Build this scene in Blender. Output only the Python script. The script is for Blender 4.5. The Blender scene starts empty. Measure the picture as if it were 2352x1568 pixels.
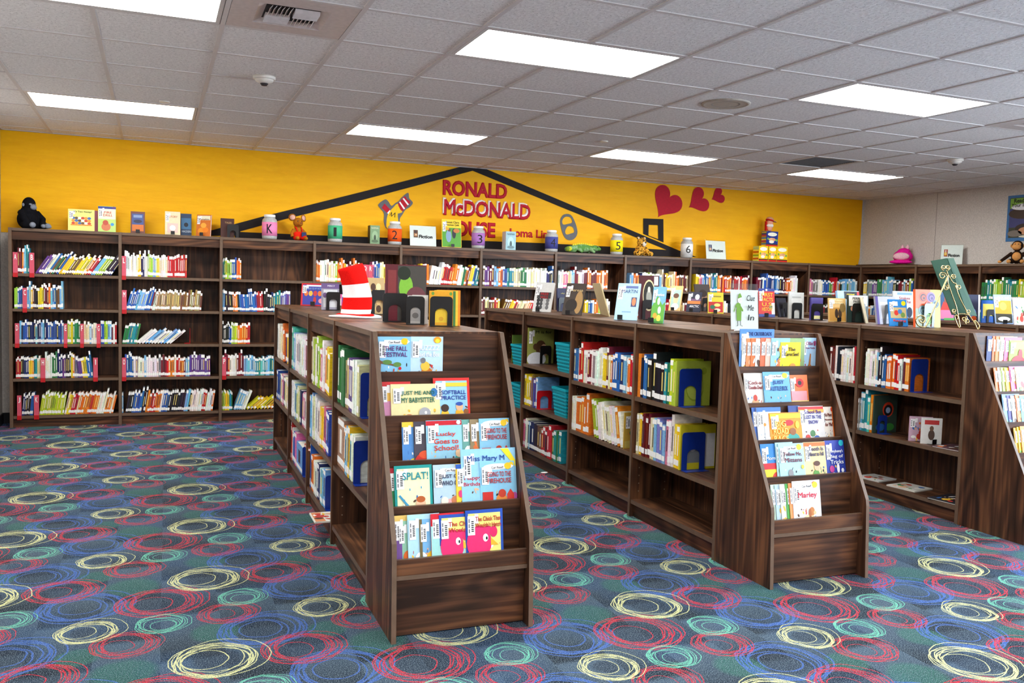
import bpy, bmesh, math, random
from mathutils import Vector, Matrix

scene = bpy.context.scene
COL = scene.collection
random.seed(7)

# ------------------------------------------------------------------ camera
FPX, YAW, PITCH, ROLL = 1999.3, 0.3906, -0.0653, 0.0285
CAM = Vector((0.8965, -4.8396, 1.4432))
_F = Vector((math.sin(YAW) * math.cos(PITCH), math.cos(YAW) * math.cos(PITCH), math.sin(PITCH)))
_R0 = Vector((math.cos(YAW), -math.sin(YAW), 0))
_U0 = _R0.cross(_F)
_R = math.cos(ROLL) * _R0 + math.sin(ROLL) * _U0
_U = -math.sin(ROLL) * _R0 + math.cos(ROLL) * _U0
cam_data = bpy.data.cameras.new('camera')
cam_data.sensor_fit = 'HORIZONTAL'
cam_data.sensor_width = 36.0
cam_data.lens = FPX / 2352 * 36.0
cam_data.clip_start = 0.05
cam = bpy.data.objects.new('camera', cam_data)
COL.objects.link(cam)
cam.matrix_world = Matrix(((_R.x, _U.x, -_F.x, CAM.x), (_R.y, _U.y, -_F.y, CAM.y), (_R.z, _U.z, -_F.z, CAM.z), (0, 0, 0, 1)))
scene.camera = cam

# ------------------------------------------------------------------ world and exposure
scene.view_settings.view_transform = 'Standard'
scene.view_settings.look = 'None'
scene.view_settings.gamma = 1.0
scene.view_settings.use_curve_mapping = False
scene.view_settings.exposure = 0.6
scene.cycles.use_light_tree = False; scene.cycles.max_bounces = 5; scene.cycles.diffuse_bounces = 4; scene.cycles.glossy_bounces = 2
scene.cycles.transparent_max_bounces = 8; scene.cycles.caustics_reflective = False; scene.cycles.caustics_refractive = False
TROFFER = 17.0          # emission of the ceiling light diffusers
w = bpy.data.worlds.new('sky'); scene.world = w; w.use_nodes = True
w.node_tree.nodes['Background'].inputs[0].default_value = (0.74, 0.85, 1.0, 1)
w.node_tree.nodes['Background'].inputs[1].default_value = 30.0
portal = bpy.data.lights.new('window_daylight', 'AREA')
portal.shape = 'RECTANGLE'; portal.size = 4.2; portal.size_y = 1.5
portal.cycles.is_portal = True
po = bpy.data.objects.new('window_daylight', portal); COL.objects.link(po)
po.location = (10.04, -4.3, 1.65); po.rotation_euler = (0, math.radians(90), math.radians(90))
po.rotation_euler = (math.radians(90), 0, math.radians(90))

# ------------------------------------------------------------------ pixel to world (for measuring off the photograph)
def ray(px, py): return _F + _R * ((px - 1176) / FPX) - _U * ((py - 784) / FPX)
def on_z(px, py, z): d = ray(px, py); return CAM + d * ((z - CAM.z) / d.z)
def on_y(px, py, y): d = ray(px, py); return CAM + d * ((y - CAM.y) / d.y)
def on_x(px, py, x): d = ray(px, py); return CAM + d * ((x - CAM.x) / d.x)

# ------------------------------------------------------------------ helpers
def lin(c):
    def f(v):
        v /= 255.0
        return v / 12.92 if v <= 0.04045 else ((v + 0.055) / 1.055) ** 2.4
    return (f(c[0]), f(c[1]), f(c[2]), 1.0)

class MB:
    """collects faces (with a material index and a colour) and links them as one mesh object"""
    def __init__(s): s.v = []; s.f = []; s.m = []; s.c = []; s.smooth = []
    def quad(s, pts, m=0, c=None, sm=False):
        n = len(s.v); s.v += [tuple(p) for p in pts]; s.f.append(tuple(range(n, n + len(pts)))); s.m.append(m); s.c.append(c); s.smooth.append(sm); return s
    def box(s, x0, x1, y0, y1, z0, z1, m=0, c=None, front=None, M=None):
        p = [(x0, y0, z0), (x1, y0, z0), (x1, y1, z0), (x0, y1, z0), (x0, y0, z1), (x1, y0, z1), (x1, y1, z1), (x0, y1, z1)]
        if M is not None: p = [tuple(M @ Vector(q)) for q in p]
        n = len(s.v); s.v += p
        fs = {'-z': (0, 3, 2, 1), '+z': (4, 5, 6, 7), '-y': (0, 1, 5, 4), '+x': (1, 2, 6, 5), '+y': (2, 3, 7, 6), '-x': (3, 0, 4, 7)}
        for k, f in fs.items():
            s.f.append(tuple(n + i for i in f)); s.m.append((front or {}).get(k, m)); s.c.append(c); s.smooth.append(False)
        return s
    def prism(s, pts, a, b, axis='x', m=0, c=None, edge=None):
        """polygon pts (2D) extruded along axis from a to b"""
        def at(p, t):
            return {'x': (t, p[0], p[1]), 'y': (p[0], t, p[1]), 'z': (p[0], p[1], t)}[axis]
        n = len(s.v); k = len(pts)
        s.v += [at(p, a) for p in pts] + [at(p, b) for p in pts]
        s.f.append(tuple(n + i for i in reversed(range(k)))); s.m.append(m); s.c.append(c); s.smooth.append(False)
        s.f.append(tuple(n + k + i for i in range(k))); s.m.append(m); s.c.append(c); s.smooth.append(False)
        for i in range(k):
            j = (i + 1) % k
            s.f.append((n + i, n + j, n + k + j, n + k + i)); s.m.append(m if edge is None else edge); s.c.append(c); s.smooth.append(False)
        return s
    def lathe(s, prof, n=20, m=0, c=None, cx=0, cy=0, cz=0, sx=1, sy=1):
        b = len(s.v); k = len(prof)
        for r, z in prof:
            for i in range(n):
                a = 2 * math.pi * i / n
                s.v.append((cx + r * math.cos(a) * sx, cy + r * math.sin(a) * sy, cz + z))
        for j in range(k - 1):
            for i in range(n):
                i2 = (i + 1) % n
                s.f.append((b + j * n + i, b + j * n + i2, b + (j + 1) * n + i2, b + (j + 1) * n + i)); s.m.append(m); s.c.append(c); s.smooth.append(True)
        if prof[0][0] > 1e-6: s.f.append(tuple(b + i for i in reversed(range(n)))); s.m.append(m); s.c.append(c); s.smooth.append(False)
        if prof[-1][0] > 1e-6: s.f.append(tuple(b + (k - 1) * n + i for i in range(n))); s.m.append(m); s.c.append(c); s.smooth.append(False)
        return s
    def tube(s, pts, r, n=8, m=0, c=None, rads=None):
        pts = [Vector(p) for p in pts]; b = len(s.v); k = len(pts)
        up = Vector((0.31, 0.17, 0.93)).normalized()
        for i, p in enumerate(pts):
            t = (pts[min(i + 1, k - 1)] - pts[max(i - 1, 0)]).normalized()
            a1 = t.cross(up)
            if a1.length < 1e-3: a1 = t.cross(Vector((1, 0, 0)))
            a1.normalize(); a2 = t.cross(a1)
            rr = rads[i] if rads else r
            for q in range(n):
                a = 2 * math.pi * q / n
                s.v.append(tuple(p + rr * (math.cos(a) * a1 + math.sin(a) * a2)))
        for i in range(k - 1):
            for q in range(n):
                q2 = (q + 1) % n
                s.f.append((b + i * n + q, b + i * n + q2, b + (i + 1) * n + q2, b + (i + 1) * n + q)); s.m.append(m); s.c.append(c); s.smooth.append(True)
        for i, e in ((0, True), (k - 1, False)):
            s.f.append(tuple(b + i * n + q for q in (reversed(range(n)) if e else range(n)))); s.m.append(m); s.c.append(c); s.smooth.append(False)
        return s
    def blob(s, cx, cy, cz, rx, ry, rz, nu=16, nv=10, m=0, c=None, M=None):
        b = len(s.v)
        for j in range(nv + 1):
            t = math.pi * j / nv
            for i in range(nu):
                a = 2 * math.pi * i / nu
                p = Vector((rx * math.sin(t) * math.cos(a), ry * math.sin(t) * math.sin(a), -rz * math.cos(t)))
                if M is not None: p = M @ p
                s.v.append((cx + p.x, cy + p.y, cz + p.z))
        for j in range(nv):
            for i in range(nu):
                i2 = (i + 1) % nu
                s.f.append((b + j * nu + i, b + j * nu + i2, b + (j + 1) * nu + i2, b + (j + 1) * nu + i)); s.m.append(m); s.c.append(c); s.smooth.append(True)
        return s
    def mesh(s, name, mats):
        me = bpy.data.meshes.new(name)
        me.from_pydata(s.v, [], s.f)
        for mt in mats: me.materials.append(mt)
        me.polygons.foreach_set('material_index', s.m)
        me.polygons.foreach_set('use_smooth', s.smooth)
        if any(c is not None for c in s.c):
            at = me.color_attributes.new('Col', 'FLOAT_COLOR', 'CORNER')
            buf = []
            for f, c in zip(s.f, s.c): buf += list(c or (1, 1, 1, 1)) * len(f)
            at.data.foreach_set('color', buf)
        me.update()
        return me
    def build(s, name, mats, parent=None, loc=None):
        if not isinstance(mats, (list, tuple)): mats = [mats]
        return link(name, s.mesh(name, mats), parent, loc)

def link(name, me, parent=None, loc=None):
    o = bpy.data.objects.new(name, me); COL.objects.link(o)
    if parent is not None: o.parent = parent
    if loc is not None: o.location = loc
    return o
def empty(name, loc=(0, 0, 0), rz=0.0):
    o = bpy.data.objects.new(name, None); COL.objects.link(o)
    o.location = loc; o.rotation_euler = (0, 0, rz); o.empty_display_size = 0.05
    return o
def tag(o, label=None, cat=None, group=None, kind=None):
    if label: o['label'] = label
    if cat: o['category'] = cat
    if group: o['group'] = group
    if kind: o['kind'] = kind
    return o
ORD = ['first', 'second', 'third', 'fourth', 'fifth', 'sixth', 'seventh', 'eighth', 'ninth', 'tenth', 'eleventh', 'twelfth', 'thirteenth', 'fourteenth', 'fifteenth', 'sixteenth', 'seventeenth', 'eighteenth', 'nineteenth', 'twentieth']
TENS = {20: ('twenty', 'twentieth'), 30: ('thirty', 'thirtieth'), 40: ('forty', 'fortieth'), 50: ('fifty', 'fiftieth'), 60: ('sixty', 'sixtieth')}
def ordinal(n):
    if n <= 20: return ORD[n - 1]
    t, r = n // 10 * 10, n % 10
    return TENS[t][1] if r == 0 else TENS[t][0] + '-' + ORD[r - 1]

# ------------------------------------------------------------------ materials
MATS = {}
def newmat(name):
    m = bpy.data.materials.new(name); m.use_nodes = True
    nt = m.node_tree; b = nt.nodes['Principled BSDF']
    MATS[name] = m
    return m, nt, b
def N(nt, t, **kw):
    n = nt.nodes.new(t)
    for k, v in kw.items(): setattr(n, k, v)
    return n
def ramp(nt, src, stops):
    r = N(nt, 'ShaderNodeValToRGB'); e = r.color_ramp.elements
    while len(e) < len(stops): e.new(0.5)
    for el, (p, c) in zip(e, stops): el.position = p; el.color = c
    nt.links.new(src, r.inputs[0]); return r
def plain(name, rgb, rough=0.6, metal=0.0, noise=0.08, nscale=40, bump=0.0, spec=0.3, coat=0.0, alpha=None):
    """one colour with a slight procedural mottling"""
    if name in MATS: return MATS[name]
    m, nt, b = newmat(name)
    tc = N(nt, 'ShaderNodeTexCoord'); no = N(nt, 'ShaderNodeTexNoise'); no.inputs['Scale'].default_value = nscale; no.inputs['Detail'].default_value = 3
    nt.links.new(tc.outputs['Object'], no.inputs['Vector'])
    c = lin(rgb)
    r = ramp(nt, no.outputs['Fac'], [(0.3, tuple(v * (1 - noise) for v in c[:3]) + (1,)), (0.7, tuple(min(1, v * (1 + noise)) for v in c[:3]) + (1,))])
    nt.links.new(r.outputs[0], b.inputs['Base Color'])
    b.inputs['Roughness'].default_value = rough; b.inputs['Metallic'].default_value = metal
    b.inputs['Specular IOR Level'].default_value = spec
    if coat: b.inputs['Coat Weight'].default_value = coat
    if bump:
        bp = N(nt, 'ShaderNodeBump'); bp.inputs['Strength'].default_value = bump; bp.inputs['Distance'].default_value = 0.004
        nt.links.new(no.outputs['Fac'], bp.inputs['Height']); nt.links.new(bp.outputs[0], b.inputs['Normal'])
    return m

def wood(name, axis, dark, mid, light):
    m, nt, b = newmat(name)
    tc = N(nt, 'ShaderNodeTexCoord'); oi = N(nt, 'ShaderNodeObjectInfo')
    off = N(nt, 'ShaderNodeVectorMath', operation='MULTIPLY_ADD')
    cmb = N(nt, 'ShaderNodeCombineXYZ')
    mul = N(nt, 'ShaderNodeMath', operation='MULTIPLY'); mul.inputs[1].default_value = 37.0
    nt.links.new(oi.outputs['Random'], mul.inputs[0])
    for i in range(3): nt.links.new(mul.outputs[0], cmb.inputs[i])
    off.inputs[1].default_value = (1, 1, 1)
    nt.links.new(tc.outputs['Object'], off.inputs[0]); nt.links.new(cmb.outputs[0], off.inputs[2])
    def stretched(along, across):
        mp = N(nt, 'ShaderNodeMapping'); s = [across] * 3; s[axis] = along
        mp.inputs['Scale'].default_value = s; nt.links.new(off.outputs[0], mp.inputs['Vector']); return mp
    m1 = stretched(0.9, 5.0)
    n1 = N(nt, 'ShaderNodeTexNoise'); n1.inputs['Scale'].default_value = 1.0; n1.inputs['Detail'].default_value = 1.5; n1.inputs['Roughness'].default_value = 0.45
    nt.links.new(m1.outputs[0], n1.inputs['Vector'])
    k = N(nt, 'ShaderNodeMath', operation='MULTIPLY'); k.inputs[1].default_value = 62.0; nt.links.new(n1.outputs['Fac'], k.inputs[0])
    sn = N(nt, 'ShaderNodeMath', operation='SINE'); nt.links.new(k.outputs[0], sn.inputs[0])
    m2 = stretched(1.6, 60.0)
    n2 = N(nt, 'ShaderNodeTexNoise'); n2.inputs['Scale'].default_value = 1.0; n2.inputs['Detail'].default_value = 4; nt.links.new(m2.outputs[0], n2.inputs['Vector'])
    m3 = stretched(0.7, 9.0)
    n3 = N(nt, 'ShaderNodeTexNoise'); n3.inputs['Scale'].default_value = 1.0; n3.inputs['Detail'].default_value = 2; nt.links.new(m3.outputs[0], n3.inputs['Vector'])
    a = N(nt, 'ShaderNodeMath', operation='MULTIPLY_ADD'); a.inputs[1].default_value = 0.075; nt.links.new(sn.outputs[0], a.inputs[0])
    a.inputs[2].default_value = -0.02
    s1 = N(nt, 'ShaderNodeMath', operation='MULTIPLY_ADD'); s1.inputs[1].default_value = 0.62; nt.links.new(n2.outputs['Fac'], s1.inputs[0]); nt.links.new(a.outputs[0], s1.inputs[2])
    s2 = N(nt, 'ShaderNodeMath', operation='MULTIPLY_ADD'); s2.inputs[1].default_value = 0.5; nt.links.new(n3.outputs['Fac'], s2.inputs[0]); nt.links.new(s1.outputs[0], s2.inputs[2])
    r = ramp(nt, s2.outputs[0], [(0.34, lin(dark)), (0.55, lin(mid)), (0.78, lin(light))])
    nt.links.new(r.outputs[0], b.inputs['Base Color'])
    b.inputs['Roughness'].default_value = 0.42; b.inputs['Specular IOR Level'].default_value = 0.25
    return m
WD, WM, WL = (42, 28, 21), (78, 50, 35), (122, 80, 52)
wood_x = wood('walnut_grain_x', 0, WD, WM, WL)
wood_y = wood('walnut_grain_y', 1, WD, WM, WL)
wood_z = wood('walnut_grain_z', 2, WD, WM, WL)
wood_edge = plain('walnut_edge_band', (104, 83, 67), 0.42, noise=0.1, nscale=25)
black_metal = plain('black_enamel', (18, 18, 20), 0.3, spec=0.5)
blue_metal = plain('blue_enamel', (16, 48, 138), 0.35, spec=0.5)
red_metal = plain('red_enamel', (186, 12, 24), 0.35, spec=0.5)
white_paper = plain('white_paper', (246, 246, 244), 0.7, noise=0.02)
page_mat = plain('page_edges', (240, 236, 226), 0.8, noise=0.06, nscale=300)
white_metal = plain('white_painted_metal', (206, 200, 196), 0.45, noise=0.03)

def glass_mat(name, rgb=(255, 255, 255), rough=0.03, ior=1.3):
    """clear acrylic: mostly transparent, with fresnel gloss"""
    m, nt, b = newmat(name)
    nt.nodes.remove(b)
    out = nt.nodes['Material Output']
    tr = N(nt, 'ShaderNodeBsdfTransparent'); tr.inputs[0].default_value = lin(rgb)
    gl = N(nt, 'ShaderNodeBsdfGlossy'); gl.inputs['Roughness'].default_value = rough
    lw = N(nt, 'ShaderNodeLayerWeight'); lw.inputs[0].default_value = .5
    pw = N(nt, 'ShaderNodeMath', operation='POWER'); pw.inputs[1].default_value = 4.0; nt.links.new(lw.outputs['Facing'], pw.inputs[0])
    fr = N(nt, 'ShaderNodeMath', operation='MULTIPLY_ADD'); fr.inputs[1].default_value = .35; fr.inputs[2].default_value = .03; nt.links.new(pw.outputs[0], fr.inputs[0])
    mx = N(nt, 'ShaderNodeMixShader')
    nt.links.new(fr.outputs[0], mx.inputs[0]); nt.links.new(tr.outputs[0], mx.inputs[1]); nt.links.new(gl.outputs[0], mx.inputs[2]); nt.links.new(mx.outputs[0], out.inputs[0])
    return m
acrylic = glass_mat('clear_acrylic', (250, 253, 252))
pane_glass = glass_mat('window_pane', (240, 246, 248))

def attr_print(name, rough=0.45, spec=0.35, coat=0.0):
    """printed paper: colours come from the mesh colour attribute, with a faint mottling"""
    m, nt, b = newmat(name)
    at = N(nt, 'ShaderNodeAttribute', attribute_name='Col')
    no = N(nt, 'ShaderNodeTexNoise'); no.inputs['Scale'].default_value = 60
    tc = N(nt, 'ShaderNodeTexCoord'); nt.links.new(tc.outputs['Object'], no.inputs['Vector'])
    mp = N(nt, 'ShaderNodeMapRange'); mp.inputs[3].default_value = 0.9; mp.inputs[4].default_value = 1.08; nt.links.new(no.outputs['Fac'], mp.inputs[0])
    vm = N(nt, 'ShaderNodeVectorMath', operation='SCALE'); nt.links.new(at.outputs['Color'], vm.inputs[0]); nt.links.new(mp.outputs[0], vm.inputs['Scale'])
    nt.links.new(vm.outputs[0], b.inputs['Base Color'])
    b.inputs['Roughness'].default_value = rough; b.inputs['Specular IOR Level'].default_value = spec
    if coat: b.inputs['Coat Weight'].default_value = coat
    return m
print_mat = attr_print('printed_cover')
felt_mat = attr_print('plush_fabric', 0.95, 0.05)

# text -> mesh (all converted together at the end of the script)
TEXTS = []
def text(body, parent, mat, size, loc, rot=(0, 0, 0), name='lettering', align='CENTER', bold=0.0, extrude=0.0004, sx=1.0, shear=0.0, label=None, fit=None, cat=None, group=None):
    cu = bpy.data.curves.new(name, 'FONT'); cu.body = body; cu.size = size
    cu.align_x = align; cu.align_y = 'CENTER'; cu.extrude = extrude; cu.bevel_depth = bold; cu.bevel_resolution = 0; cu.shear = shear; cu.resolution_u = 3
    cu.materials.append(mat)
    o = bpy.data.objects.new(name, cu); COL.objects.link(o)
    if parent is not None: o.parent = parent
    o.location = loc; o.rotation_euler = rot; o.scale = (sx, 1, 1)
    if label: tag(o, label, cat, group)
    TEXTS.append((o, fit)); return o
# ================================================================== THE ROOM
T = 0.6096
H = 2.743
XL, XR, YB, YR = -0.43, 9.93, 4.515, -8.6
YC, XC = 4.215, 9.63          # fronts of the wall bookcases

def fabric_wall(name, rgb):
    m, nt, b = newmat(name)
    tc = N(nt, 'ShaderNodeTexCoord')
    n1 = N(nt, 'ShaderNodeTexNoise'); n1.inputs['Scale'].default_value = 90; n1.inputs['Detail'].default_value = 4
    nt.links.new(tc.outputs['Object'], n1.inputs['Vector'])
    c = lin(rgb)
    r = ramp(nt, n1.outputs['Fac'], [(0.3, tuple(v * 0.82 for v in c[:3]) + (1,)), (0.7, tuple(min(1, v * 1.1) for v in c[:3]) + (1,))])
    nt.links.new(r.outputs[0], b.inputs['Base Color']); b.inputs['Roughness'].default_value = 0.9; b.inputs['Specular IOR Level'].default_value = 0.1
    return m
wall_mat = fabric_wall('grey_wall_fabric', (205, 199, 194))

tag(MB().box(XL - .15, XR + .15, YB, YB + .15, 0, 2.9).build('wall_back', wall_mat), kind='structure')
tag(MB().box(XL - .15, XL, YR, YB, 0, 2.9).build('wall_left', wall_mat), kind='structure')
tag(MB().box(XL - .15, XR + .15, YR - .15, YR, 0, 2.9).build('wall_rear', wall_mat), kind='structure')
wr = MB()
WY0, WY1, WZ0, WZ1 = -6.4, -2.2, 0.9, 2.4
wr.box(XR, XR + .15, YR, WY0, 0, 2.9); wr.box(XR, XR + .15, WY1, YB, 0, 2.9)
wr.box(XR, XR + .15, WY0, WY1, 0, WZ0); wr.box(XR, XR + .15, WY0, WY1, WZ1, 2.9)
wall_right = tag(wr.build('wall_right', wall_mat), kind='structure')
# panel joints of the right wall's fabric boards
for px in (2147,):
    p = on_x(px, 560, XR)
    MB().box(XR - .0015, XR + .001, p.y - .002, p.y + .002, 1.8, H).build('panel_joint', plain('joint_grey', (120, 114, 110), 0.9), wall_right)
win = MB()
for a in (WY0, (WY0 + WY1) / 2 - .02, WY1 - .04): win.box(XR + .03, XR + .11, a, a + .04, WZ0, WZ1)
win.box(XR + .03, XR + .11, WY0, WY1, WZ0, WZ0 + .04); win.box(XR + .03, XR + .11, WY0, WY1, WZ1 - .04, WZ1)
window = tag(win.build('window_1', white_metal), kind='structure')
for a, b_ in ((WY0 + .04, -4.32), (-4.28, WY1 - .04)):
    MB().quad([(XR + .07, a, WZ0 + .04), (XR + .07, b_, WZ0 + .04), (XR + .07, b_, WZ1 - .04), (XR + .07, a, WZ1 - .04)]).build('pane', pane_glass, window)
base_mat = plain('black_rubber_base', (26, 26, 30), 0.5)
tag(MB().box(XL + .012, XR, YB - .012, YB, 0, .1).build('baseboard_back', base_mat), kind='structure')
tag(MB().box(XL, XL + .012, YR, YB, 0, .1).build('baseboard_left', base_mat), kind='structure')
tag(MB().box(XR - .012, XR, YR, YB - .012, 0, .1).build('baseboard_right', base_mat), kind='structure')

# ------------------------------------------------------------------ carpet
def carpet():
    m, nt, b = newmat('scribble_carpet')
    L = nt.links
    tc = N(nt, 'ShaderNodeTexCoord')
    PX, PY = 0.935, 0.938
    rot = N(nt, 'ShaderNodeVectorRotate', rotation_type='Z_AXIS'); rot.inputs['Angle'].default_value = 0.012
    L.new(tc.outputs['Object'], rot.inputs['Vector'])
    wob = N(nt, 'ShaderNodeTexNoise'); wob.inputs['Scale'].default_value = 11; wob.inputs['Detail'].default_value = 2
    L.new(rot.outputs[0], wob.inputs['Vector'])
    wsub = N(nt, 'ShaderNodeVectorMath', operation='MULTIPLY_ADD'); wsub.inputs[1].default_value = (0.024, 0.024, 0); wsub.inputs[2].default_value = (-0.012 - 1.113, -0.012 + 1.455, 0)
    L.new(wob.outputs['Color'], wsub.inputs[0])
    pos = N(nt, 'ShaderNodeVectorMath', operation='ADD'); L.new(rot.outputs[0], pos.inputs[0]); L.new(wsub.outputs[0], pos.inputs[1])
    def cell(cx, cy):
        """coordinates relative to the nearest repeat of a motif at cx, cy"""
        a = N(nt, 'ShaderNodeVectorMath', operation='ADD'); a.inputs[1].default_value = (-cx + PX / 2, -cy + PY / 2, 0); L.new(pos.outputs[0], a.inputs[0])
        wv = N(nt, 'ShaderNodeVectorMath', operation='WRAP'); wv.inputs[1].default_value = (PX, PY, 1); wv.inputs[2].default_value = (0, 0, -1); L.new(a.outputs[0], wv.inputs[0])
        s = N(nt, 'ShaderNodeVectorMath', operation='MULTIPLY_ADD'); s.inputs[1].default_value = (1, 1, 0); s.inputs[2].default_value = (-PX / 2, -PY / 2, 0); L.new(wv.outputs[0], s.inputs[0])
        return s.outputs[0]
    rnd = random.Random(11)
    # grey blue ground: columns whose tone runs from light to dark along y, with a phase of its own each
    sep = N(nt, 'ShaderNodeSeparateXYZ'); L.new(rot.outputs[0], sep.inputs[0])
    cw = PX / 4
    cx_ = N(nt, 'ShaderNodeMath', operation='DIVIDE'); cx_.inputs[1].default_value = cw; L.new(sep.outputs[0], cx_.inputs[0])
    fl = N(nt, 'ShaderNodeMath', operation='FLOOR'); L.new(cx_.outputs[0], fl.inputs[0])
    ph = N(nt, 'ShaderNodeMath', operation='MULTIPLY'); ph.inputs[1].default_value = 0.5; L.new(fl.outputs[0], ph.inputs[0])
    yy = N(nt, 'ShaderNodeMath', operation='MULTIPLY_ADD'); yy.inputs[1].default_value = 2 / PY; L.new(sep.outputs[1], yy.inputs[0]); L.new(ph.outputs[0], yy.inputs[2])
    fr = N(nt, 'ShaderNodeMath', operation='FRACT'); L.new(yy.outputs[0], fr.inputs[0])
    tone = ramp(nt, fr.outputs[0], [(0.0, (0, 0, 0, 1)), (0.12, (0.1, 0.1, 0.1, 1)), (0.55, (0.75, 0.75, 0.75, 1)), (0.93, (1, 1, 1, 1)), (1.0, (0.05, 0.05, 0.05, 1))])
    ground = N(nt, 'ShaderNodeMix', data_type='RGBA'); ground.inputs[6].default_value = lin((21, 28, 38)); ground.inputs[7].default_value = lin((62, 78, 94)); L.new(tone.outputs[0], ground.inputs[0])
    # coloured clouds of blue and green yarn
    cl = N(nt, 'ShaderNodeTexNoise'); cl.inputs['Scale'].default_value = 2.6; L.new(rot.outputs[0], cl.inputs['Vector'])
    clr = ramp(nt, cl.outputs['Fac'], [(0.45, (0, 0, 0, 1)), (0.62, (0.3, 0.3, 0.3, 1))])
    g2 = N(nt, 'ShaderNodeMix', data_type='RGBA'); g2.inputs[7].default_value = lin((34, 70, 112)); L.new(clr.outputs[0], g2.inputs[0]); L.new(ground.outputs[2], g2.inputs[6])
    cur = g2.outputs[2]
    # fibres
    fib = N(nt, 'ShaderNodeTexNoise'); fib.inputs['Scale'].default_value = 210; fib.inputs['Detail'].default_value = 2; L.new(tc.outputs['Object'], fib.inputs['Vector'])
    breakup = ramp(nt, fib.outputs['Fac'], [(0.36, (0.25, 0.25, 0.25, 1)), (0.5, (1, 1, 1, 1))])
    def over(cur, mask, rgb, k=1.0, use_break=True):
        mu = N(nt, 'ShaderNodeMath', operation='MULTIPLY'); L.new(mask, mu.inputs[0])
        if use_break: L.new(breakup.outputs[0], mu.inputs[1])
        else: mu.inputs[1].default_value = 1
        m2 = N(nt, 'ShaderNodeMath', operation='MULTIPLY', use_clamp=True); m2.inputs[1].default_value = k; L.new(mu.outputs[0], m2.inputs[0])
        mx = N(nt, 'ShaderNodeMix', data_type='RGBA'); mx.inputs[7].default_value = lin(rgb); L.new(m2.outputs[0], mx.inputs[0]); L.new(cur, mx.inputs[6])
        return mx.outputs[2]
    def disc(p, r):
        ln = N(nt, 'ShaderNodeVectorMath', operation='LENGTH'); L.new(p, ln.inputs[0])
        mr = N(nt, 'ShaderNodeMapRange'); mr.inputs[1].default_value = r; mr.inputs[2].default_value = r * 0.75; L.new(ln.outputs['Value'], mr.inputs[0]); return mr.outputs[0]
    def rings(p, R, n, wd, spread):
        acc = None
        for i in range(n):
            if i == 0: ox, oy, r = rnd.uniform(-1, 1) * R * .2, rnd.uniform(-1, 1) * R * .1, R * .5
            elif i == 1: ox, oy, r = R * .28, R * .1, R * 1.0
            else:
                a = rnd.uniform(0, 6.283); d = R * spread * rnd.uniform(.3, 1)
                ox, oy, r = math.cos(a) * d, math.sin(a) * d, R * rnd.uniform(.72, 1.0)
            ds = N(nt, 'ShaderNodeVectorMath', operation='DISTANCE'); ds.inputs[1].default_value = (ox, oy, 0); L.new(p, ds.inputs[0])
            cp = N(nt, 'ShaderNodeMath', operation='COMPARE'); cp.inputs[1].default_value = r; cp.inputs[2].default_value = wd; L.new(ds.outputs['Value'], cp.inputs[0])
            if acc is None: acc = cp.outputs[0]
            else:
                mxn = N(nt, 'ShaderNodeMath', operation='MAXIMUM'); L.new(acc, mxn.inputs[0]); L.new(cp.outputs[0], mxn.inputs[1]); acc = mxn.outputs[0]
        return acc
    # dark filled centres under the rings
    for cx, cy, r in ((0.02, 0.0, .1), (-.185, .68, .13), (.335, .01, .11), (.21, .245, .13), (-.465, .42, .06)):
        cur = over(cur, disc(cell(cx, cy), r), (24, 30, 44), 0.7)
    # diffuse green yarn fields
    for cx, cy, r in ((-.3, -.02, .13), (.03, .27, .11), (-.47, .17, .09)):
        cur = over(cur, disc(cell(cx, cy), r), (42, 98, 82), 0.6)
    BL, RD, MT, YL = (58, 92, 164), (184, 22, 42), (104, 190, 160), (214, 214, 150)
    def nearest(motifs):
        """coordinates relative to the nearest of several motifs, in units of its radius"""
        bp_ = bl_ = None
        for cx, cy, R in motifs:
            s = N(nt, 'ShaderNodeVectorMath', operation='SCALE'); s.inputs['Scale'].default_value = 1 / R; L.new(cell(cx, cy), s.inputs[0])
            ln = N(nt, 'ShaderNodeVectorMath', operation='LENGTH'); L.new(s.outputs[0], ln.inputs[0])
            if bp_ is None: bp_, bl_ = s.outputs[0], ln.outputs['Value']; continue
            lt = N(nt, 'ShaderNodeMath', operation='LESS_THAN'); L.new(ln.outputs['Value'], lt.inputs[0]); L.new(bl_, lt.inputs[1])
            mx = N(nt, 'ShaderNodeMix', data_type='VECTOR'); L.new(lt.outputs[0], mx.inputs[0]); L.new(bp_, mx.inputs[4]); L.new(s.outputs[0], mx.inputs[5])
            mn = N(nt, 'ShaderNodeMath', operation='MINIMUM'); L.new(ln.outputs['Value'], mn.inputs[0]); L.new(bl_, mn.inputs[1])
            bp_, bl_ = mx.outputs[1], mn.outputs[0]
        return bp_
    for motifs, col, n, wd in (([(.21, .245, .17), (-.5, .718, .17)], BL, 9, .02),
                               ([(-.185, .68, .165), (.335, .01, .14), (-.31, .245, .115), (.085, .466, .11)], RD, 10, .0155),
                               ([(-.185, .42, .1), (.15, .64, .1)], MT, 9, .016), ([(0, 0, .17), (-.465, .42, .125)], YL, 10, .0125)):
        cur = over(cur, rings(nearest(motifs), 1.0, n, wd, .22), col, 0.9)
    # light flecks
    sp = N(nt, 'ShaderNodeTexNoise'); sp.inputs['Scale'].default_value = 270; sp.inputs['Detail'].default_value = 1; L.new(tc.outputs['Object'], sp.inputs['Vector'])
    spr = ramp(nt, sp.outputs['Fac'], [(0.53, (0, 0, 0, 1)), (0.68, (1, 1, 1, 1))])
    cur = over(cur, spr.outputs[0], (150, 168, 178), 0.58, False)
    spd = ramp(nt, fib.outputs['Fac'], [(0.3, (1, 1, 1, 1)), (0.42, (0, 0, 0, 1))])
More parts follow.
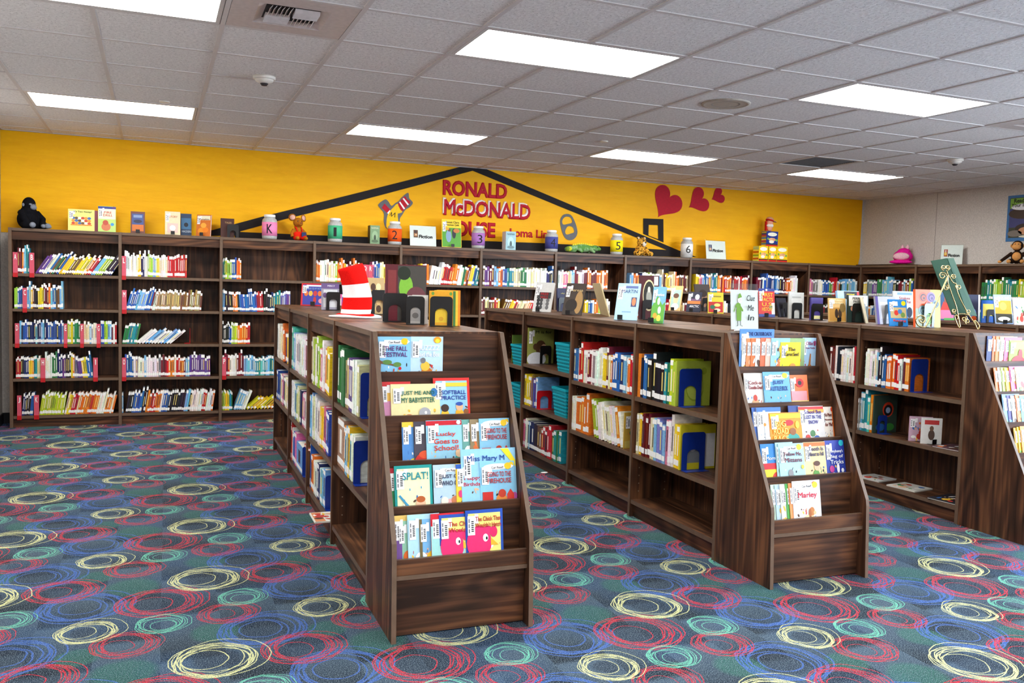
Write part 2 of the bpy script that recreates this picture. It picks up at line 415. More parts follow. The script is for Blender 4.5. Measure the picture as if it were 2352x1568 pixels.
    cur = over(cur, spd.outputs[0], (26, 30, 44), 0.6, False)
    L.new(cur, b.inputs['Base Color'])
    b.inputs['Roughness'].default_value = 0.95; b.inputs['Specular IOR Level'].default_value = 0.08
    bp = N(nt, 'ShaderNodeBump'); bp.inputs['Strength'].default_value = 0.35; bp.inputs['Distance'].default_value = 0.004
    L.new(fib.outputs['Fac'], bp.inputs['Height']); L.new(bp.outputs[0], b.inputs['Normal'])
    return m
tag(MB().box(XL - .15, XR + .15, YR - .15, YB + .15, -.12, 0).build('floor', carpet()), kind='structure')

# ------------------------------------------------------------------ ceiling
def tile_material():
    m, nt, b = newmat('fissured_ceiling_tile')
    tc = N(nt, 'ShaderNodeTexCoord'); oi = N(nt, 'ShaderNodeObjectInfo')
    ad = N(nt, 'ShaderNodeVectorMath', operation='ADD'); nt.links.new(tc.outputs['Object'], ad.inputs[0]); nt.links.new(oi.outputs['Location'], ad.inputs[1])
    n1 = N(nt, 'ShaderNodeTexNoise'); n1.inputs['Scale'].default_value = 55; n1.inputs['Detail'].default_value = 5; n1.inputs['Roughness'].default_value = .65
    nt.links.new(ad.outputs[0], n1.inputs['Vector'])
    v = N(nt, 'ShaderNodeTexVoronoi'); v.inputs['Scale'].default_value = 62; nt.links.new(ad.outputs[0], v.inputs['Vector'])
    base = ramp(nt, n1.outputs['Fac'], [(0.3, lin((212, 207, 204))), (0.7, lin((242, 238, 235)))])
    pit = ramp(nt, v.outputs['Distance'], [(0.1, (1, 1, 1, 1)), (0.17, (0, 0, 0, 1))])
    mx = N(nt, 'ShaderNodeMix', data_type='RGBA'); mx.inputs[7].default_value = lin((120, 114, 112)); nt.links.new(pit.outputs[0], mx.inputs[0]); nt.links.new(base.outputs[0], mx.inputs[6])
    nt.links.new(mx.outputs[2], b.inputs['Base Color']); b.inputs['Roughness'].default_value = 0.95; b.inputs['Specular IOR Level'].default_value = 0.05
    bp = N(nt, 'ShaderNodeBump'); bp.inputs['Strength'].default_value = 0.6; bp.inputs['Distance'].default_value = 0.004
    nt.links.new(n1.outputs['Fac'], bp.inputs['Height']); nt.links.new(bp.outputs[0], b.inputs['Normal'])
    return m
tile_mat = tile_material()
tee_mat = plain('tee_bar_enamel', (206, 198, 194), 0.5, noise=0.03)
JN = -6                                    # tiles are single pieces from here to the back wall
ceiling = MB().box(XL - .15, XR + .15, YR - .15, YB + .15, H + .02, H + .15).box(XL, XR, YR, JN * T, H, H + .02).build('ceiling', tile_mat)
tag(ceiling, kind='structure')
LIGHTS = [(i, j) for j in (-1, 4) for i in (0, 4, 8, 12)]
HOLES = {(2, -1), (11, -1), (11, 3)}
for i, j in LIGHTS: HOLES |= {(i, j), (i + 1, j)}
tile_full = MB().box(-T / 2 + .004, T / 2 - .004, -T / 2 + .004, T / 2 - .004, 0, .018).mesh('ceiling_tile', [tile_mat])
for i in range(-1, 17):
    for j in range(JN, 8):
        if (i, j) in HOLES: continue
        x0, x1, y0, y1 = max(i * T, XL), min((i + 1) * T, XR), j * T, min((j + 1) * T, YB)
        if x1 - x0 < .03 or y1 - y0 < .03: continue
        cx, cy = (x0 + x1) / 2, (y0 + y1) / 2
        if x1 - x0 > T - .01 and y1 - y0 > T - .01: link('ceiling_tile', tile_full, ceiling, (cx, cy, H))
        else: MB().box(x0 + .004 - cx, x1 - .004 - cx, y0 + .004 - cy, y1 - .004 - cy, 0, .018).build('ceiling_tile', tile_mat, ceiling, (cx, cy, H))
def runs(lo, hi, cuts):
    out = []; a = lo
    for c0, c1 in sorted(cuts):
        if c0 > a: out.append((a, c0))
        a = max(a, c1)
    if hi > a: out.append((a, hi))
    return out
for i in range(0, 17):
    cuts = [(j * T + .02, (j + 1) * T - .02) for (li, j) in LIGHTS if li + 1 == i]
    for y0, y1 in runs(JN * T, YB, cuts): MB().box(i * T - .012, i * T + .012, y0, y1, H - .005, H + .012).build('tee_bar', tee_mat, ceiling)
for j in range(JN, 8):
    for i in range(-1, 17):
        MB().box(max(XL, i * T + .012), min(XR, (i + 1) * T - .012), j * T - .012, j * T + .012, H - .0045, H + .011).build('tee_bar', tee_mat, ceiling)
for nm, a in (('back', (XL, XR, YB - .022, YB)), ('left', (XL, XL + .022, JN * T, YB)), ('right', (XR - .022, XR, JN * T, YB))):
    tag(MB().box(a[0], a[1], a[2], a[3], H - .006, H + .01).build('trim_' + nm, tee_mat), kind='structure')

def emit(name, rgb, s):
    m, nt, b = newmat(name)
    b.inputs['Base Color'].default_value = lin(rgb); b.inputs['Emission Color'].default_value = lin(rgb); b.inputs['Emission Strength'].default_value = s
    return m
diff_mat = emit('lit_diffuser', (255, 254, 249), TROFFER)
frame_me = MB()
a, b_, e = 2 * T - .03, T - .03, .022
frame_me.box(-a / 2, a / 2, -b_ / 2, -b_ / 2 + e, -.004, .02).box(-a / 2, a / 2, b_ / 2 - e, b_ / 2, -.004, .02)
frame_me.box(-a / 2, -a / 2 + e, -b_ / 2 + e, b_ / 2 - e, -.004, .02).box(a / 2 - e, a / 2, -b_ / 2 + e, b_ / 2 - e, -.004, .02)
frame_me = frame_me.mesh('light_frame', [white_metal])
diff_me = MB().quad([(-a / 2 + e, -b_ / 2 + e, .004), (-a / 2 + e, b_ / 2 - e, .004), (a / 2 - e, b_ / 2 - e, .004), (a / 2 - e, -b_ / 2 + e, .004)]).mesh('diffuser', [diff_mat])
WHERE = {(0, -1): 'cut by the top left corner of the picture', (4, -1): 'largest in full view, above the island of the striped hat', (8, -1): 'above the second island at right', (12, -1): 'above the third island, near the right wall',
         (0, 4): 'over the leftmost wall bookcase', (4, 4): 'in front of the paper roof peak', (8, 4): 'above the red paper hearts', (12, 4): 'nearest the back right corner'}
for i, j in LIGHTS + [(i, j) for j in (-6, -11) for i in (0, 4, 8, 12)]:
    e_ = empty('ceiling_light', ((i + 1) * T, (j + .5) * T, H if j > JN else H - .021))
    wtxt = WHERE.get((i, j))
    tag(e_, 'lit fluorescent ceiling panel ' + wtxt if wtxt else 'lit fluorescent ceiling panel out of the picture, %s in the %s row behind the viewer' % (ORD[i // 4], 'near' if j == -6 else 'far'), 'ceiling light', 'fluorescent ceiling panels')
    link('light_frame', frame_me, e_); link('diffuser', diff_me, e_)

# air diffuser with louvres, second one at the right edge
def vent(i, j, label):
    e_ = empty('air_vent', ((i + .5) * T, (j + .5) * T, H)); tag(e_, label, 'air vent', 'square ceiling air vents')
    h = T / 2 - .014; r = .17
    f = MB().box(-h, h, -h, -r, -.004, .016).box(-h, h, r, h, -.004, .016).box(-h, -r, -r, r, -.004, .016).box(r, h, -r, r, -.004, .016)
    f.build('vent_plate', plain('vent_metal', (198, 186, 182), 0.35, spec=.5), e_)
    k = MB()
    for s in range(4):
        M = Matrix.Rotation(s * math.pi / 2, 4, 'Z')
        k.quad([M @ Vector(p) for p in ((-r, -r, -.003), (r, -r, -.003), (.13, -.13, .014), (-.13, -.13, .014))])
    k.build('bevelled_collar', MATS['vent_metal'], e_)
    MB().box(-.135, .135, -.135, .135, .014, .018).build('vent_back', plain('vent_dark', (52, 48, 48), 0.8), e_)
    for qx in (-1, 1):
        for qy in (-1, 1):
            al = qx * qy > 0
            for t in range(6):
                o = .012 + t * .0195
                M = Matrix.Translation((qx * .064, qy * .064, -.002)) @ (Matrix.Rotation(math.pi / 2, 4, 'Z') if al else Matrix.Identity(4)) @ Matrix.Translation((0, o - .064, 0)) @ Matrix.Rotation(.7, 4, 'X')
                MB().box(-.06, .06, -.001, .001, -.011, .011, M=M).build('louvre', MATS['vent_metal'], e_)
vent(2, -1, 'square metal ceiling air vent beside the top left light panel')
vent(11, -1, 'square metal ceiling air vent at the right edge of the picture')
e_ = empty('return_grille', ((11 + .5) * T, (3 + .5) * T, H)); tag(e_, 'dark square return air grille beside the far right light panel', 'air grille')
h = T / 2 - .014
MB().box(-h, h, -h, -h + .02, -.004, .014).box(-h, h, h - .02, h, -.004, .014).box(-h, -h + .02, -h + .02, h - .02, -.004, .014).box(h - .02, h, -h + .02, h - .02, -.004, .014).build('grille_frame', white_metal, e_)
MB().box(-h + .02, h - .02, -h + .02, h - .02, .01, .016).build('grille_screen', plain('grille_dark', (66, 62, 60), 0.8), e_)
for t in range(18):
    y = -h + .035 + t * (2 * h - .07) / 17
    MB().box(-h + .02, h - .02, y - .004, y + .004, .001, .009).build('grille_bar', plain('grille_bar', (86, 80, 78), 0.7), e_)

def ceil_pt(px, py): return on_z(px, py, H)
cream = plain('cream_plastic', (226, 218, 206), 0.4, noise=0.02)
dark_pl = plain('dark_plastic', (60, 54, 54), 0.4)
for px, py, lab in ((607, 176, 'round cream smoke detector near the left air vent'), (2194, 366, 'round cream smoke detector near the right wall')):
    p = ceil_pt(px, py); e_ = empty('smoke_detector', (p.x, p.y, H)); tag(e_, lab, 'smoke detector', 'ceiling smoke detectors')
    MB().lathe([(.072, 0), (.072, -.014), (.066, -.02)], 24).build('detector_base', cream, e_)
    MB().lathe([(.062, -.016), (.056, -.03), (.03, -.044)], 24).build('detector_dome', cream, e_)
    MB().lathe([(.026, -.044), (.024, -.05), (.02, -.052), (.018, -.058), (.001, -.06)], 18).build('sensor_cap', dark_pl, e_)
for px, py, lab in ((378, 233, 'small flat sprinkler cover above the left back light panel'), (1387, 324, 'small flat sprinkler cover left of the light panel above the hearts'), (2065, 404, 'small flat sprinkler cover by the back right light panel')):
    p = ceil_pt(px, py); tag(MB().lathe([(.038, 0), (.038, -.006), (.034, -.009)], 20).build('sprinkler_cover', cream, None, (p.x, p.y, H)), lab, 'sprinkler cover', 'ceiling sprinkler covers')
p = ceil_pt(1667, 238); e_ = empty('ceiling_speaker', (p.x, p.y, H)); tag(e_, 'round flush ceiling loudspeaker with beige grille', 'loudspeaker')
MB().lathe([(.17, 0), (.168, -.006), (.15, -.009), (.14, -.006)], 32).build('speaker_ring', plain('speaker_ring', (178, 168, 156), 0.5), e_)
MB().lathe([(.142, -.002), (.09, -.007), (.085, -.004), (.001, -.004)], 32).build('speaker_grille', plain('speaker_grille', (150, 143, 136), 0.6, noise=.25, nscale=400), e_)

# ================================================================== BOOKCASES
PW = .9095                                   # pitch of the wall units
X0 = -.3154
WSH = [1.418, 1.096, .772, .452, .107]       # tops of the wall shelves
def holes(mb, x, y0, y1, z0, z1, nrm):
    z = z0
    while z < z1:
        for y in (y0, y1):
            mb.box(x - .0012, x + .0012, y - .0035, y + .0035, z - .0035, z + .0035)
        z += .064
hole_mat = plain('peg_hole', (150, 130, 112), 0.6)
def wall_unit(name, M, last, label, group, first=True, shelves=WSH, D=.30):
    """one bay: its left upright, top, fascia, five shelves, back and kick plate. local x along the wall, y into the wall"""
    e = empty(name); e.matrix_world = M; tag(e, label, 'bookcase', group)
    t = .0135
    ed = {'-y': 1}
    P = lambda nm, mb, mats: mb.build(nm, mats, e)
    P('upright', MB().box(-t, t, 0, D, 0, 1.83, front=ed), [wood_z, wood_edge])
    if last: P('upright', MB().box(PW - t, PW + t, 0, D, 0, 1.83, front=ed), [wood_z, wood_edge])
    P('top_board', MB().box(t, PW - t, .006, D, 1.803, 1.829, front=ed), [wood_x, wood_edge])
    P('fascia', MB().box(t, PW - t, .022, .04, 1.722, 1.803), wood_x)
    for z in shelves: P('shelf', MB().box(t + .001, PW - t - .001, .008, D - .012, z - .026, z, front=ed), [wood_x, wood_edge])
    P('back_board', MB().box(t, PW - t, D - .012, D - .002, .0, 1.803), wood_z)
    P('kick_plate', MB().box(t, PW - t, .03, .046, 0, .081), wood_x)
    return e
wall_names = ['leftmost wall bookcase, the gorilla sitting on top', 'second wall bookcase from the left, with shelf tabs L to O', 'third wall bookcase from the left, below the jar marked K',
              'fourth wall bookcase from the left, below the green jar', 'fifth wall bookcase from the left, below the Fiction sign', 'sixth wall bookcase from the left, below the blue jar',
              'seventh wall bookcase from the left, below the yellow jar', 'eighth wall bookcase from the left, below the white jar marked 6', 'ninth wall bookcase from the left, behind the detective sign',
              'tenth wall bookcase from the left, under the stacked yellow boxes', 'eleventh wall bookcase, last before the back right corner']
for k in range(11):
    lab = 'dark walnut ' + wall_names[k]
    wall_unit('wall_bookcase', Matrix.Translation((X0 + k * PW, YC, 0)), k == 10, lab, 'walnut bookcases along the back wall')
RW = Matrix.Translation((XC, YC, 0)) @ Matrix.Rotation(-math.pi / 2, 4, 'Z')
rn = ['first bookcase on the grey right wall, nearest the corner', 'second bookcase on the grey right wall, behind the green book', 'third bookcase on the grey right wall, below the brown monkey']
for k in range(3):
    wall_unit('wall_bookcase', RW @ Matrix.Translation((.015 + k * PW, 0, 0)), k == 2, 'dark walnut ' + rn[k], 'walnut bookcases along the right wall')

# ------------------------------------------------------------------ islands
class Island:
    def __init__(s, x, y, ang, n, shelves, word, disp=True):
        s.M = Matrix.Translation((x, y, 0)) @ Matrix.Rotation(-ang, 4, 'Z'); s.n = n; s.sh = shelves; s.word = word; s.x, s.y = x, y
    def inv(s): return s.M.inverted()
    def px_face(s, px, py, u=0.0):
        """pixel -> local point on the plane across = u"""
        Mi = s.inv(); o = Mi @ CAM; d = Mi.to_3x3() @ ray(px, py); t = (u - o.x) / d.x; return o + d * t
    def px_top(s, px, py, z):
        Mi = s.inv(); o = Mi @ CAM; d = Mi.to_3x3() @ ray(px, py); t = (z - o.z) / d.z; return o + d * t
    def px_v(s, px, py, v):
        Mi = s.inv(); o = Mi @ CAM; d = Mi.to_3x3() @ ray(px, py); t = (v - o.y) / d.y; return o + d * t
IW, IL, IH = .612, .9215, 1.222
isl = {'A': Island(1.776, -1.068, .0125, 4, [.785, .44, .11], 'striped hat island'),
       'B': Island(3.668, -1.022, .0115, 4, [.765, .405, .11], 'teal basket island'),
       'C': Island(5.628, -.868, .0115, 4, [.79, .455, .11], 'third island'),
       'D': Island(7.58, -.62, .0115, 4, [.79, .455, .11], 'fourth island')}
def island_unit(I, k):
    e = empty('island_bookcase'); e.matrix_world = I.M @ Matrix.Translation((0, k * IL, 0))
    t = .0125; last = k == I.n - 1
    tag(e, 'low double-sided walnut bookcase, %s from the front in the %s' % (['nearest', 'second', 'third', 'farthest'][k], I.word), 'bookcase', 'double-sided bookcases of the ' + I.word)
    ed = {'-x': 1, '+x': 1}
    P = lambda nm, mb, mats: mb.build(nm, mats, e)
    P('upright', MB().box(0, IW, -t, t, 0, IH, front=ed), [wood_z, wood_edge])
    if last: P('upright', MB().box(0, IW, IL - t + .001, IL + t, 0, IH, front=ed), [wood_z, wood_edge])
    P('top_board', MB().box(.006, IW - .006, t, IL - t, IH - .024, IH - .001, front=ed), [wood_y, wood_edge])
    for s in (0, 1):
        x0 = .02 if s == 0 else IW - .038
        P('fascia', MB().box(x0, x0 + .018, t, IL - t, IH - .108, IH - .024), wood_y)
        P('kick_plate', MB().box(x0 + .006, x0 + .024, t, IL - t, 0, .084), wood_y)
        sh = I.sh
        if I.word.startswith('teal') and k == 2: sh = [.80, .46, .11]
        for z in sh:
            a, b2 = (.006, IW / 2 - .006) if s == 0 else (IW / 2 + .006, IW - .006)
            P('shelf', MB().box(a, b2, t + .001, IL - t - .001, z - .026, z, front={'-x' if s == 0 else '+x': 1}), [wood_y, wood_edge])
    P('centre_board', MB().box(IW / 2 - .005, IW / 2 + .005, t, IL - t, .0, IH - .024), wood_z)
    hm = MB()
    for y, y2 in ((t + .0012, t + .001), ):
        z = .16
        while z < IH - .16:
            if all(abs(z - q) > .03 for q in I.sh):
                for x in (.06, .25): hm.box(x - .003, x + .003, t, t + .0014, z - .003, z + .003)
                for x in (.06, .25): hm.box(x - .003, x + .003, IL - t - .0014, IL - t, z - .003, z + .003)
            z += .05
    tag(P('peg_holes', hm, hole_mat), kind='stuff')
    return e
for key in 'ABCD':
    for k in range(isl[key].n): island_unit(isl[key], k)

# sloped display at the end of an island: local v runs from 0 (island) to -.48 (front)
LIPS = [(-.068, 1.047), (-.168, .868), (-.262, .691), (-.345, .518), (-.437, .326)]   # v and top z of each lip
def display(I, label):
    e = empty('display_shelf'); e.matrix_world = I.M; tag(e, label, 'display shelf', 'sloped display shelves at the island ends')
    t = .02
    prof = [(-.014, 0), (-.014, 1.222), (-.04, 1.222), (-.445, .42), (-.455, .40), (-.46, .37), (-.478, 0)]
    for x in (0, IW - t):
        MB().prism(prof, x, x + t, 'x', 0, None, edge=1).build('side_panel', [wood_z, wood_edge], e)
    a, b2 = t, IW - t
    MB().box(a, b2, -.019, -.0135, .96, 1.212, front={'+z': 1}).build('riser_board', [wood_x, wood_edge], e)
    for q in range(5):
        v, z = LIPS[q]
        z0 = LIPS[q + 1][1] - .06 if q < 4 else .262
        MB().box(a, b2, v, v + .016, z0, z, front={'+z': 1}).build('riser_board' if q < 4 else 'lip_board', [wood_x, wood_edge], e)
        zb = z - .06 if q < 4 else .262
        back = LIPS[q - 1][0] if q else -.0195
        zs = z - .062 if q < 4 else .262
        MB().box(a, b2, (v + .016) if q < 4 else v - .006, back, zs - .018, zs, front={'-y': 1}).build('book_ledge', [wood_x, wood_edge], e)
    MB().box(a, b2, -.414, -.396, .006, .244).build('kick_board', wood_x, e)
    return e
display(isl['A'], 'sloped walnut display shelf of picture books, nearest the camera')
display(isl['B'], 'sloped walnut display shelf of picture books behind the detective sign')
display(isl['C'], 'sloped walnut display shelf cut by the right edge of the picture')
# ================================================================== PAPER DECORATION ON THE BACK WALL
def fill_plate(outer, holes, mapf, nrm, th, mats, name, parent=None, colour=None):
    """flat plate with holes: 2D loops mapped to 3D by mapf, given thickness th along nrm"""
    bm = bmesh.new()
    edges = []
    for loop in [outer] + list(holes):
        vs = [bm.verts.new(mapf(p)) for p in loop]
        for i in range(len(vs)): edges.append(bm.edges.new((vs[i], vs[(i + 1) % len(vs)])))
    bmesh.ops.triangle_fill(bm, use_beauty=True, use_dissolve=False, edges=edges)
    r = bmesh.ops.extrude_face_region(bm, geom=bm.faces[:])
    for v in [g for g in r['geom'] if isinstance(g, bmesh.types.BMVert)]: v.co += Vector(nrm) * th
    bmesh.ops.recalc_face_normals(bm, faces=bm.faces[:])
    me = bpy.data.meshes.new(name); bm.to_mesh(me); bm.free()
    for m in (mats if isinstance(mats, (list, tuple)) else [mats]): me.materials.append(m)
    return link(name, me, parent)
def ell(cx, cy, rx, ry, n=24, rot=0, a0=0, a1=2 * math.pi):
    out = []
    full = abs(a1 - a0 - 2 * math.pi) < 1e-6
    for i in range(n):
        a = a0 + (a1 - a0) * i / (n if full else n - 1)
        x, y = rx * math.cos(a), ry * math.sin(a)
        out.append((cx + x * math.cos(rot) - y * math.sin(rot), cy + x * math.sin(rot) + y * math.cos(rot)))
    return out
def smooth_loop(pts, n=4):
    out = []; k = len(pts)
    for i in range(k):
        p0, p1, p2, p3 = (Vector(pts[(i + d) % k]) for d in (-1, 0, 1, 2))
        for s in range(n):
            t = s / n
            q = .5 * ((2 * p1) + (p2 - p0) * t + (2 * p0 - 5 * p1 + 4 * p2 - p3) * t * t + (3 * p1 - p0 - 3 * p2 + p3) * t ** 3)
            out.append((q.x, q.y))
    return out

def paper_mat():
    m, nt, b = newmat('yellow_paper')
    tc = N(nt, 'ShaderNodeTexCoord')
    mp = N(nt, 'ShaderNodeMapping'); mp.inputs['Scale'].default_value = (1.2, 1, 7); nt.links.new(tc.outputs['Object'], mp.inputs[0])
    n1 = N(nt, 'ShaderNodeTexNoise'); n1.inputs['Scale'].default_value = 3; n1.inputs['Detail'].default_value = 3; nt.links.new(mp.outputs[0], n1.inputs['Vector'])
    r = ramp(nt, n1.outputs['Fac'], [(0.3, lin((244, 176, 0))), (0.7, lin((250, 186, 3)))])
    nt.links.new(r.outputs[0], b.inputs['Base Color']); b.inputs['Roughness'].default_value = .6; b.inputs['Specular IOR Level'].default_value = .25
    bp = N(nt, 'ShaderNodeBump'); bp.inputs['Strength'].default_value = .35; bp.inputs['Distance'].default_value = .012
    nt.links.new(n1.outputs['Fac'], bp.inputs['Height']); nt.links.new(bp.outputs[0], b.inputs['Normal'])
    return m
YP = YB - .004
pm = MB(); xr = on_y(1981, 463, YP).x; nx = 60
for i in range(nx):
    for j in range(6):
        def pt(a, c):
            x = XL + .004 + (xr - XL - .004) * a / nx - (c == 0 and a == nx) * .03
            z = 1.795 + (H - .008 - 1.795) * c / 6
            return (x, YP - .002 - .0018 * math.sin(a * 1.7 + c) * math.sin(c * 1.3 + a * .3), z)
        pm.quad([pt(i, j), pt(i + 1, j), pt(i + 1, j + 1), pt(i, j + 1)], sm=True)
tag(pm.build('paper_backdrop', paper_mat()), 'long sheet of yellow craft paper covering the wall above the bookcases', 'paper backdrop')
YW = YP - .006
def wallpx(p): q = on_y(p[0], p[1], YW); return (q.x, q.z)
def W3(p): return (p[0], YW, p[1])
def cutout(name, px, holes, mat, label=None, cat=None, group=None, th=.0015, parent=None, lift=0.0):
    o = fill_plate([wallpx(p) for p in px], [[wallpx(p) for p in h] for h in holes], lambda p: (p[0], YW - lift, p[1]), (0, -1, 0), th, mat, name, parent)
    if label: tag(o, label, cat, group)
    return o
blk = plain('black_paper', (34, 31, 33), .8)
redp = plain('red_paper', (186, 22, 44), .7)
greyp = plain('grey_paper', (104, 106, 110), .75)
yelp = plain('yellow_card', (246, 196, 20), .7)
strip = 'black paper strips of the house outline'
cutout('paper_strip', [(478, 531), (600, 498), (825, 442), (1079.6, 377.6), (1085.6, 392), (825, 461), (639, 507), (552, 531), (551, 541), (479, 541)], [], blk, 'black paper strip rising to the left of the roof peak', 'paper strip', strip)
cutout('paper_strip', [(1079.6, 377.6), (1100, 381), (1300, 465.4), (1564, 577), (1600, 590), (1566, 590), (1531, 573.6), (1300, 480), (1085.6, 392)], [], blk, 'black paper strip falling to the right of the roof peak', 'paper strip', strip)
cutout('paper_strip', [(540, 532), (711, 539.5), (1244, 558), (1445, 568.6), (1535, 574), (1566, 590), (540, 560)], [], blk, 'black paper strip lying along the bookcase tops under the red words', 'paper strip', strip, lift=.002)
z3 = lambda x, y: (1100 + x / 3.618, 400 + y / 3.618)
cutout('paper_chimney', [z3(1365, 367), z3(1532, 373), z3(1533, 566), z3(1365, 495)], [[z3(1410, 420), z3(1487, 423), z3(1490, 540), z3(1408, 508)]], blk, 'black paper chimney frame standing on the right roof strip', 'paper cutout', lift=.002)
def heart(notch, tip, label, wid=1.0):
    n, t = Vector(wallpx(z3(*notch))), Vector(wallpx(z3(*tip)))
    ax = (n - t); s = ax.length / 22; ax.normalize(); pr = Vector((ax.y, -ax.x))
    pts = []
    for i in range(48):
        a = 2 * math.pi * i / 48
        x = 16 * math.sin(a) ** 3 * wid; y = 13 * math.cos(a) - 5 * math.cos(2 * a) - 2 * math.cos(3 * a) - math.cos(4 * a)
        p = t + ax * ((y + 17) * s) + pr * (x * s); pts.append((p.x, p.y))
    tag(fill_plate(pts, [], W3, (0, -1, 0), .002, redp, 'paper_heart'), label, 'paper heart', 'red paper hearts')
heart((1583, 195), (1487, 360), 'largest red paper heart, left of the three')
heart((1852, 204), (1744, 277), 'middle red paper heart of the three', 1.0)
heart((2006, 172), (1932, 211), 'smallest red paper heart, right of the three', .95)
z8 = lambda x, y: (840 + x / 4.523, 380 + y / 4.523)
emb = cutout('paper_emblem', smooth_loop([z8(*p) for p in ((130, 405), (200, 352), (236, 375), (268, 420), (305, 392), (345, 368), (375, 330), (440, 282), (452, 340), (490, 385), (460, 430), (410, 462), (385, 505), (352, 560), (350, 660), (225, 660), (188, 590), (190, 500), (152, 445))], 3), [], greyp, 'grey and yellow paper emblem with striped red sleeves behind the orange jar', 'paper cutout')
cutout('yellow_panel', smooth_loop([z8(*p) for p in ((290, 432), (335, 395), (380, 485), (332, 500), (338, 570), (330, 655), (225, 655), (214, 600), (225, 520), (250, 475))], 2), [], yelp, th=.001, parent=emb, lift=.002)
cutout('red_sleeve', [z8(*p) for p in ((165, 440), (195, 395), (257, 462), (230, 500))], [], redp, th=.001, parent=emb, lift=.003)
cutout('white_cuff', [z8(*p) for p in ((222, 492), (248, 462), (256, 470), (232, 506))], [], white_paper, th=.001, parent=emb, lift=.0045)
cutout('red_sleeve', smooth_loop([z8(*p) for p in ((335, 395), (355, 372), (405, 318), (428, 350), (465, 380), (420, 430), (380, 475), (350, 440))], 2), [], redp, th=.001, parent=emb, lift=.0035)
for a, b2 in (((345, 382), (400, 455)), ((382, 345), (440, 412))):
    cutout('white_stripe', [z8(a[0], a[1]), z8(a[0] + 12, a[1] - 8), z8(b2[0] + 8, b2[1] - 8), z8(b2[0] - 6, b2[1] + 2)], [], white_paper, th=.0008, parent=emb, lift=.005)
mpts = [z8(*p) for p in ((246, 520), (268, 482), (272, 486), (270, 520), (305, 488), (308, 492), (303, 540), (297, 538), (300, 500), (264, 534), (264, 496), (250, 524))]
cutout('emblem_letter', mpts, [], blk, th=.0008, parent=emb, lift=.004)
cutout('paper_tab_cutout', smooth_loop([z8(*p) for p in ((2020, 570), (2060, 508), (2130, 512), (2175, 590), (2200, 690), (2178, 750), (2130, 776), (2080, 760), (2040, 690))], 3),
       [smooth_loop([z8(*p) for p in ((2042, 570), (2075, 532), (2128, 540), (2145, 590), (2100, 606), (2050, 612))], 3), smooth_loop([z8(*p) for p in ((2072, 680), (2100, 632), (2150, 640), (2165, 690), (2130, 706), (2085, 716))], 3)], greyp, 'grey paper pull tab cutout with two openings above the lizard', 'paper cutout')
def wall_word(body, px0, px1, ytop, ybot, mat, name, label, bold, lift=0.0, parent=None, dx=0.0, dz=0.0):
    a, b2 = on_y(px0, (ytop + ybot) / 2, YW), on_y(px1, (ytop + ybot) / 2, YW)
    zt, zb = on_y((px0 + px1) / 2, ytop, YW).z, on_y((px0 + px1) / 2, ybot, YW).z
    return text(body, parent, mat, .2, ((a.x + b2.x) / 2 + dx, YW - lift, (zt + zb) / 2 + dz), (math.pi / 2, 0, 0), name, bold=bold, extrude=.0009, fit=(abs(b2.x - a.x), zt - zb), label=label, cat='paper lettering' if label else None, group='red paper words' if label else None)
wall_word('RONALD', 1017, 1165, 417.5, 453, redp, 'paper_word', 'large red cut paper word RONALD under the roof peak', .009)
wb = wall_word('McDONALD', 1018, 1218, 462, 500, redp, 'paper_word', 'red cut paper word McDONALD with a white paper edge', .009, lift=.008)
_a, _b = on_y(1018, 481, YW), on_y(1218, 481, YW)
text('McDONALD', wb, white_paper, .2, (-.009, .013, -.006), (0, 0, 0), 'white_backing', bold=.011, extrude=.0009, fit=(_b.x - _a.x, on_y(1118, 462, YW).z - on_y(1118, 500, YW).z))
wall_word('HOUSE', 1017, 1138, 508, 544, redp, 'paper_word', 'red cut paper word HOUSE half hidden by book and purple jar', .009)
wall_word('Loma Linda', 1171, 1281, 527, 546, redp, 'paper_word', 'small red cut paper words Loma Linda left of the blue jar', .005)

# poster on the right wall
e = empty('wall_poster', (XR - .004, 0, 0))
p0, p1 = on_x(2317, 452, XR), on_x(2310, 555, XR); yl = (p0.y + p1.y) / 2; zt, zb = p0.z + .01, p1.z
pw = .62
def PB(a0, a1, c0, c1, rgb, lift, name, mb=None):
    m = mb or MB(); m.quad([(-lift, yl - a0, c0), (-lift, yl - a1, c0), (-lift, yl - a1, c1), (-lift, yl - a0, c1)], 0, lin(rgb)); return m
hh = zt - zb
MB().box(-.002, 0, yl - pw, yl, zb, zt).build('sheet', plain('poster_blue', (58, 112, 166), .35), e)
m = PB(.03, pw - .03, zb + .04, zt - .03, (52, 58, 44), .0025, 'x')
PB(.035, pw - .035, zt - .15, zt - .035, (122, 170, 60), .003, 'x', m)
PB(.03, pw - .03, zb + .3 * hh, zb + .76 * hh, (58, 62, 116), .0028, 'x', m)
for (a, c, r1, r2, col, k) in ((.2, .60, .18, .12, (60, 42, 34), 1), (.42, .6, .16, .11, (66, 46, 36), 2), (.2, .74, .15, .07, (236, 238, 246), 3), (.4, .74, .14, .07, (226, 230, 244), 4), (.24, .28, .13, .1, (44, 30, 24), 5), (.25, .22, .1, .085, (200, 142, 104), 6), (.11, .17, .09, .07, (120, 112, 104), 6), (.3, .1, .14, .03, (222, 214, 190), 7)):
    m.quad([(-.003 - k * .0003, yl - x, zb + hh * y) for x, y in ell(a, c, r1, r2, 20)], 0, lin(col))
m.build('picture', print_mat, e)
ink = plain('dark_ink', (26, 24, 30), .6, noise=.02)
text('Reading', e, ink, .06, (-.0042, yl - .18, zt - .07), (math.pi / 2, 0, -math.pi / 2), 'title_lettering', bold=.001, fit=(.2, None))
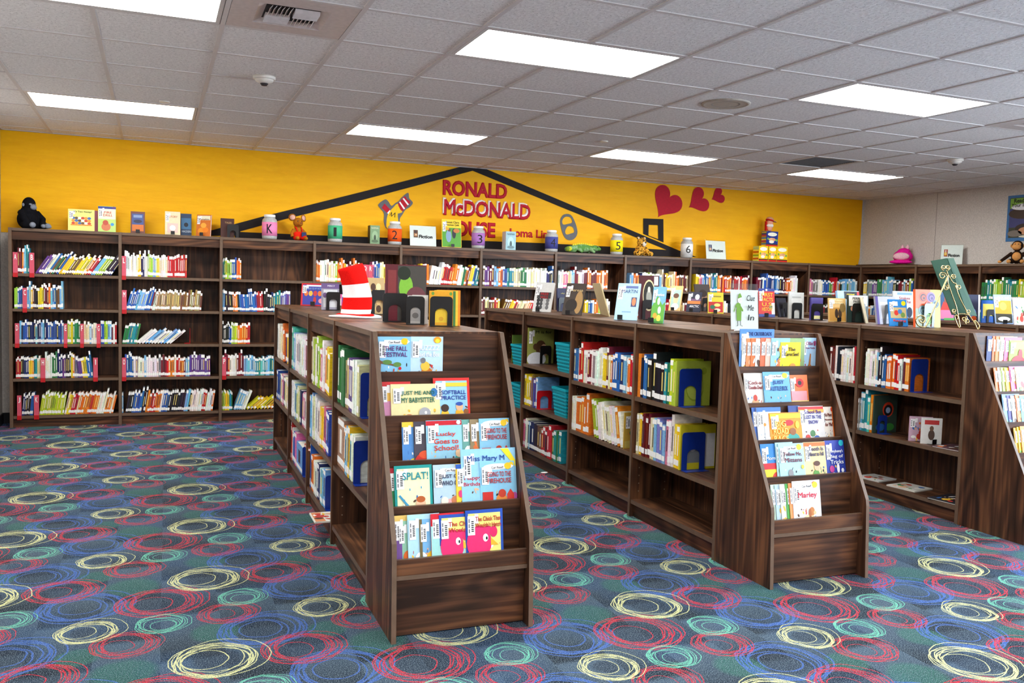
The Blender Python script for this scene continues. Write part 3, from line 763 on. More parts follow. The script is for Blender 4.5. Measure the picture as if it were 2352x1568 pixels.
text('Your Imagination', e, ink, .06, (-.0042, yl - .25, zt - .12), (math.pi / 2, 0, -math.pi / 2), 'title_lettering', bold=.001, fit=(.4, None))
tag(e, 'blue bordered reading poster with a cloud above a child on the right wall', 'poster')

# ================================================================== JARS, SIGNS, PLUSH TOYS ON THE WALL BOOKCASES
YT = YC + .13; ZT = 1.8305
jar_plastic = plain('frosted_jar', (178, 178, 176), .35, noise=.14, nscale=90, spec=.5)
lid_white = plain('white_lid', (240, 240, 240), .4, noise=.02)
JP = [(.0, 0), (.062, 0), (.072, .008), (.074, .02), (.074, .18), (.07, .198), (.052, .218), (.05, .236)]
jar_me = MB().lathe(JP, 28).mesh('jar_body', [jar_plastic])
lid_me = MB().lathe([(.056, .224), (.057, .228), (.057, .246), (.05, .25), (0, .25)], 28).mesh('lid', [lid_white])
def jar(body, px, rgb, label, ink_mat, scale=1.0):
    p = on_y(px, 545, YT); e = empty('plastic_jar', (p.x, YT, ZT)); tag(e, label, 'jar', 'numbered plastic jars')
    e.scale = (scale,) * 3
    link('jar_body', jar_me, e); link('lid', lid_me, e)
    wr_ = MB().lathe([(.0752, .035), (.0752, .172), (.0746, .172), (.0746, .035), (.0752, .035)], 32).build('paper_wrap', plain('wrap_' + body, rgb, .75, noise=.03), e)
    # the number is bent round the wrap: facing the room, a little to the right
    ang = math.atan2(CAM.x - p.x, YT - CAM.y) + .12 * (0 if body in 'K12' else 2.2)
    d = Vector((math.sin(ang), -math.cos(ang), 0))
    text(body, wr_, ink_mat, .1, (d.x * .0762, d.y * .0762, .105), (math.pi / 2, 0, ang), 'number', bold=.0 if body != 'K' else .001, extrude=.0006, fit=(.055 if body != '1' else .03, .092))
JK = [('K', 619, (246, 140, 190), 'jar with pink paper marked K'), ('1', 769.5, (70, 180, 130), 'jar with green paper marked 1'), ('2', 906.5, (246, 90, 20), 'jar with orange paper marked 2'), ('3', 1098.5, (176, 120, 196), 'jar with purple paper marked 3'),
      ('4', 1267, (70, 76, 150), 'jar with navy blue paper marked 4'), ('5', 1417, (250, 230, 20), 'jar with yellow paper marked 5'), ('6', 1578.5, (240, 240, 240), 'jar with white paper marked 6')]
for q, (bd, px, rgb, lb) in enumerate(JK): jar(bd, px, rgb, 'frosted plastic ' + lb, ink, 1.0)

def acrylic_sign(M, w_, h_, label, swatch, sx0, n=''):
    """leaning clear frame holding a white card; local x width, z up, faces -y"""
    e = empty('sign_holder'); e.matrix_world = M; tag(e, label, 'sign', 'Fiction sign holders')
    L = Matrix.Rotation(-.16, 4, 'X')
    MB().box(-w_ / 2 - .006, w_ / 2 + .006, -.003, 0, 0, h_ + .012, M=L).build('acrylic_front', acrylic, e)
    MB().box(-w_ / 2 - .006, w_ / 2 + .006, -.004, .075, 0, .003).build('acrylic_foot', acrylic, e)
    cd = MB().box(-w_ / 2, w_ / 2, .0005, .002, .004, h_, M=L).build('card', white_paper, e)
    mb = MB()
    sw = [(0, 0, .16, .36, swatch[0]), (.02, .05, .13, .2, swatch[1]), (.05, .2, .1, .33, swatch[2]), (.06, .1, .12, .16, (226, 190, 150))]
    for k, (a, c, a2, c2, rgb) in enumerate(sw):
        x0, x1 = (-.36 + a) * w_ + sx0, (-.36 + a2) * w_ + sx0; z0, z1 = (.42 + c) * h_, (.42 + c2) * h_
        y = -.0036 - k * .0003
        mb.quad([L @ Vector(p) for p in ((x0, y, z0), (x1, y, z0), (x1, y, z1), (x0, y, z1))], 0, lin(rgb))
    mb.build('picture', print_mat, cd)
    q = L @ Vector((.1 * w_, -.0042, .47 * h_))
    text('Fiction', cd, ink, .05, q, (math.pi / 2 + .16, 0, 0), 'lettering', bold=.0015, fit=(.52 * w_, .155 * h_ * 1.1))
def at_wall(px0, px1, y): a, b2 = on_y(px0, 560, y), on_y(px1, 560, y); return (a.x + b2.x) / 2, b2.x - a.x
x, w_ = at_wall(941, 1001, YT + .02); acrylic_sign(Matrix.Translation((x, YT + .0, ZT)), w_, .225, 'clear sign holder reading Fiction beside the orange jar', ((90, 60, 40), (170, 120, 80), (60, 50, 60)), 0)
x, w_ = at_wall(1622, 1667, YT + .02); acrylic_sign(Matrix.Translation((x, YT + .0, ZT)), w_, .235, 'clear sign holder reading Fiction beside the white jar', ((60, 70, 100), (190, 150, 120), (120, 130, 150)), 0)
pa = on_x(2187, 585, XC + .14); acrylic_sign(Matrix.Translation((XC + .13, pa.y, ZT)) @ Matrix.Rotation(-.95, 4, 'Z'), .235, .24, 'clear sign holder reading Fiction against the grey right wall', ((160, 50, 20), (226, 190, 40), (230, 210, 200)), 0)

def remesh(o, v=.006, smooth=4):
    m = o.modifiers.new('fuse', 'REMESH'); m.mode = 'VOXEL'; m.voxel_size = v; m.use_smooth_shade = True
    s = o.modifiers.new('soften', 'SMOOTH'); s.iterations = smooth; s.factor = .5
    return o
def fur(name, rgb, nscale=120, noise=.25): return plain(name, rgb, .95, noise=noise, nscale=nscale, bump=.5, spec=.05)
def limb(mb, pts, rads): mb.tube(pts, 0, 10, rads=rads)
eye_blk = plain('eye_black', (8, 8, 10), .15, spec=.6)

# gorilla
p = on_y(66, 525, YT); e = empty('plush_gorilla', (p.x, YT, ZT), math.radians(48)); tag(e, 'black plush gorilla with grey face sitting on the leftmost bookcase', 'plush toy')
b_ = MB().blob(0, .01, .085, .095, .085, .095).blob(0, -.005, .215, .058, .06, .075).blob(0, 0, .15, .075, .07, .06)
limb(b_, [(-.08, 0, .15), (-.1, -.06, .09), (-.085, -.1, .03)], [.034, .03, .026]); limb(b_, [(.08, 0, .15), (.1, -.06, .09), (.05, -.11, .03)], [.034, .03, .026])
limb(b_, [(-.06, -.02, .035), (-.1, -.08, .035), (-.08, -.125, .03)], [.04, .034, .026]); limb(b_, [(.06, -.02, .035), (.09, -.09, .035), (.08, -.135, .03)], [.04, .034, .026])
remesh(b_.build('body', fur('gorilla_fur', (20, 20, 24)), e))
gf = plain('gorilla_grey', (122, 128, 140), .9, noise=.1)
remesh(MB().blob(0, -.06, .195, .033, .022, .024).blob(0, -.048, .222, .04, .015, .016).build('face', gf, e), .004)
for s in (-1, 1):
    MB().blob(s * .014, -.063, .226, .006, .004, .006).build('eye', eye_blk, e)
    MB().blob(s * .058, .0, .215, .008, .014, .016).build('ear', gf, e)
    remesh(MB().blob(s * .082, -.14, .03, .03, .024, .026).blob(s * .1, -.15, .025, .014, .014, .016).build('foot', gf, e), .005)
    MB().blob(s * .065 - .01, -.118, .028, .024, .022, .02).build('hand', gf, e)

# mouse in overalls
p = on_y(684, 546, YT); e = empty('plush_mouse', (p.x, YT, ZT), .25); tag(e, 'brown plush mouse in red overalls between the pink and green jars', 'plush toy')
mf = fur('mouse_fur', (170, 104, 30)); ov = fur('overalls_red', (226, 40, 24), 200, .1)
b_ = MB().blob(0, 0, .075, .052, .045, .07).blob(0, -.005, .185, .052, .05, .05).blob(0, -.05, .172, .026, .03, .024)
limb(b_, [(-.045, 0, .115), (-.075, -.02, .07), (-.07, -.03, .035)], [.017, .016, .02]); limb(b_, [(.045, 0, .115), (.075, -.02, .08), (.06, -.05, .06)], [.017, .016, .02])
remesh(b_.build('body', mf, e), .005)
o_ = MB().blob(0, -.002, .055, .06, .054, .058); limb(o_, [(-.03, -.02, .03), (-.04, -.08, .025)], [.03, .026]); limb(o_, [(.03, -.02, .03), (.05, -.085, .025)], [.03, .026])
remesh(o_.build('overalls', ov, e), .005)
for s in (-1, 1):
    MB().tube([(s * .025, -.05, .095), (s * .03, -.02, .135), (s * .028, .02, .14)], .007, 6).build('strap', ov, e)
    b2 = MB().lathe([(0, -.004), (.036, -.003), (.038, .002), (0, .006)], 16); o = b2.build('ear', mf, e, (s * .06, .005, .235)); o.rotation_euler = (1.45, 0, s * .5)
    o = MB().lathe([(0, 0), (.027, 0), (.027, .002), (0, .003)], 16).build('ear_lining', plain('ear_pink', (226, 176, 160), .9), e, (s * .06, -.0015, .235)); o.rotation_euler = (1.45, 0, s * .5)
    MB().blob(s * .02, -.047, .197, .006, .005, .007).build('eye', eye_blk, e)
    remesh(MB().blob(s * .045, -.1, .022, .02, .03, .02).build('foot', mf, e), .005)
MB().blob(0, -.081, .176, .008, .007, .007).build('nose', plain('nose_pink', (120, 60, 50), .6), e)
MB().box(.012, .058, -.075, -.069, .04, .085).build('pocket_booklet', plain('navy_card', (30, 40, 90), .6), e)

# iguana
p = on_y(1338, 577, YT); e = empty('plush_iguana', (p.x, YT, ZT)); tag(e, 'green and yellow plush iguana lying between the blue and yellow jars', 'plush toy')
def mottled(name, c1, c2, sc, thr=(.45, .55)):
    m, nt, b = newmat(name); tc = N(nt, 'ShaderNodeTexCoord'); n1 = N(nt, 'ShaderNodeTexNoise'); n1.inputs['Scale'].default_value = sc; n1.inputs['Detail'].default_value = 2
    nt.links.new(tc.outputs['Object'], n1.inputs['Vector']); r = ramp(nt, n1.outputs['Fac'], [(thr[0], lin(c1)), (thr[1], lin(c2))]); nt.links.new(r.outputs[0], b.inputs['Base Color'])
    b.inputs['Roughness'].default_value = .9; b.inputs['Specular IOR Level'].default_value = .05; return m
ig = mottled('iguana_skin', (90, 140, 70), (132, 170, 120), 18)
b_ = MB().blob(0, 0, .06, .13, .05, .048).blob(.16, -.01, .065, .06, .038, .036).blob(.2, -.012, .058, .035, .03, .024)
limb(b_, [(-.1, 0, .05), (-.17, -.01, .045), (-.22, -.03, .04), (-.19, -.06, .035)], [.045, .038, .03, .012])
for sx, sy in ((-.07, -1), (.09, -1), (-.07, 1), (.09, 1)): limb(b_, [(sx, sy * .03, .05), (sx + .01, sy * .065, .03), (sx + .035, sy * .075, .012)], [.024, .018, .014])
remesh(b_.build('body', ig, e), .005)
cr = MB()
for k in range(11):
    x = -.12 + k * .026; z = .1 + .012 * math.sin(k / 10 * math.pi)
    cr.prism([(x - .012, z - .012), (x + .012, z - .012), (x - .004, z + .016)], -.003, .003, 'y')
cr.build('back_crest', plain('crest_yellow', (222, 214, 60), .9), e)
for s in (-1, 1): MB().blob(.175, s * .036 - .01, .08, .008, .005, .008).build('eye', eye_blk, e)
MB().blob(-.2, -.045, .042, .04, .03, .03).build('tail_curl', mottled('iguana_tail', (200, 200, 50), (120, 150, 60), 30), e)

# leopard
p = on_y(1471, 582, YT); e = empty('plush_leopard', (p.x, YT, ZT), .15); tag(e, 'spotted plush leopard sitting between the yellow and white jars', 'plush toy')
def spots():
    m, nt, b = newmat('leopard_fur'); tc = N(nt, 'ShaderNodeTexCoord'); v = N(nt, 'ShaderNodeTexVoronoi'); v.inputs['Scale'].default_value = 42; nt.links.new(tc.outputs['Object'], v.inputs['Vector'])
    r = ramp(nt, v.outputs['Distance'], [(.3, lin((26, 18, 14))), (.4, lin((214, 158, 60)))]); nt.links.new(r.outputs[0], b.inputs['Base Color']); b.inputs['Roughness'].default_value = .95; b.inputs['Specular IOR Level'].default_value = .05
    return m
lf = spots()
b_ = MB().blob(0, .01, .07, .062, .058, .07).blob(0, -.02, .165, .062, .055, .055)
for s in (-1, 1):
    limb(b_, [(s * .045, -.02, .1), (s * .055, -.07, .05), (s * .055, -.1, .02)], [.026, .024, .026]); limb(b_, [(s * .05, 0, .035), (s * .1, -.04, .03), (s * .1, -.09, .025)], [.04, .034, .028])
    b_.blob(s * .048, -.005, .212, .02, .014, .02)
remesh(b_.build('body', lf, e), .005)
remesh(MB().blob(0, -.07, .148, .03, .02, .022).blob(0, -.065, .13, .022, .018, .02).build('muzzle', plain('muzzle_white', (236, 228, 214), .95), e), .004)
MB().blob(0, -.09, .158, .013, .008, .009).build('nose', eye_blk, e)
for s in (-1, 1):
    MB().blob(s * .022, -.072, .18, .008, .006, .008).build('eye', eye_blk, e)
    MB().blob(s * .048, -.017, .214, .011, .006, .012).build('ear_lining', MATS['muzzle_white'], e)

# pink plush, generic, on boards over the right wall units
pk = on_x(2071, 604, XC + .12)
bd = tag(MB().box(-.13, .13, -.42, .42, 0, .012).build('wooden_board', wood_y, None, (XC + .14, pk.y + .25, ZT)), 'thin reddish wooden board lying on the corner bookcases', 'board')
e = empty('plush_cushion', (XC + .13, pk.y, ZT + .0125), math.radians(-55)); tag(e, 'round hot pink plush toy with two small ears by the grey wall', 'plush toy')
pf = fur('pink_plush', (226, 30, 150)); pl = fur('pale_pink_plush', (244, 186, 200))
remesh(MB().blob(0, .02, .1, .12, .09, .085).blob(.01, .02, .16, .08, .07, .05).blob(-.01, -.06, .028, .14, .06, .028).build('body', pf, e), .006)
remesh(MB().blob(-.01, -.05, .1, .1, .05, .05).build('belly_patch', pl, e), .006)
for s in (-1, 1): MB().lathe([(.026, 0), (.022, .03), (.002, .06)], 12).build('ear', pl, e, (s * .03 + .02, .02, .195))

# brown monkey at the right edge
pm_ = on_x(2335, 600, XC + .12)
e = empty('plush_monkey', (XC + .12, pm_.y, ZT), math.radians(-60)); tag(e, 'brown plush monkey sitting at the right edge of the picture', 'plush toy')
b_ = MB().blob(0, 0, .075, .058, .05, .075).blob(0, 0, .2, .058, .056, .058)
limb(b_, [(-.05, 0, .12), (-.1, -.04, .07), (-.15, -.07, .022)], [.02, .019, .017]); limb(b_, [(.05, 0, .12), (.1, -.02, .07), (.11, -.05, .022)], [.02, .019, .017])
for s in (-1, 1): limb(b_, [(s * .04, -.01, .03), (s * .06, -.08, .03)], [.03, .024])
remesh(b_.build('body', fur('monkey_fur', (44, 30, 22)), e), .005)
tn = plain('monkey_tan', (214, 150, 84), .95)
remesh(MB().blob(-.005, -.045, .188, .046, .032, .036).blob(0, -.035, .215, .04, .026, .026).build('face', tn, e), .004)
MB().blob(0, -.03, .08, .044, .03, .05).build('belly', tn, e)
for s in (-1, 1):
    MB().blob(s * .016, -.062, .215, .005, .004, .006).build('eye', eye_blk, e); MB().blob(s * .06, .005, .2, .012, .008, .02).build('ear', tn, e)
    MB().blob(s * .065, -.1, .024, .022, .028, .022).build('foot', tn, e)
MB().blob(-.155, -.075, .02, .02, .016, .016).build('hand', tn, e)

# stack of book boxes with a doll on top
def box_set(x, y, z, w_, d, h_, rz, face, stripes, label):
    e = empty('book_box', (x, y, z), rz); tag(e, label, 'book box', 'stacked book boxes')
    MB().box(-w_ / 2, w_ / 2, 0, d, 0, h_).build('slipcase', plain('box_' + str(face), face, .45), e)
    s = MB()
    for k, rgb in enumerate(stripes):
        z0 = h_ * (.02 + .96 * k / len(stripes)); z1 = h_ * (.02 + .96 * (k + .8) / len(stripes))
        s.quad([(-w_ / 2 - .0006, d - .004, z0), (-w_ / 2 - .0006, .004, z0), (-w_ / 2 - .0006, .004, z1), (-w_ / 2 - .0006, d - .004, z1)], 0, lin(rgb))
    s.build('stripes', print_mat, e)
    f = MB(); Y = -.0006
    def R(x0, x1, z0, z1, rgb, k=0): f.quad([(x0 * w_, Y - k * .0003, z0 * h_), (x1 * w_, Y - k * .0003, z0 * h_), (x1 * w_, Y - k * .0003, z1 * h_), (x0 * w_, Y - k * .0003, z1 * h_)], 0, lin(rgb))
    R(-.49, .49, 0, .1, (206, 40, 20), 1); R(-.49, .49, .1, .16, (40, 50, 40), 1)
    for a, c, r1, r2, rgb, k in ((0, .8, .4, .13, (246, 244, 226), 2), (0, .45, .3, .12, (232, 176, 130), 2), (-.05, .3, .22, .1, (246, 238, 220), 3), (.12, .5, .12, .06, (222, 160, 120), 4), (-.35, .5, .08, .08, (120, 170, 60), 3), (.37, .42, .08, .08, (110, 170, 70), 3)):
        f.quad([(px_ * w_, Y - k * .0003, pz_ * h_) for px_, pz_ in ell(a, c, r1, r2, 16)], 0, lin(rgb))
    f.build('front_print', print_mat, e)
YL, SG = (246, 206, 20), [(240, 230, 110), (206, 60, 20), (240, 230, 110), (130, 190, 40), (244, 214, 60), (206, 60, 20), (244, 220, 80), (170, 206, 150), (190, 220, 150)]
SB = [(240, 200, 40), (80, 140, 190), (190, 150, 30), (180, 30, 50), (230, 210, 60), (80, 140, 190), (190, 150, 40), (190, 30, 60), (60, 60, 130), (200, 190, 60)]
def bx(px0, px1): a, b2 = on_y(px0, 580, YT - .06), on_y(px1, 580, YT - .06); return (a.x + b2.x) / 2, b2.x - a.x
for (a, b2, lab) in ((1743, 1764, 'striped yellow book box, left of the three on the bookcase'), (1765.5, 1784, 'yellow book box, middle of the three under the blue box'), (1784.5, 1809, 'yellow book box, right of the three on the bookcase')):
    x, w_ = bx(a, b2); box_set(x, YT - .06, ZT, w_ - .002, .12, .196, 0, YL, SG, lab)
x, w_ = bx(1760, 1786.5); box_set(x, YT - .05, ZT + .1965, w_, .1, .19, 0, (28, 52, 140), SB, 'blue book box standing on top of the yellow ones')
e = empty('rag_doll', (x - .01, YT, ZT + .387)); tag(e, 'small bald doll with a red cape and tilted cap on the blue box', 'doll')
sk = plain('doll_skin', (232, 160, 128), .8)
remesh(MB().blob(0, 0, .11, .045, .04, .045).blob(0, 0, .045, .04, .032, .045).build('body', sk, e), .005)
MB().blob(0, -.004, .075, .05, .04, .028).build('shirt', plain('doll_white', (240, 236, 230), .9), e)
MB().lathe([(.05, 0), (.052, .008), (.046, .035), (.02, .05), (0, .052)], 16).build('cap', plain('doll_cap', (204, 148, 116), .9), e, (-.004, 0, .135)).rotation_euler = (0, .25, 0)
MB().lathe([(.048, -.006), (.053, .0), (.052, .01), (.047, .012)], 16).build('cap_band', plain('doll_red', (190, 20, 20), .9), e, (-.004, 0, .138)).rotation_euler = (0, .25, 0)
MB().lathe([(.0, 0), (.03, 0), (.03, .004), (0, .004)], 14, sx=1.2).build('cap_brim', MATS['doll_cap'], e, (.05, -.02, .128)).rotation_euler = (0, .3, 0)
MB().box(-.055, -.03, .0, .03, .01, .13).build('cape', MATS['doll_red'], e)
# ================================================================== BOOKS
NAMED = [('white', (236, 236, 230)), ('cream', (232, 218, 176)), ('yellow', (240, 206, 40)), ('orange', (232, 124, 32)), ('red', (196, 34, 40)), ('maroon', (112, 30, 40)), ('pink', (226, 120, 160)), ('purple', (104, 66, 142)), ('navy', (32, 44, 98)), ('blue', (44, 96, 176)), ('light blue', (120, 180, 222)),
         ('teal', (40, 140, 150)), ('green', (48, 128, 70)), ('lime green', (160, 200, 60)), ('brown', (122, 78, 46)), ('tan', (176, 150, 104)), ('grey', (140, 142, 146)), ('black', (34, 34, 38))]
CN = dict(NAMED)
def cname(rgb): return min(NAMED, key=lambda q: sum((a - b) ** 2 for a, b in zip(q[1], rgb)))[0]
def jitter(rgb, rnd, k=22): return tuple(max(8, min(250, v + rnd.randint(-k, k))) for v in rgb)

def obj_colour(name, rough=.4):
    m, nt, b = newmat(name)
    oi = N(nt, 'ShaderNodeObjectInfo'); tc = N(nt, 'ShaderNodeTexCoord')
    mp = N(nt, 'ShaderNodeMapping'); mp.inputs['Scale'].default_value = (3, 3, 14); nt.links.new(tc.outputs['Generated'], mp.inputs[0])
    ad = N(nt, 'ShaderNodeVectorMath', operation='ADD'); nt.links.new(mp.outputs[0], ad.inputs[0]); nt.links.new(oi.outputs['Location'], ad.inputs[1])
    no = N(nt, 'ShaderNodeTexNoise'); no.inputs['Scale'].default_value = 1.6; no.inputs['Detail'].default_value = 2; nt.links.new(ad.outputs[0], no.inputs['Vector'])
    mr = N(nt, 'ShaderNodeMapRange'); mr.inputs[1].default_value = .3; mr.inputs[2].default_value = .7; mr.inputs[3].default_value = .78; mr.inputs[4].default_value = 1.12; nt.links.new(no.outputs['Fac'], mr.inputs[0])
    sc = N(nt, 'ShaderNodeVectorMath', operation='SCALE'); nt.links.new(oi.outputs['Color'], sc.inputs[0]); nt.links.new(mr.outputs[0], sc.inputs['Scale'])
    nt.links.new(sc.outputs[0], b.inputs['Base Color']); b.inputs['Roughness'].default_value = rough; b.inputs['Specular IOR Level'].default_value = .4
    return m
cover_obj = obj_colour('book_cover')
def title_mat():
    m, nt, b = newmat('spine_title')
    oi = N(nt, 'ShaderNodeObjectInfo')
    r = ramp(nt, oi.outputs['Random'], [(0, lin((240, 238, 228))), (.4, lin((236, 214, 120))), (.7, lin((60, 50, 60))), (1, lin((230, 230, 240)))]); r.color_ramp.interpolation = 'CONSTANT'
    nt.links.new(r.outputs[0], b.inputs['Base Color']); b.inputs['Roughness'].default_value = .5
    return m
spine_title = title_mat()
sticker = plain('spine_sticker', (244, 244, 242), .55, noise=.03)

def book_geo(mb, variant, M=None, cols=None, n=(0, 1, 2, 3)):
    """unit book: x thickness -.5...5, y depth 0 (spine) ..1, z 0..1; cover, pages, sticker, title"""
    c = cols or (None,) * 4
    mb.box(-.5, -.42, .0, 1, 0, 1, n[0], c[0], M=M); mb.box(.42, .5, .0, 1, 0, 1, n[0], c[0], M=M)
    mb.box(-.42, .42, 0, .02, 0, 1, n[0], c[0], M=M)
    mb.box(-.42, .42, .02, .985, .015, .985, n[1], c[1], M=M)
    q = lambda z0, z1, m, cc, w=.44, y=-.006: mb.quad([(M @ Vector(p) if M else p) for p in ((-w, y, z0), (w, y, z0), (w, y, z1), (-w, y, z1))], m, cc)
    if variant & 1: q(.07, .2, n[2], c[2], .5)
    if variant & 2: q(.86, .995, n[2], c[2], .5)
    if variant & 4: q(.3, .78, n[3], c[3], .16, -.004)
UNIT = [bpy.data.meshes.new('x')] * 8
for vv in range(8):
    mb = MB(); book_geo(mb, vv); UNIT[vv] = mb.mesh('book', [cover_obj, page_mat, sticker, spine_title])
U_COVER = MB().box(-.5, -.42, 0, 1, 0, 1).box(.42, .5, 0, 1, 0, 1).box(-.42, .42, 0, .02, 0, 1).mesh('book_cover', [cover_obj])
U_PAGES = MB().box(-.42, .42, .02, .985, .015, .985).mesh('page_block', [page_mat])
U_LOW = MB().box(-.5, .5, -.006, -.001, .07, .2).mesh('spine_label', [sticker])
U_HIGH = MB().box(-.5, .5, -.006, -.001, .86, .97).mesh('spine_label', [sticker])
U_TITLE = MB().box(-.16, .16, -.004, -.001, .3, .78).mesh('spine_title', [spine_title])
STUFF = MB()
def stuff_book(M, rgb, variant, rnd):
    tc = [(240, 238, 228), (236, 214, 120), (60, 50, 60)][rnd.randint(0, 2)]
    book_geo(STUFF, variant, M, (lin(rgb), lin((238, 234, 224)), lin((244, 244, 242)), lin(tc)), (0, 0, 0, 0))

P_MIX = [CN[k] for k in ('white', 'white', 'cream', 'yellow', 'orange', 'red', 'maroon', 'pink', 'purple', 'navy', 'blue', 'blue', 'light blue', 'teal', 'green', 'lime green', 'brown', 'grey', 'black')]
PAL = {'mix': P_MIX, 'white': [CN['white']] * 5 + [CN['cream'], CN['grey'], CN['light blue']], 'red': [CN['red']], 'blue': [CN['navy'], CN['blue'], CN['light blue'], CN['black'], CN['blue']],
       'tan': [CN['tan'], CN['tan'], CN['brown'], (150, 132, 90)], 'warm': [CN['red'], CN['maroon'], CN['brown'], CN['orange'], CN['yellow'], CN['cream']], 'ywg': [CN['yellow'], CN['lime green'], CN['green'], CN['teal']],
       'orange': [CN['orange']], 'black': [CN['black']], 'green': [CN['green'], CN['teal'], CN['green']], 'lime': [CN['lime green'], (190, 200, 40)], 'purple': [CN['purple'], CN['light blue'], (120, 120, 200)], 'yellow': [CN['yellow'], (220, 190, 30), CN['orange']], 'teal': [CN['teal'], (90, 190, 190), CN['light blue']], 'blk': [CN['black'], CN['maroon'], CN['navy'], CN['white']],
       'wred': [CN['white'], CN['red'], CN['white'], CN['maroon'], CN['orange']], 'pale': [CN['white'], CN['white'], CN['light blue'], CN['cream'], CN['lime green'], CN['white'], CN['pink'], CN['orange'], CN['blue'], CN['navy'], CN['yellow']]}
def row(M, x0, x1, n, h, lean, pal, rnd, where=None, counter=None, group=None, depth=.13, hv=.02, name='paperback', cat='paperback', runs_of=3, tall=.08, parts=False):
    """a run of books along local x of M, spines facing local -y, standing on local z = 0; lean is the tilt to the right"""
    t = (x1 - x0) / n; L = math.radians(lean); x = x0; colour = None; left = 0
    for k in range(n):
        if left <= 0: colour = rnd.choice(PAL[pal]); left = rnd.randint(1, runs_of)
        left -= 1
        rgb = jitter(colour, rnd, 14); hh = h + rnd.uniform(-hv, hv)
        if rnd.random() < tall: hh *= 1.16
        tt = t * .95
        l2 = L + (rnd.uniform(-.012, .012) if L > .1 else rnd.uniform(-.012, .012) if L == 0 else 0)
        th = tt * math.cos(L) if L else tt
        variant = (1 if rnd.random() < .93 else 0) | (2 if rnd.random() < .8 else 0) | (4 if rnd.random() < .7 else 0)
        dz = th / 2 * math.sin(abs(l2))
        MM = M @ Matrix.Translation((x + t / 2, rnd.uniform(0, .012), dz + .0006)) @ Matrix.Rotation(l2, 4, 'Y') @ Matrix.Diagonal((th, depth * rnd.uniform(.88, 1), hh, 1))
        if counter is None: stuff_book(MM, rgb, variant, rnd)
        else:
            counter[0] += 1
            o = link(name, UNIT[variant] if not parts else U_COVER); o.matrix_world = MM; o.color = lin(rgb)
            if parts:
                link('page_block', U_PAGES, o)
                for bit, me in ((1, U_LOW), (2, U_HIGH)):
                    if variant & bit: link('spine_label', me, o)
                if variant & 4: link('spine_title', U_TITLE, o)
            tag(o, '%s %s, %s from the left, %s' % (cname(rgb), cat, ordinal(counter[0]), where), cat, group)
        x += t

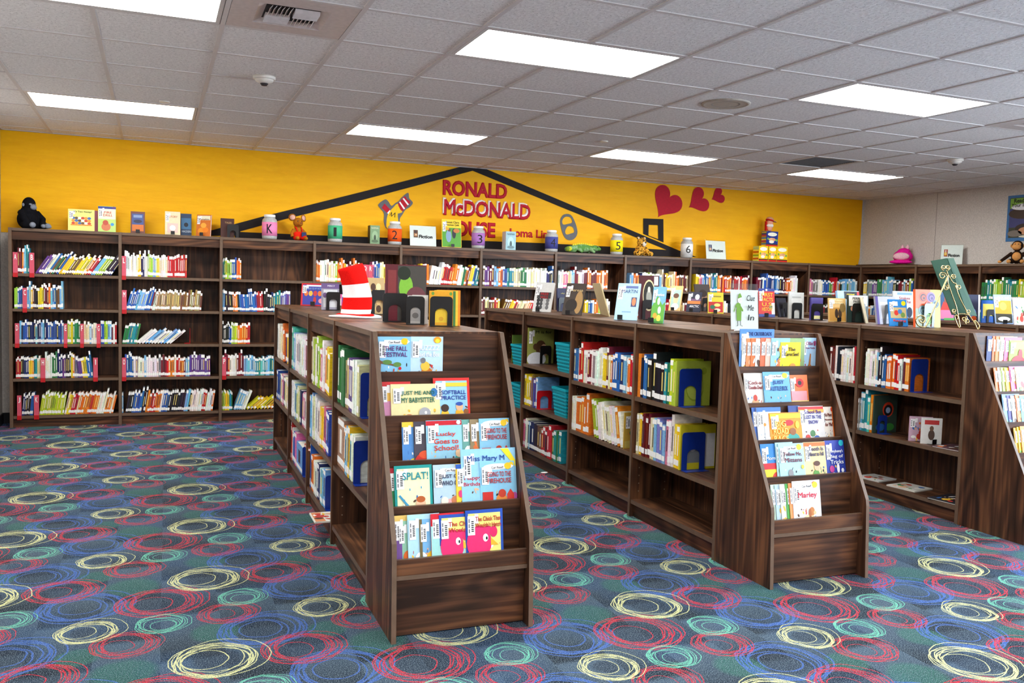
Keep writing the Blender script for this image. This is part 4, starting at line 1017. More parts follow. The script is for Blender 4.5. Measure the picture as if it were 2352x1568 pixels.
# ------------------------------------------------------------------ the wall bookcases' rows (pixels of the photograph along each shelf)
Z1 = lambda x: x / 2.703
SHN = ['top shelf', 'second shelf', 'middle shelf', 'fourth shelf', 'bottom shelf']
R0 = [  # unit, shelf, from px, to px, count, height, lean, palette, individually?
 (0, 0, 109, 145, 4, .215, 0, 'warm'), (0, 0, 145, 181, 4, .235, 0, 'teal'), (0, 0, 216, 360, 10, .21, 32, 'mix'), (0, 0, 360, 560, 14, .2, 32, 'warm'), (0, 0, 560, 690, 9, .205, 34, 'mix'),
 (0, 1, 86, 138, 5, .2, 0, 'mix'), (0, 1, 166, 390, 20, .205, 0, 'mix'),
 (0, 2, 116, 393, 25, .205, 0, 'blue'), (0, 2, 416, 496, 7, .215, 0, 'ywg'), (0, 2, 520, 600, 7, .195, 0, 'white'), (0, 2, 624, 724, 9, .2, 0, 'mix'),
 (0, 3, 91, 246, 15, .2, 0, 'mix'), (0, 3, 276, 480, 19, .215, 0, 'mix'), (0, 3, 480, 576, 9, .2, -6, 'mix'),
 (0, 4, 127, 196, 7, .2, 5, 'blue'), (0, 4, 236, 390, 15, .2, 8, 'lime'), (0, 4, 392, 545, 13, .205, 12, 'warm'), (0, 4, 545, 700, 13, .195, 12, 'wred'),
 (1, 0, 772, 1040, 26, .205, 0, 'pale'), (1, 0, 1040, 1160, 11, .21, 0, 'red'),
 (1, 1, 778, 930, 13, .2, 15, 'blue'), (1, 1, 932, 962, 3, .19, 12, 'wred'), (1, 1, 964, 1250, 26, .19, 4, 'tan'),
 (1, 2, 750, 850, 9, .19, 10, 'green'), (1, 2, 835, 1065, 12, .19, 48, 'white'),
 (1, 3, 776, 830, 5, .22, 0, 'blue'), (1, 3, 830, 1000, 13, .195, 0, 'white'), (1, 3, 1000, 1155, 13, .195, 0, 'warm'), (1, 3, 1155, 1310, 13, .195, 0, 'purple'),
 (1, 4, 752, 765, 1, .2, 0, 'blue'), (1, 4, 778, 900, 10, .2, 9, 'blue'), (1, 4, 900, 1000, 8, .2, 9, 'wred'), (1, 4, 1000, 1180, 14, .2, 9, 'blue'), (1, 4, 1180, 1325, 12, .2, 8, 'wred'),
 (2, 0, 1360, 1400, 4, .195, 0, 'green'), (2, 0, 1400, 1440, 4, .195, 0, 'lime'), (2, 0, 1440, 1470, 3, .195, 0, 'blue'), (2, 0, 1470, 1498, 3, .195, 0, 'orange'),
 (2, 1, 1360, 1396, 4, .205, 0, 'purple'), (2, 1, 1396, 1450, 5, .19, -3, 'black'), (2, 1, 1450, 1480, 3, .19, -3, 'orange'), (2, 1, 1480, 1600, 10, .19, -4, 'blue'), (2, 1, 1600, 1640, 4, .19, -3, 'red'), (2, 1, 1640, 1700, 5, .19, 0, 'blue'), (2, 1, 1700, 1745, 4, .2, 0, 'teal'), (2, 1, 1745, 1806, 6, .2, 0, 'purple'),
 (2, 2, 1360, 1440, 7, .2, 0, 'blue'), (2, 2, 1440, 1480, 4, .2, 0, 'lime'), (2, 2, 1480, 1530, 4, .2, 0, 'orange'), (2, 2, 1530, 1556, 2, .2, 0, 'wred'),
 (2, 3, 1386, 1520, 12, .21, 0, 'wred'), (2, 3, 1520, 1760, 21, .19, 0, 'teal'),
 (2, 4, 1360, 1450, 10, .19, 0, 'ywg'), (2, 4, 1455, 1530, 5, .2, 20, 'white'), (2, 4, 1530, 1700, 8, .17, 48, 'yellow')]
rnd = random.Random(3)
cnt = {}
for (u, s, a, b2, n, h, lean, pal) in R0:
    z = WSH[s]; xa, xb = on_y(Z1(a), 600, YC + .02).x, on_y(Z1(b2), 600, YC + .02).x
    hid = max(xa, X0 + u * PW + .016); xb = min(xb, X0 + (u + 1) * PW - .016)
    M = Matrix.Translation((0, YC + .02, z))
    if u < 2:
        c = cnt.setdefault((u, s), [0])
        where = 'on the %s of the %s wall bookcase' % (SHN[s], 'leftmost' if u == 0 else 'second')
        row(M, hid, xb, n, h, lean, pal, rnd, where, c, 'paperbacks on the %s wall bookcase' % ('leftmost' if u == 0 else 'second'))
    else: row(M, hid, xb, n, h, lean, pal, rnd)
R1 = [(3, 0, 717, 735, 7, .215, 0, 'orange'), (3, 0, 735, 775, 8, .205, 0, 'pale'), (3, 0, 775, 830, 14, .2, 0, 'warm'), (3, 0, 855, 885, 7, .215, 0, 'pale'),
      (4, 0, 926, 985, 12, .21, 0, 'warm'), (4, 0, 985, 1060, 14, .21, 10, 'wred'), (4, 0, 1060, 1098, 8, .21, 12, 'mix'), (3, 1, 717, 870, 24, .2, 0, 'mix'),
      (5, 0, 1109, 1210, 20, .215, 0, 'mix'), (5, 0, 1210, 1255, 13, .205, 0, 'white'), (5, 0, 1255, 1276, 5, .2, 0, 'blue'), (5, 1, 1107, 1150, 10, .18, 0, 'warm'), (5, 1, 1150, 1232, 16, .17, 22, 'warm'),
      (6, 0, 1283, 1320, 10, .2, 0, 'pale'), (6, 0, 1320, 1396, 18, .205, 0, 'wred'), (6, 1, 1345, 1404, 13, .19, 0, 'pale'),
      (7, 0, 1447, 1520, 16, .2, 0, 'pale'), (7, 0, 1520, 1590, 18, .205, 0, 'warm'), (8, 0, 1598, 1660, 16, .21, 0, 'mix'), (8, 0, 1660, 1732, 18, .2, 0, 'wred'), (8, 1, 1600, 1700, 20, .2, 0, 'mix'),
      (9, 0, 1738, 1756, 5, .2, 0, 'blk'), (9, 0, 1756, 1800, 11, .22, 0, 'blue'), (9, 0, 1800, 1834, 9, .2, 0, 'wred'), (10, 0, 1861, 1935, 20, .19, 0, 'mix'), (10, 0, 1935, 1970, 9, .21, 0, 'pale'), (7, 1, 1450, 1580, 28, .19, 0, 'warm'), (10, 1, 1870, 1950, 20, .19, 0, 'mix')]
for (u, s, a, b2, n, h, lean, pal) in R1:
    xa, xb = max(on_y(a, 640, YC + .02).x, X0 + u * PW + .016), min(on_y(b2, 640, YC + .02).x, X0 + (u + 1) * PW - .016)
    row(Matrix.Translation((0, YC + .02, WSH[s])), xa, xb, n, h, lean, pal, rnd)
RWL = RW @ Matrix.Translation((.015, .02, 0))
for (k, s, a, b2, n, h, pal) in ((0, 0, 1984, 2097, 28, .21, 'mix'), (0, 1, 1990, 2095, 26, .2, 'mix'), (2, 0, 2246, 2420, 34, .22, 'ywg'), (2, 1, 2246, 2420, 30, .2, 'mix')):
    xa, xb = (YC - .015) - on_x(a, 640, XC + .02).y, (YC - .015) - on_x(b2, 640, XC + .02).y
    xa = max(xa, k * PW + .016); xb = min(xb, (k + 1) * PW - .016)
    row(RWL @ Matrix.Translation((0, 0, WSH[s])), xa, xb, n, h, 0, pal, rnd)
tag(STUFF.build('paperback_rows', print_mat), 'rows of labelled paperbacks filling the wall bookcases right of the second one', 'paperbacks', kind='stuff')

# letter tabs on the shelf edges
tab_mat = plain('pink_tab', (206, 84, 104), .6, noise=.05)
for (u, s, a, b2, ch) in ((0, 0, 78, 110, 'A'), (0, 0, 181, 213, 'B'), (0, 1, 137, 166, 'C'), (0, 2, 87, 116, 'D'), (0, 2, 393, 416, 'E'), (0, 2, 495, 519, 'F'), (0, 2, 598, 623, 'G'), (0, 3, 246, 277, 'H'), (0, 3, 576, 606, 'I'), (0, 4, 97, 126, 'J'), (0, 4, 203, 236, 'K'),
                          (1, 0, 744, 771, 'L'), (1, 1, 745, 776, 'M'), (1, 3, 748, 776, 'O'), (2, 3, 1357, 1384, 'P'), (3, 0, 2246, 2288, 'Q'), (3, 0, 2288, 2316, 'R')):
    z = WSH[s]; xa, xb = on_y(Z1(a), 600, YC).x, on_y(Z1(b2), 600, YC).x
    if xa < X0 + u * PW + .014: d_ = X0 + u * PW + .0145 - xa; xa += d_; xb += d_
    e = empty('shelf_tab', ((xa + xb) / 2, YC + .004, z)); w_ = xb - xa - .002
    tag(e, 'pink shelf tab lettered %s on the %s of the wall bookcases' % (ch, SHN[s]), 'shelf tab', 'lettered shelf tabs')
    pl_ = MB().box(-w_ / 2, w_ / 2, 0, .006, .004, .19).box(-w_ / 2, w_ / 2, .006, .14, .001, .004).build('plate', tab_mat, e)
    MB().box(-w_ / 2, w_ / 2, -.004, .0, -.035, .004).build('red_clip', red_metal, e)
    text(ch, pl_, white_paper, .06, (0, -.0012, .148), (math.pi / 2, 0, 0), 'letter', bold=.0008, fit=(min(.045, w_ * .5) * (.35 if ch == 'I' else 1), .05))

# ------------------------------------------------------------------ face-out books
def face_book(M, w_, h_, th, rgb, label, title=None, tcol=(30, 30, 60), art=None, barcode=True, seed=0, name='picture_book', cat='picture book', group=None, border=None, band=None, lines=None, back=None, tpos=.78, tsize=.11, tx=.55, spine=None):
    """local x width (centred), z up, front cover faces -y; th is its thickness behind the front"""
    e = empty(name); e.matrix_world = M; tag(e, label, cat, group)
    c = .0016
    cv = MB().box(-w_ / 2, w_ / 2, 0, c, 0, h_).box(-w_ / 2, w_ / 2, th - c, th, 0, h_).box(-w_ / 2, -w_ / 2 + c, c, th - c, 0, h_).build('cover', plain('cover_%d_%d_%d' % tuple(rgb), rgb, .38, noise=.04), e)
    MB().box(-w_ / 2 + c, w_ / 2 - .003, c, th - c, .002, h_ - .003).build('page_block', page_mat, e)
    f = MB(); lay = [0]
    X = lambda a: (-.5 + a) * w_
    def put(poly, col):
        lay[0] += 1; y = -.0004 - lay[0] * .00012
        f.quad([(X(a), y, b2 * h_) for a, b2 in poly], 0, lin(col))
    rect = lambda a, b2, c2, d: [(a, b2), (c2, b2), (c2, d), (a, d)]
    put(rect(.002, .002, .998, .998), rgb)
    if border: put(rect(.07, .05, .93, .94), border)
    if band: put(rect(.0, .9, 1, .99), band)
    if isinstance(art, list) and group and 'sloped' in group:
        rr = random.Random(seed + 5); pl_ = [(196, 60, 50), (240, 190, 60), (90, 60, 44), (232, 180, 140), (60, 110, 180), (70, 140, 80), (250, 250, 245), (40, 40, 50)]
        for k in range(16): put(ell(rr.uniform(.12, .9), rr.uniform(.04, .42), rr.uniform(.012, .05), rr.uniform(.008, .03), 9, rr.uniform(0, 3)), rr.choice(pl_))
    for kind, *p in (art if isinstance(art, list) else []):
        if kind == 'r': put(rect(p[0], p[1], p[2], p[3]), p[4])
        elif kind == 'e': put(ell(p[0], p[1], p[2], p[3], 18, p[5] if len(p) > 5 else 0), p[4])
        else: put(p[0], p[1])
    if isinstance(art, str):
        rr = random.Random(seed)
        if art == 'scene':
            g = rr.choice([(110, 170, 70), (200, 180, 90), (90, 150, 190), (220, 140, 90)])
            put([(0.03, .03), (.97, .03), (.97, rr.uniform(.2, .34)), (.6, rr.uniform(.22, .4)), (.3, rr.uniform(.2, .36)), (.03, rr.uniform(.2, .34))], g)
        pal_ = [(196, 60, 50), (240, 190, 60), (90, 60, 44), (232, 180, 140), (60, 110, 180), (70, 140, 80), (250, 250, 245), (230, 120, 60)]
        for k in range(9 if art == 'scene' else 14):
            put(ell(rr.uniform(.15, .85), rr.uniform(.08, .5) if art == 'scene' else rr.uniform(.08, .75), rr.uniform(.03, .13), rr.uniform(.02, .09), 12, rr.uniform(0, 3)), rr.choice(pal_))
        bx_, by_ = rr.uniform(.35, .65), rr.uniform(.16, .24); bc = rr.choice(pal_[:4] + pal_[7:])
        put(ell(bx_, by_, .13, .12, 16), bc); put(ell(bx_ + .04, by_ + .16, .085, .07, 16), bc)
        put(ell(bx_ + .06, by_ + .18, .018, .014, 10), (250, 250, 250)); put(ell(bx_ + .063, by_ + .18, .008, .007, 8), (20, 20, 20))
    if title and title.startswith('Can Read!'):
        put([(.2, .85), (.9, .86), (.97, .9), (.9, .93), (.2, .92)], (248, 248, 250)); put(ell(.8, .905, .1, .065, 16), (246, 206, 40))
    f.build('cover_print', print_mat, cv)
    if barcode:
        bl = MB(); y = -.0004 - (lay[0] + 2) * .00012
        R = lambda a, b2, c2, d, k, col: bl.quad([(X(a), y - k * .0002, b2 * h_), (X(c2), y - k * .0002, b2 * h_), (X(c2), y - k * .0002, d * h_), (X(a), y - k * .0002, d * h_)], 0, lin(col))
        bw = min(.2, .032 / w_); x0 = .05
        R(x0, .56, x0 + bw, .9, 0, (246, 246, 246)); R(x0 + bw, .76, x0 + bw * 1.5, .93, 0, (246, 246, 246))
        for k in range(6): R(x0 + bw * .5, .62 + k * .034, x0 + bw * .85, .64 + k * .034, 1, (40, 40, 44))
        for k in range(3): R(x0 + bw * .12, .6 + k * .09, x0 + bw * .3, .67 + k * .09, 1, (120, 120, 126))
        bl.build('barcode_label', print_mat, cv)
    if title:
        tm = plain('ink_%d_%d_%d' % tuple(tcol), tcol, .5, noise=.02)
        rows_ = title.split('|'); y = -.0012 - lay[0] * .00012
        for k, t_ in enumerate(rows_):
            mw = w_ * (.68 if barcode else .86); th_ = h_ * tsize * .78
            wd = min(mw, th_ * .78 * len(t_))
            if t_ == 'Can Read!':
                text(t_, cv, ink, .05, (.0, y, h_ * .885), (math.pi / 2, 0, 0), 'banner_lettering', extrude=.0002, fit=(w_ * .34, h_ * .045)); continue
            text(t_, cv, tm, .05, ((tx - .5) * w_, y, h_ * (tpos - k * tsize)), (math.pi / 2, 0, 0), 'title_lettering', bold=.0006, extrude=.0002, fit=(wd, th_ if len(t_) * th_ * .5 < mw * 1.6 else None))
    return e

def bookend(M, mat, w_, h_, label, group, arch=.55):
    """bent sheet-metal bookend: upright plate facing -y with an arched opening, and a foot"""
    e = empty('bookend'); e.matrix_world = M; tag(e, label, 'bookend', group)
    r = .018
    outer = [(-w_ / 2, 0), (w_ / 2, 0)] + [(w_ / 2 - r + r * math.cos(a), h_ - r + r * math.sin(a)) for a in (0, .4, .8, 1.2, 1.57)] + [(-w_ / 2 + r - r * math.sin(a), h_ - r + r * math.cos(a)) for a in (0, .4, .8, 1.2, 1.57)]
    hw = w_ * .27; hz = h_ * arch
    hole = [(-hw, .004), (hw, .004), (hw, hz - hw * .8)] + [(hw * math.cos(a), hz - hw * .8 + hw * .8 * math.sin(a)) for a in (.4, .8, 1.2, 1.57, 1.95, 2.35, 2.75)] + [(-hw, hz - hw * .8)]
    fill_plate(outer, [hole], lambda p: (p[0], 0, p[1]), (0, 1, 0), .002, mat, 'plate', e)
    MB().box(-w_ / 2, w_ / 2, -.05, .0, 0, .002).build('foot_plate', mat, e)
    return e
def book_stand(M, label, group):
    """small black easel: base, front hook and back support"""
    e = empty('book_stand'); e.matrix_world = M; tag(e, label, 'book stand', group)
    MB().box(-.02, .02, -.02, .09, 0, .002).build('base', black_metal, e)
    MB().tube([(0, -.02, .002), (0, -.03, .006), (0, -.034, .018), (0, -.032, .034)], .001, 6).box(-.018, .018, -.036, -.033, .004, .036).build('hook', black_metal, e)
    MB().box(-.015, .015, .06, .062, .0, .11).build('back_support', black_metal, e)
    return e

x = on_y(Z1(1180), 700, YC + .05).x
bookend(Matrix.Translation((x, YC + .1, WSH[2] + .0006)) @ Matrix.Rotation(-math.pi / 2, 4, 'Z'), red_metal, .13, .15, 'red metal bookend at the end of the leaning white paperbacks', 'red metal bookends')
def proj(P):
    d = Vector(P) - CAM; z = d.dot(_F)
    return (1176 + FPX * d.dot(_R) / z, 784 - FPX * d.dot(_U) / z)

# ------------------------------------------------------------------ spine-out books on the islands
ISN = {'A': 'striped hat island', 'B': 'teal basket island', 'C': 'third island'}
UN = ['nearest', 'second', 'third', 'farthest']; LV = ['upper', 'middle', 'lower']
ZA = lambda x: 620 + x / 2.376
ZBf = lambda x: 1180 + x / 2.704
ZC = lambda x: 1880 + x / 2.8
ROWS = [
 ('A', 0, 0, ZA, [(333, 350, 1, .215, 0, 'white'), (351, 372, 1, .315, 0, 'green'), (372, 402, 2, .3, 0, 'green'), (402, 420, 2, .25, 0, 'tan'), (420, 446, 2, .265, 0, 'purple'), (446, 476, 3, .25, 0, 'pale')]),
 ('A', 0, 1, ZA, [(362, 396, 1, .27, 0, 'tan'), (396, 430, 4, .25, 3, 'pale'), (430, 456, 3, .24, 3, 'pale')]),
 ('A', 1, 0, ZA, [(202, 240, 4, .275, 0, 'pale'), (240, 290, 6, .25, 0, 'pale'), (290, 322, 3, .255, 4, 'yellow')]),
 ('A', 1, 1, ZA, [(208, 250, 6, .27, 0, 'white'), (250, 322, 7, .25, 3, 'pale')]),
 ('A', 1, 2, ZA, [(192, 225, 3, .26, 0, 'blue'), (225, 280, 6, .215, 0, 'pale'), (280, 305, 2, .215, 0, 'purple')]),
 ('A', 2, 0, ZA, [(106, 125, 2, .3, 0, 'teal'), (125, 165, 6, .255, 0, 'white'), (165, 194, 4, .26, 0, 'wred')]),
 ('A', 2, 1, ZA, [(106, 140, 5, .24, 0, 'white'), (140, 190, 7, .23, 3, 'pale')]),
 ('A', 2, 2, ZA, [(86, 122, 4, .25, 0, 'wred'), (122, 145, 3, .22, 0, 'pale'), (145, 178, 1, .2, 0, 'teal')]),
 ('A', 3, 0, ZA, [(28, 60, 4, .26, 4, 'white'), (60, 94, 4, .24, -5, 'pale')]),
 ('A', 3, 1, ZA, [(36, 94, 8, .23, 3, 'pale')]),
 ('B', 0, 0, ZBf, [(757, 782, 1, .27, 0, 'orange'), (782, 850, 5, .26, 0, 'blue'), (850, 925, 4, .245, 0, 'blk'), (925, 960, 2, .24, 0, 'green'), (960, 1000, 2, .26, 0, 'lime')]),
 ('B', 0, 1, ZBf, [(768, 880, 8, .25, 0, 'warm'), (880, 950, 4, .25, 0, 'purple'), (950, 1035, 5, .25, 0, 'pale')]),
 ('B', 1, 0, ZBf, [(367, 400, 3, .225, 0, 'pale'), (400, 470, 6, .23, 0, 'wred'), (470, 540, 5, .25, 0, 'white'), (540, 600, 5, .235, 0, 'warm'), (600, 690, 5, .235, 0, 'blue'), (690, 742, 4, .24, 0, 'wred')]),
 ('B', 1, 1, ZBf, [(357, 385, 3, .24, 0, 'pale'), (385, 470, 5, .25, 0, 'orange'), (500, 690, 11, .25, -13, 'pale')]),
 ('B', 2, 1, ZBf, [(60, 105, 4, .24, 0, 'yellow'), (105, 140, 3, .24, 0, 'purple')]),
 ('B', 2, 2, ZBf, [(42, 90, 5, .24, 0, 'pale'), (90, 150, 3, .22, 0, 'blue'), (150, 240, 7, .22, 0, 'warm'), (240, 300, 4, .22, 0, 'green')]),
 ('C', 0, 0, ZC, [(284, 360, 5, .245, 0, 'blk'), (360, 420, 5, .24, 0, 'blue'), (420, 480, 3, .235, 0, 'orange'), (480, 575, 6, .235, 0, 'wred')]),
 ('C', 0, 1, ZC, [(228, 272, 2, .22, 0, 'white'), (272, 335, 4, .27, 0, 'teal'), (335, 352, 1, .255, 0, 'orange')]),
 ('C', 1, 0, ZC, [(60, 150, 6, .25, 0, 'blk'), (150, 215, 4, .24, 0, 'white'), (215, 252, 3, .26, 0, 'wred')])]
rnd = random.Random(21)
def shelf_z(key, k, s): return ([.80, .46, .11] if key == 'B' and k == 2 else isl[key].sh)[s]
for key, k, s, zf, segs in ROWS:
    I = isl[key]; z = shelf_z(key, k, s)
    M = I.M @ Matrix.Translation((.018, 0, z)) @ Matrix.Rotation(-math.pi / 2, 4, 'Z')
    c = [0]
    for (a, b2, n, h, lean, pal) in segs:
        va, vb = I.px_face(zf(a), 900, .018).y, I.px_face(zf(b2), 900, .018).y
        va = min(va, (k + 1) * IL - .015); vb = max(vb, k * IL + .015)
        if va - vb < .006: continue
        row(M, -va, -vb, n, h, lean, pal, rnd, '%s shelf, %s bay, %s' % (LV[s], UN[k], ISN[key]), c, 'books on the shelves of the ' + ISN[key], depth=.21, hv=.018, parts=True, name='hardcover_book', cat='hardcover book', runs_of=2, tall=.1)

def bookend_isl(key, u, px, z, mat, w_, h_, label, group, arch=.55, dv=.004):
    """px is the end of the row it holds, read on the spines' plane; u is its left edge"""
    I = isl[key]; v = I.px_face(px, 950, .018).y - dv
    bookend(I.M @ Matrix.Translation((u + w_ / 2, v, z + .0006)), mat, w_, h_, label, group, arch)
BG = 'blue metal bookends on the island shelves'
bookend_isl('A', .03, ZA(477), isl['A'].sh[0], blue_metal, .15, .215, 'blue metal bookend on the upper shelf beside the nearest display', BG, .5)
bookend_isl('A', .02, ZA(457), isl['A'].sh[1], blue_metal, .15, .215, 'blue metal bookend on the middle shelf beside the nearest display', BG)
bookend_isl('A', .02, ZA(305), isl['A'].sh[2], blue_metal, .14, .2, 'blue metal bookend on the lower shelf of the hat island', BG)
bookend_isl('A', .02, ZA(178), isl['A'].sh[2], blue_metal, .14, .2, 'blue metal bookend behind the sea picture book, hat island', BG)
def end_px(key, u, px, z, dv=0): I = isl[key]; v = I.px_face(px, 900, u).y + dv; return I.M @ Matrix.Translation((u, v, z + .0006))
# green picture book with its blue bookend, and the other end-of-row books that show their covers
def cover_end(key, px, z, w_, h_, rgb, label, title=None, tcol=(30, 30, 30), art=None, th=.012, u=.018, bc=False, yaw=0.0, seed=1, **kw):
    I = isl[key]; v = I.px_face(px, 900, u).y - th - .0015
    M = I.M @ Matrix.Translation((u, v, z + .0006)) @ Matrix.Rotation(yaw, 4, 'Z') @ Matrix.Translation((w_ / 2, 0, 0))
    return face_book(M, w_, h_, th, rgb, label, title, tcol, art, bc, seed, **kw)
z0, z1, z2 = isl['B'].sh
cover_end('B', ZBf(998), z0, .235, .262, (178, 196, 70), 'lime green picture book with a bear outline behind a blue bookend', art=[('e', .55, .4, .26, .3, (150, 170, 50)), ('e', .55, .42, .24, .28, (186, 202, 84)), ('e', .8, .78, .08, .08, (150, 170, 50)), ('e', .32, .78, .08, .08, (150, 170, 50)), ('e', .5, .5, .05, .04, (70, 80, 30))])
bookend_isl('B', .03, ZBf(998), z0, blue_metal, .15, .22, 'blue metal bookend in front of the lime green picture book', BG, dv=.022)
cover_end('B', ZBf(1040), z1, .24, .26, (210, 196, 40), 'yellow edged picture book with a rock photograph behind a blue bookend', art=[('r', .1, .15, .6, .6, (120, 124, 130)), ('e', .35, .5, .1, .1, (170, 172, 176)), ('r', .7, .05, .98, .8, (232, 232, 232))])
bookend_isl('B', .02, ZBf(1040), z1, blue_metal, .155, .22, 'blue metal bookend on the middle shelf in front of the rock photograph', BG, dv=.022)
zz = .80
cover_end('B', ZBf(75), zz, .235, .295, (150, 150, 70), 'green picture book with a woman in profile titled M is for', 'M is for', (30, 26, 20), [('r', .04, .03, .96, .97, (146, 152, 76)), ('e', .5, .45, .2, .2, (84, 56, 34)), ('e', .3, .47, .09, .09, (84, 56, 34)), ('e', .62, .36, .15, .18, (222, 176, 140)), ('e', .35, .12, .36, .2, (226, 228, 236))], .006, u=.02, bc=True, tpos=.88, tsize=.1, tx=.6)
bookend_isl('B', .12, ZBf(75), zz, black_metal, .1, .15, 'black bookend in front of the woman in profile', 'black metal bookends', dv=.022)
z_ = .46
cover_end('B', ZBf(112), z_, .24, .265, (150, 120, 50), 'brown picture book titled Leaf Trouble beside a teal basket', 'Leaf|Trouble', (60, 20, 40), 'scene', .01, bc=True, seed=5, tpos=.86, tsize=.13)
cover_end('B', ZBf(120), z_, .2, .2, (84, 92, 160), 'purple blue picture book titled thanksgiving behind a red bookend', 'into the|THANKS', (220, 130, 60), None, .006, bc=True, tpos=.85, tsize=.12)
bookend_isl('B', .018, ZBf(140), z_, red_metal, .13, .145, 'red metal bookend on the middle shelf of the teal basket island', 'red metal bookends', .7)
cover_end('B', ZBf(100), .11, .19, .225, (150, 196, 220), 'light blue picture book with a snowflake on the lower shelf', 'Dan', (40, 60, 110), [('e', .5, .25, .16, .12, (220, 236, 246)), ('e', .5, .6, .1, .06, (60, 90, 120))], .006, bc=True, tx=.6)
cover_end('B', ZBf(275), .11, .17, .24, (60, 120, 60), 'green picture book with a small red figure on the lower shelf', None, art=[('e', .5, .3, .3, .22, (196, 30, 30)), ('e', .5, .58, .17, .12, (232, 180, 140)), ('e', .5, .68, .16, .07, (60, 36, 24)), ('r', .05, .02, .95, .1, (200, 160, 100))], th=.01, bc=True)
cover_end('B', ZBf(690), z1, .2, .235, (196, 158, 60), 'tan picture book with red title leaning on the middle shelf', 'Kart|Busters', (200, 40, 30), 'scene', .008, bc=True, seed=8, tpos=.9)
cover_end('B', ZBf(372), z0 + .0, .24, .3, (120, 120, 116), 'tall grey picture book titled PEOPLE behind the upper shelf row', 'PEOPLE', (236, 236, 230), None, .01, u=.05, tpos=.92, tsize=.08, tx=.5)
z0, z1, z2 = isl['C'].sh
bookend_isl('C', .02, ZC(577), z0, blue_metal, .15, .225, 'blue metal bookend beside the reference books, third island', BG)
cover_end('C', ZC(355), z1, .215, .27, (52, 70, 60), 'dark globe picture book with a red arched title on the third island', None, art=[('e', .6, .62, .24, .2, (206, 60, 30)), ('e', .6, .6, .18, .15, (20, 24, 30)), ('e', .6, .6, .1, .08, (150, 170, 200)), ('e', .3, .15, .2, .1, (40, 100, 170)), ('e', .7, .15, .2, .1, (60, 140, 60))])
bookend_isl('C', .04, ZC(355), z1, blue_metal, .085, .13, 'small blue bookend in front of the globe picture book', BG, .7, dv=.022)
cover_end('C', ZC(590), z1, .15, .17, (206, 170, 190), 'pink booklet on a small stand on the third island shelf', None, art='mix', th=.006, u=.03, bc=True, yaw=-.55, seed=14)
cover_end('C', ZC(665), z1, .13, .175, (232, 232, 228), 'white booklet with an animal drawing on the third island shelf', None, art=[('e', .5, .35, .16, .2, (90, 70, 60)), ('e', .5, .6, .1, .1, (120, 90, 70)), ('r', .15, .75, .85, .92, (200, 60, 60))], th=.012, u=.03, bc=False, yaw=-.55)
BSG = 'small black book stands'
for px, lb in ((610, 'small black stand holding the pink booklet'), (690, 'small black stand holding the white booklet')):
    I = isl['C']; v = I.px_face(ZC(px), 900, .04).y; book_stand(I.M @ Matrix.Translation((.085, v - .02, z1 + .0006)), lb, BSG)
# flat lying books
def flat_book(M, w_, d, th, rgb, label, art=None, seed=0, title=None):
    face_book(M @ Matrix.Translation((0, 0, th + .0006)) @ Matrix.Rotation(-math.pi / 2, 4, 'X') @ Matrix.Translation((0, 0, -d / 2)), w_, d, th, rgb, label, title, (30, 30, 30), art or 'mix', False, seed, group='books lying flat on the shelves')
for px, u, sh, w_, d, rgb, lb, sd in ((300, .12, 2, .2, .2, (206, 206, 204), 'pale booklet lying flat on the bottom shelf, leftmost of three', 3), (520, .13, 2, .22, .2, (216, 214, 206), 'photo booklet lying flat on the bottom shelf, middle of three', 4), (800, .13, 2, .2, .24, (40, 40, 48), 'dark booklet with a round picture lying flat on the bottom shelf', 5), (800, .12, 1, .2, .2, (90, 60, 70), 'thin stack booklet lying flat beside the white booklet', 6)):
    I = isl['C']; v = I.px_face(ZC(px + 60), 1150, u).y
    flat_book(I.M @ Matrix.Translation((u, max(v, .13), I.sh[sh])) @ Matrix.Rotation(-math.pi / 2 + .15, 4, 'Z'), w_, d, .008, rgb, lb, 'mix', sd)
I = isl['A']; v = I.px_face(ZA(150), 1098, -.02).y
flat_book(I.M @ Matrix.Translation((.03, 1 * IL + .13, I.sh[2])) @ Matrix.Rotation(-math.pi / 2, 4, 'Z'), .2, .22, .008, (226, 226, 216), 'white picture book sticking out flat from the hat island lower shelf', 'scene', 9)
v = I.px_face(ZA(275), 1050, .1).y
flat_book(I.M @ Matrix.Translation((.11, v, I.sh[2] + .2335)) @ Matrix.Rotation(-math.pi / 2, 4, 'Z'), .18, .2, .016, (206, 80, 60), 'orange picture book lying across the lower row, hat island', 'mix', 10)
I = isl['B']; v = I.px_face(ZBf(20), 860, .05).y

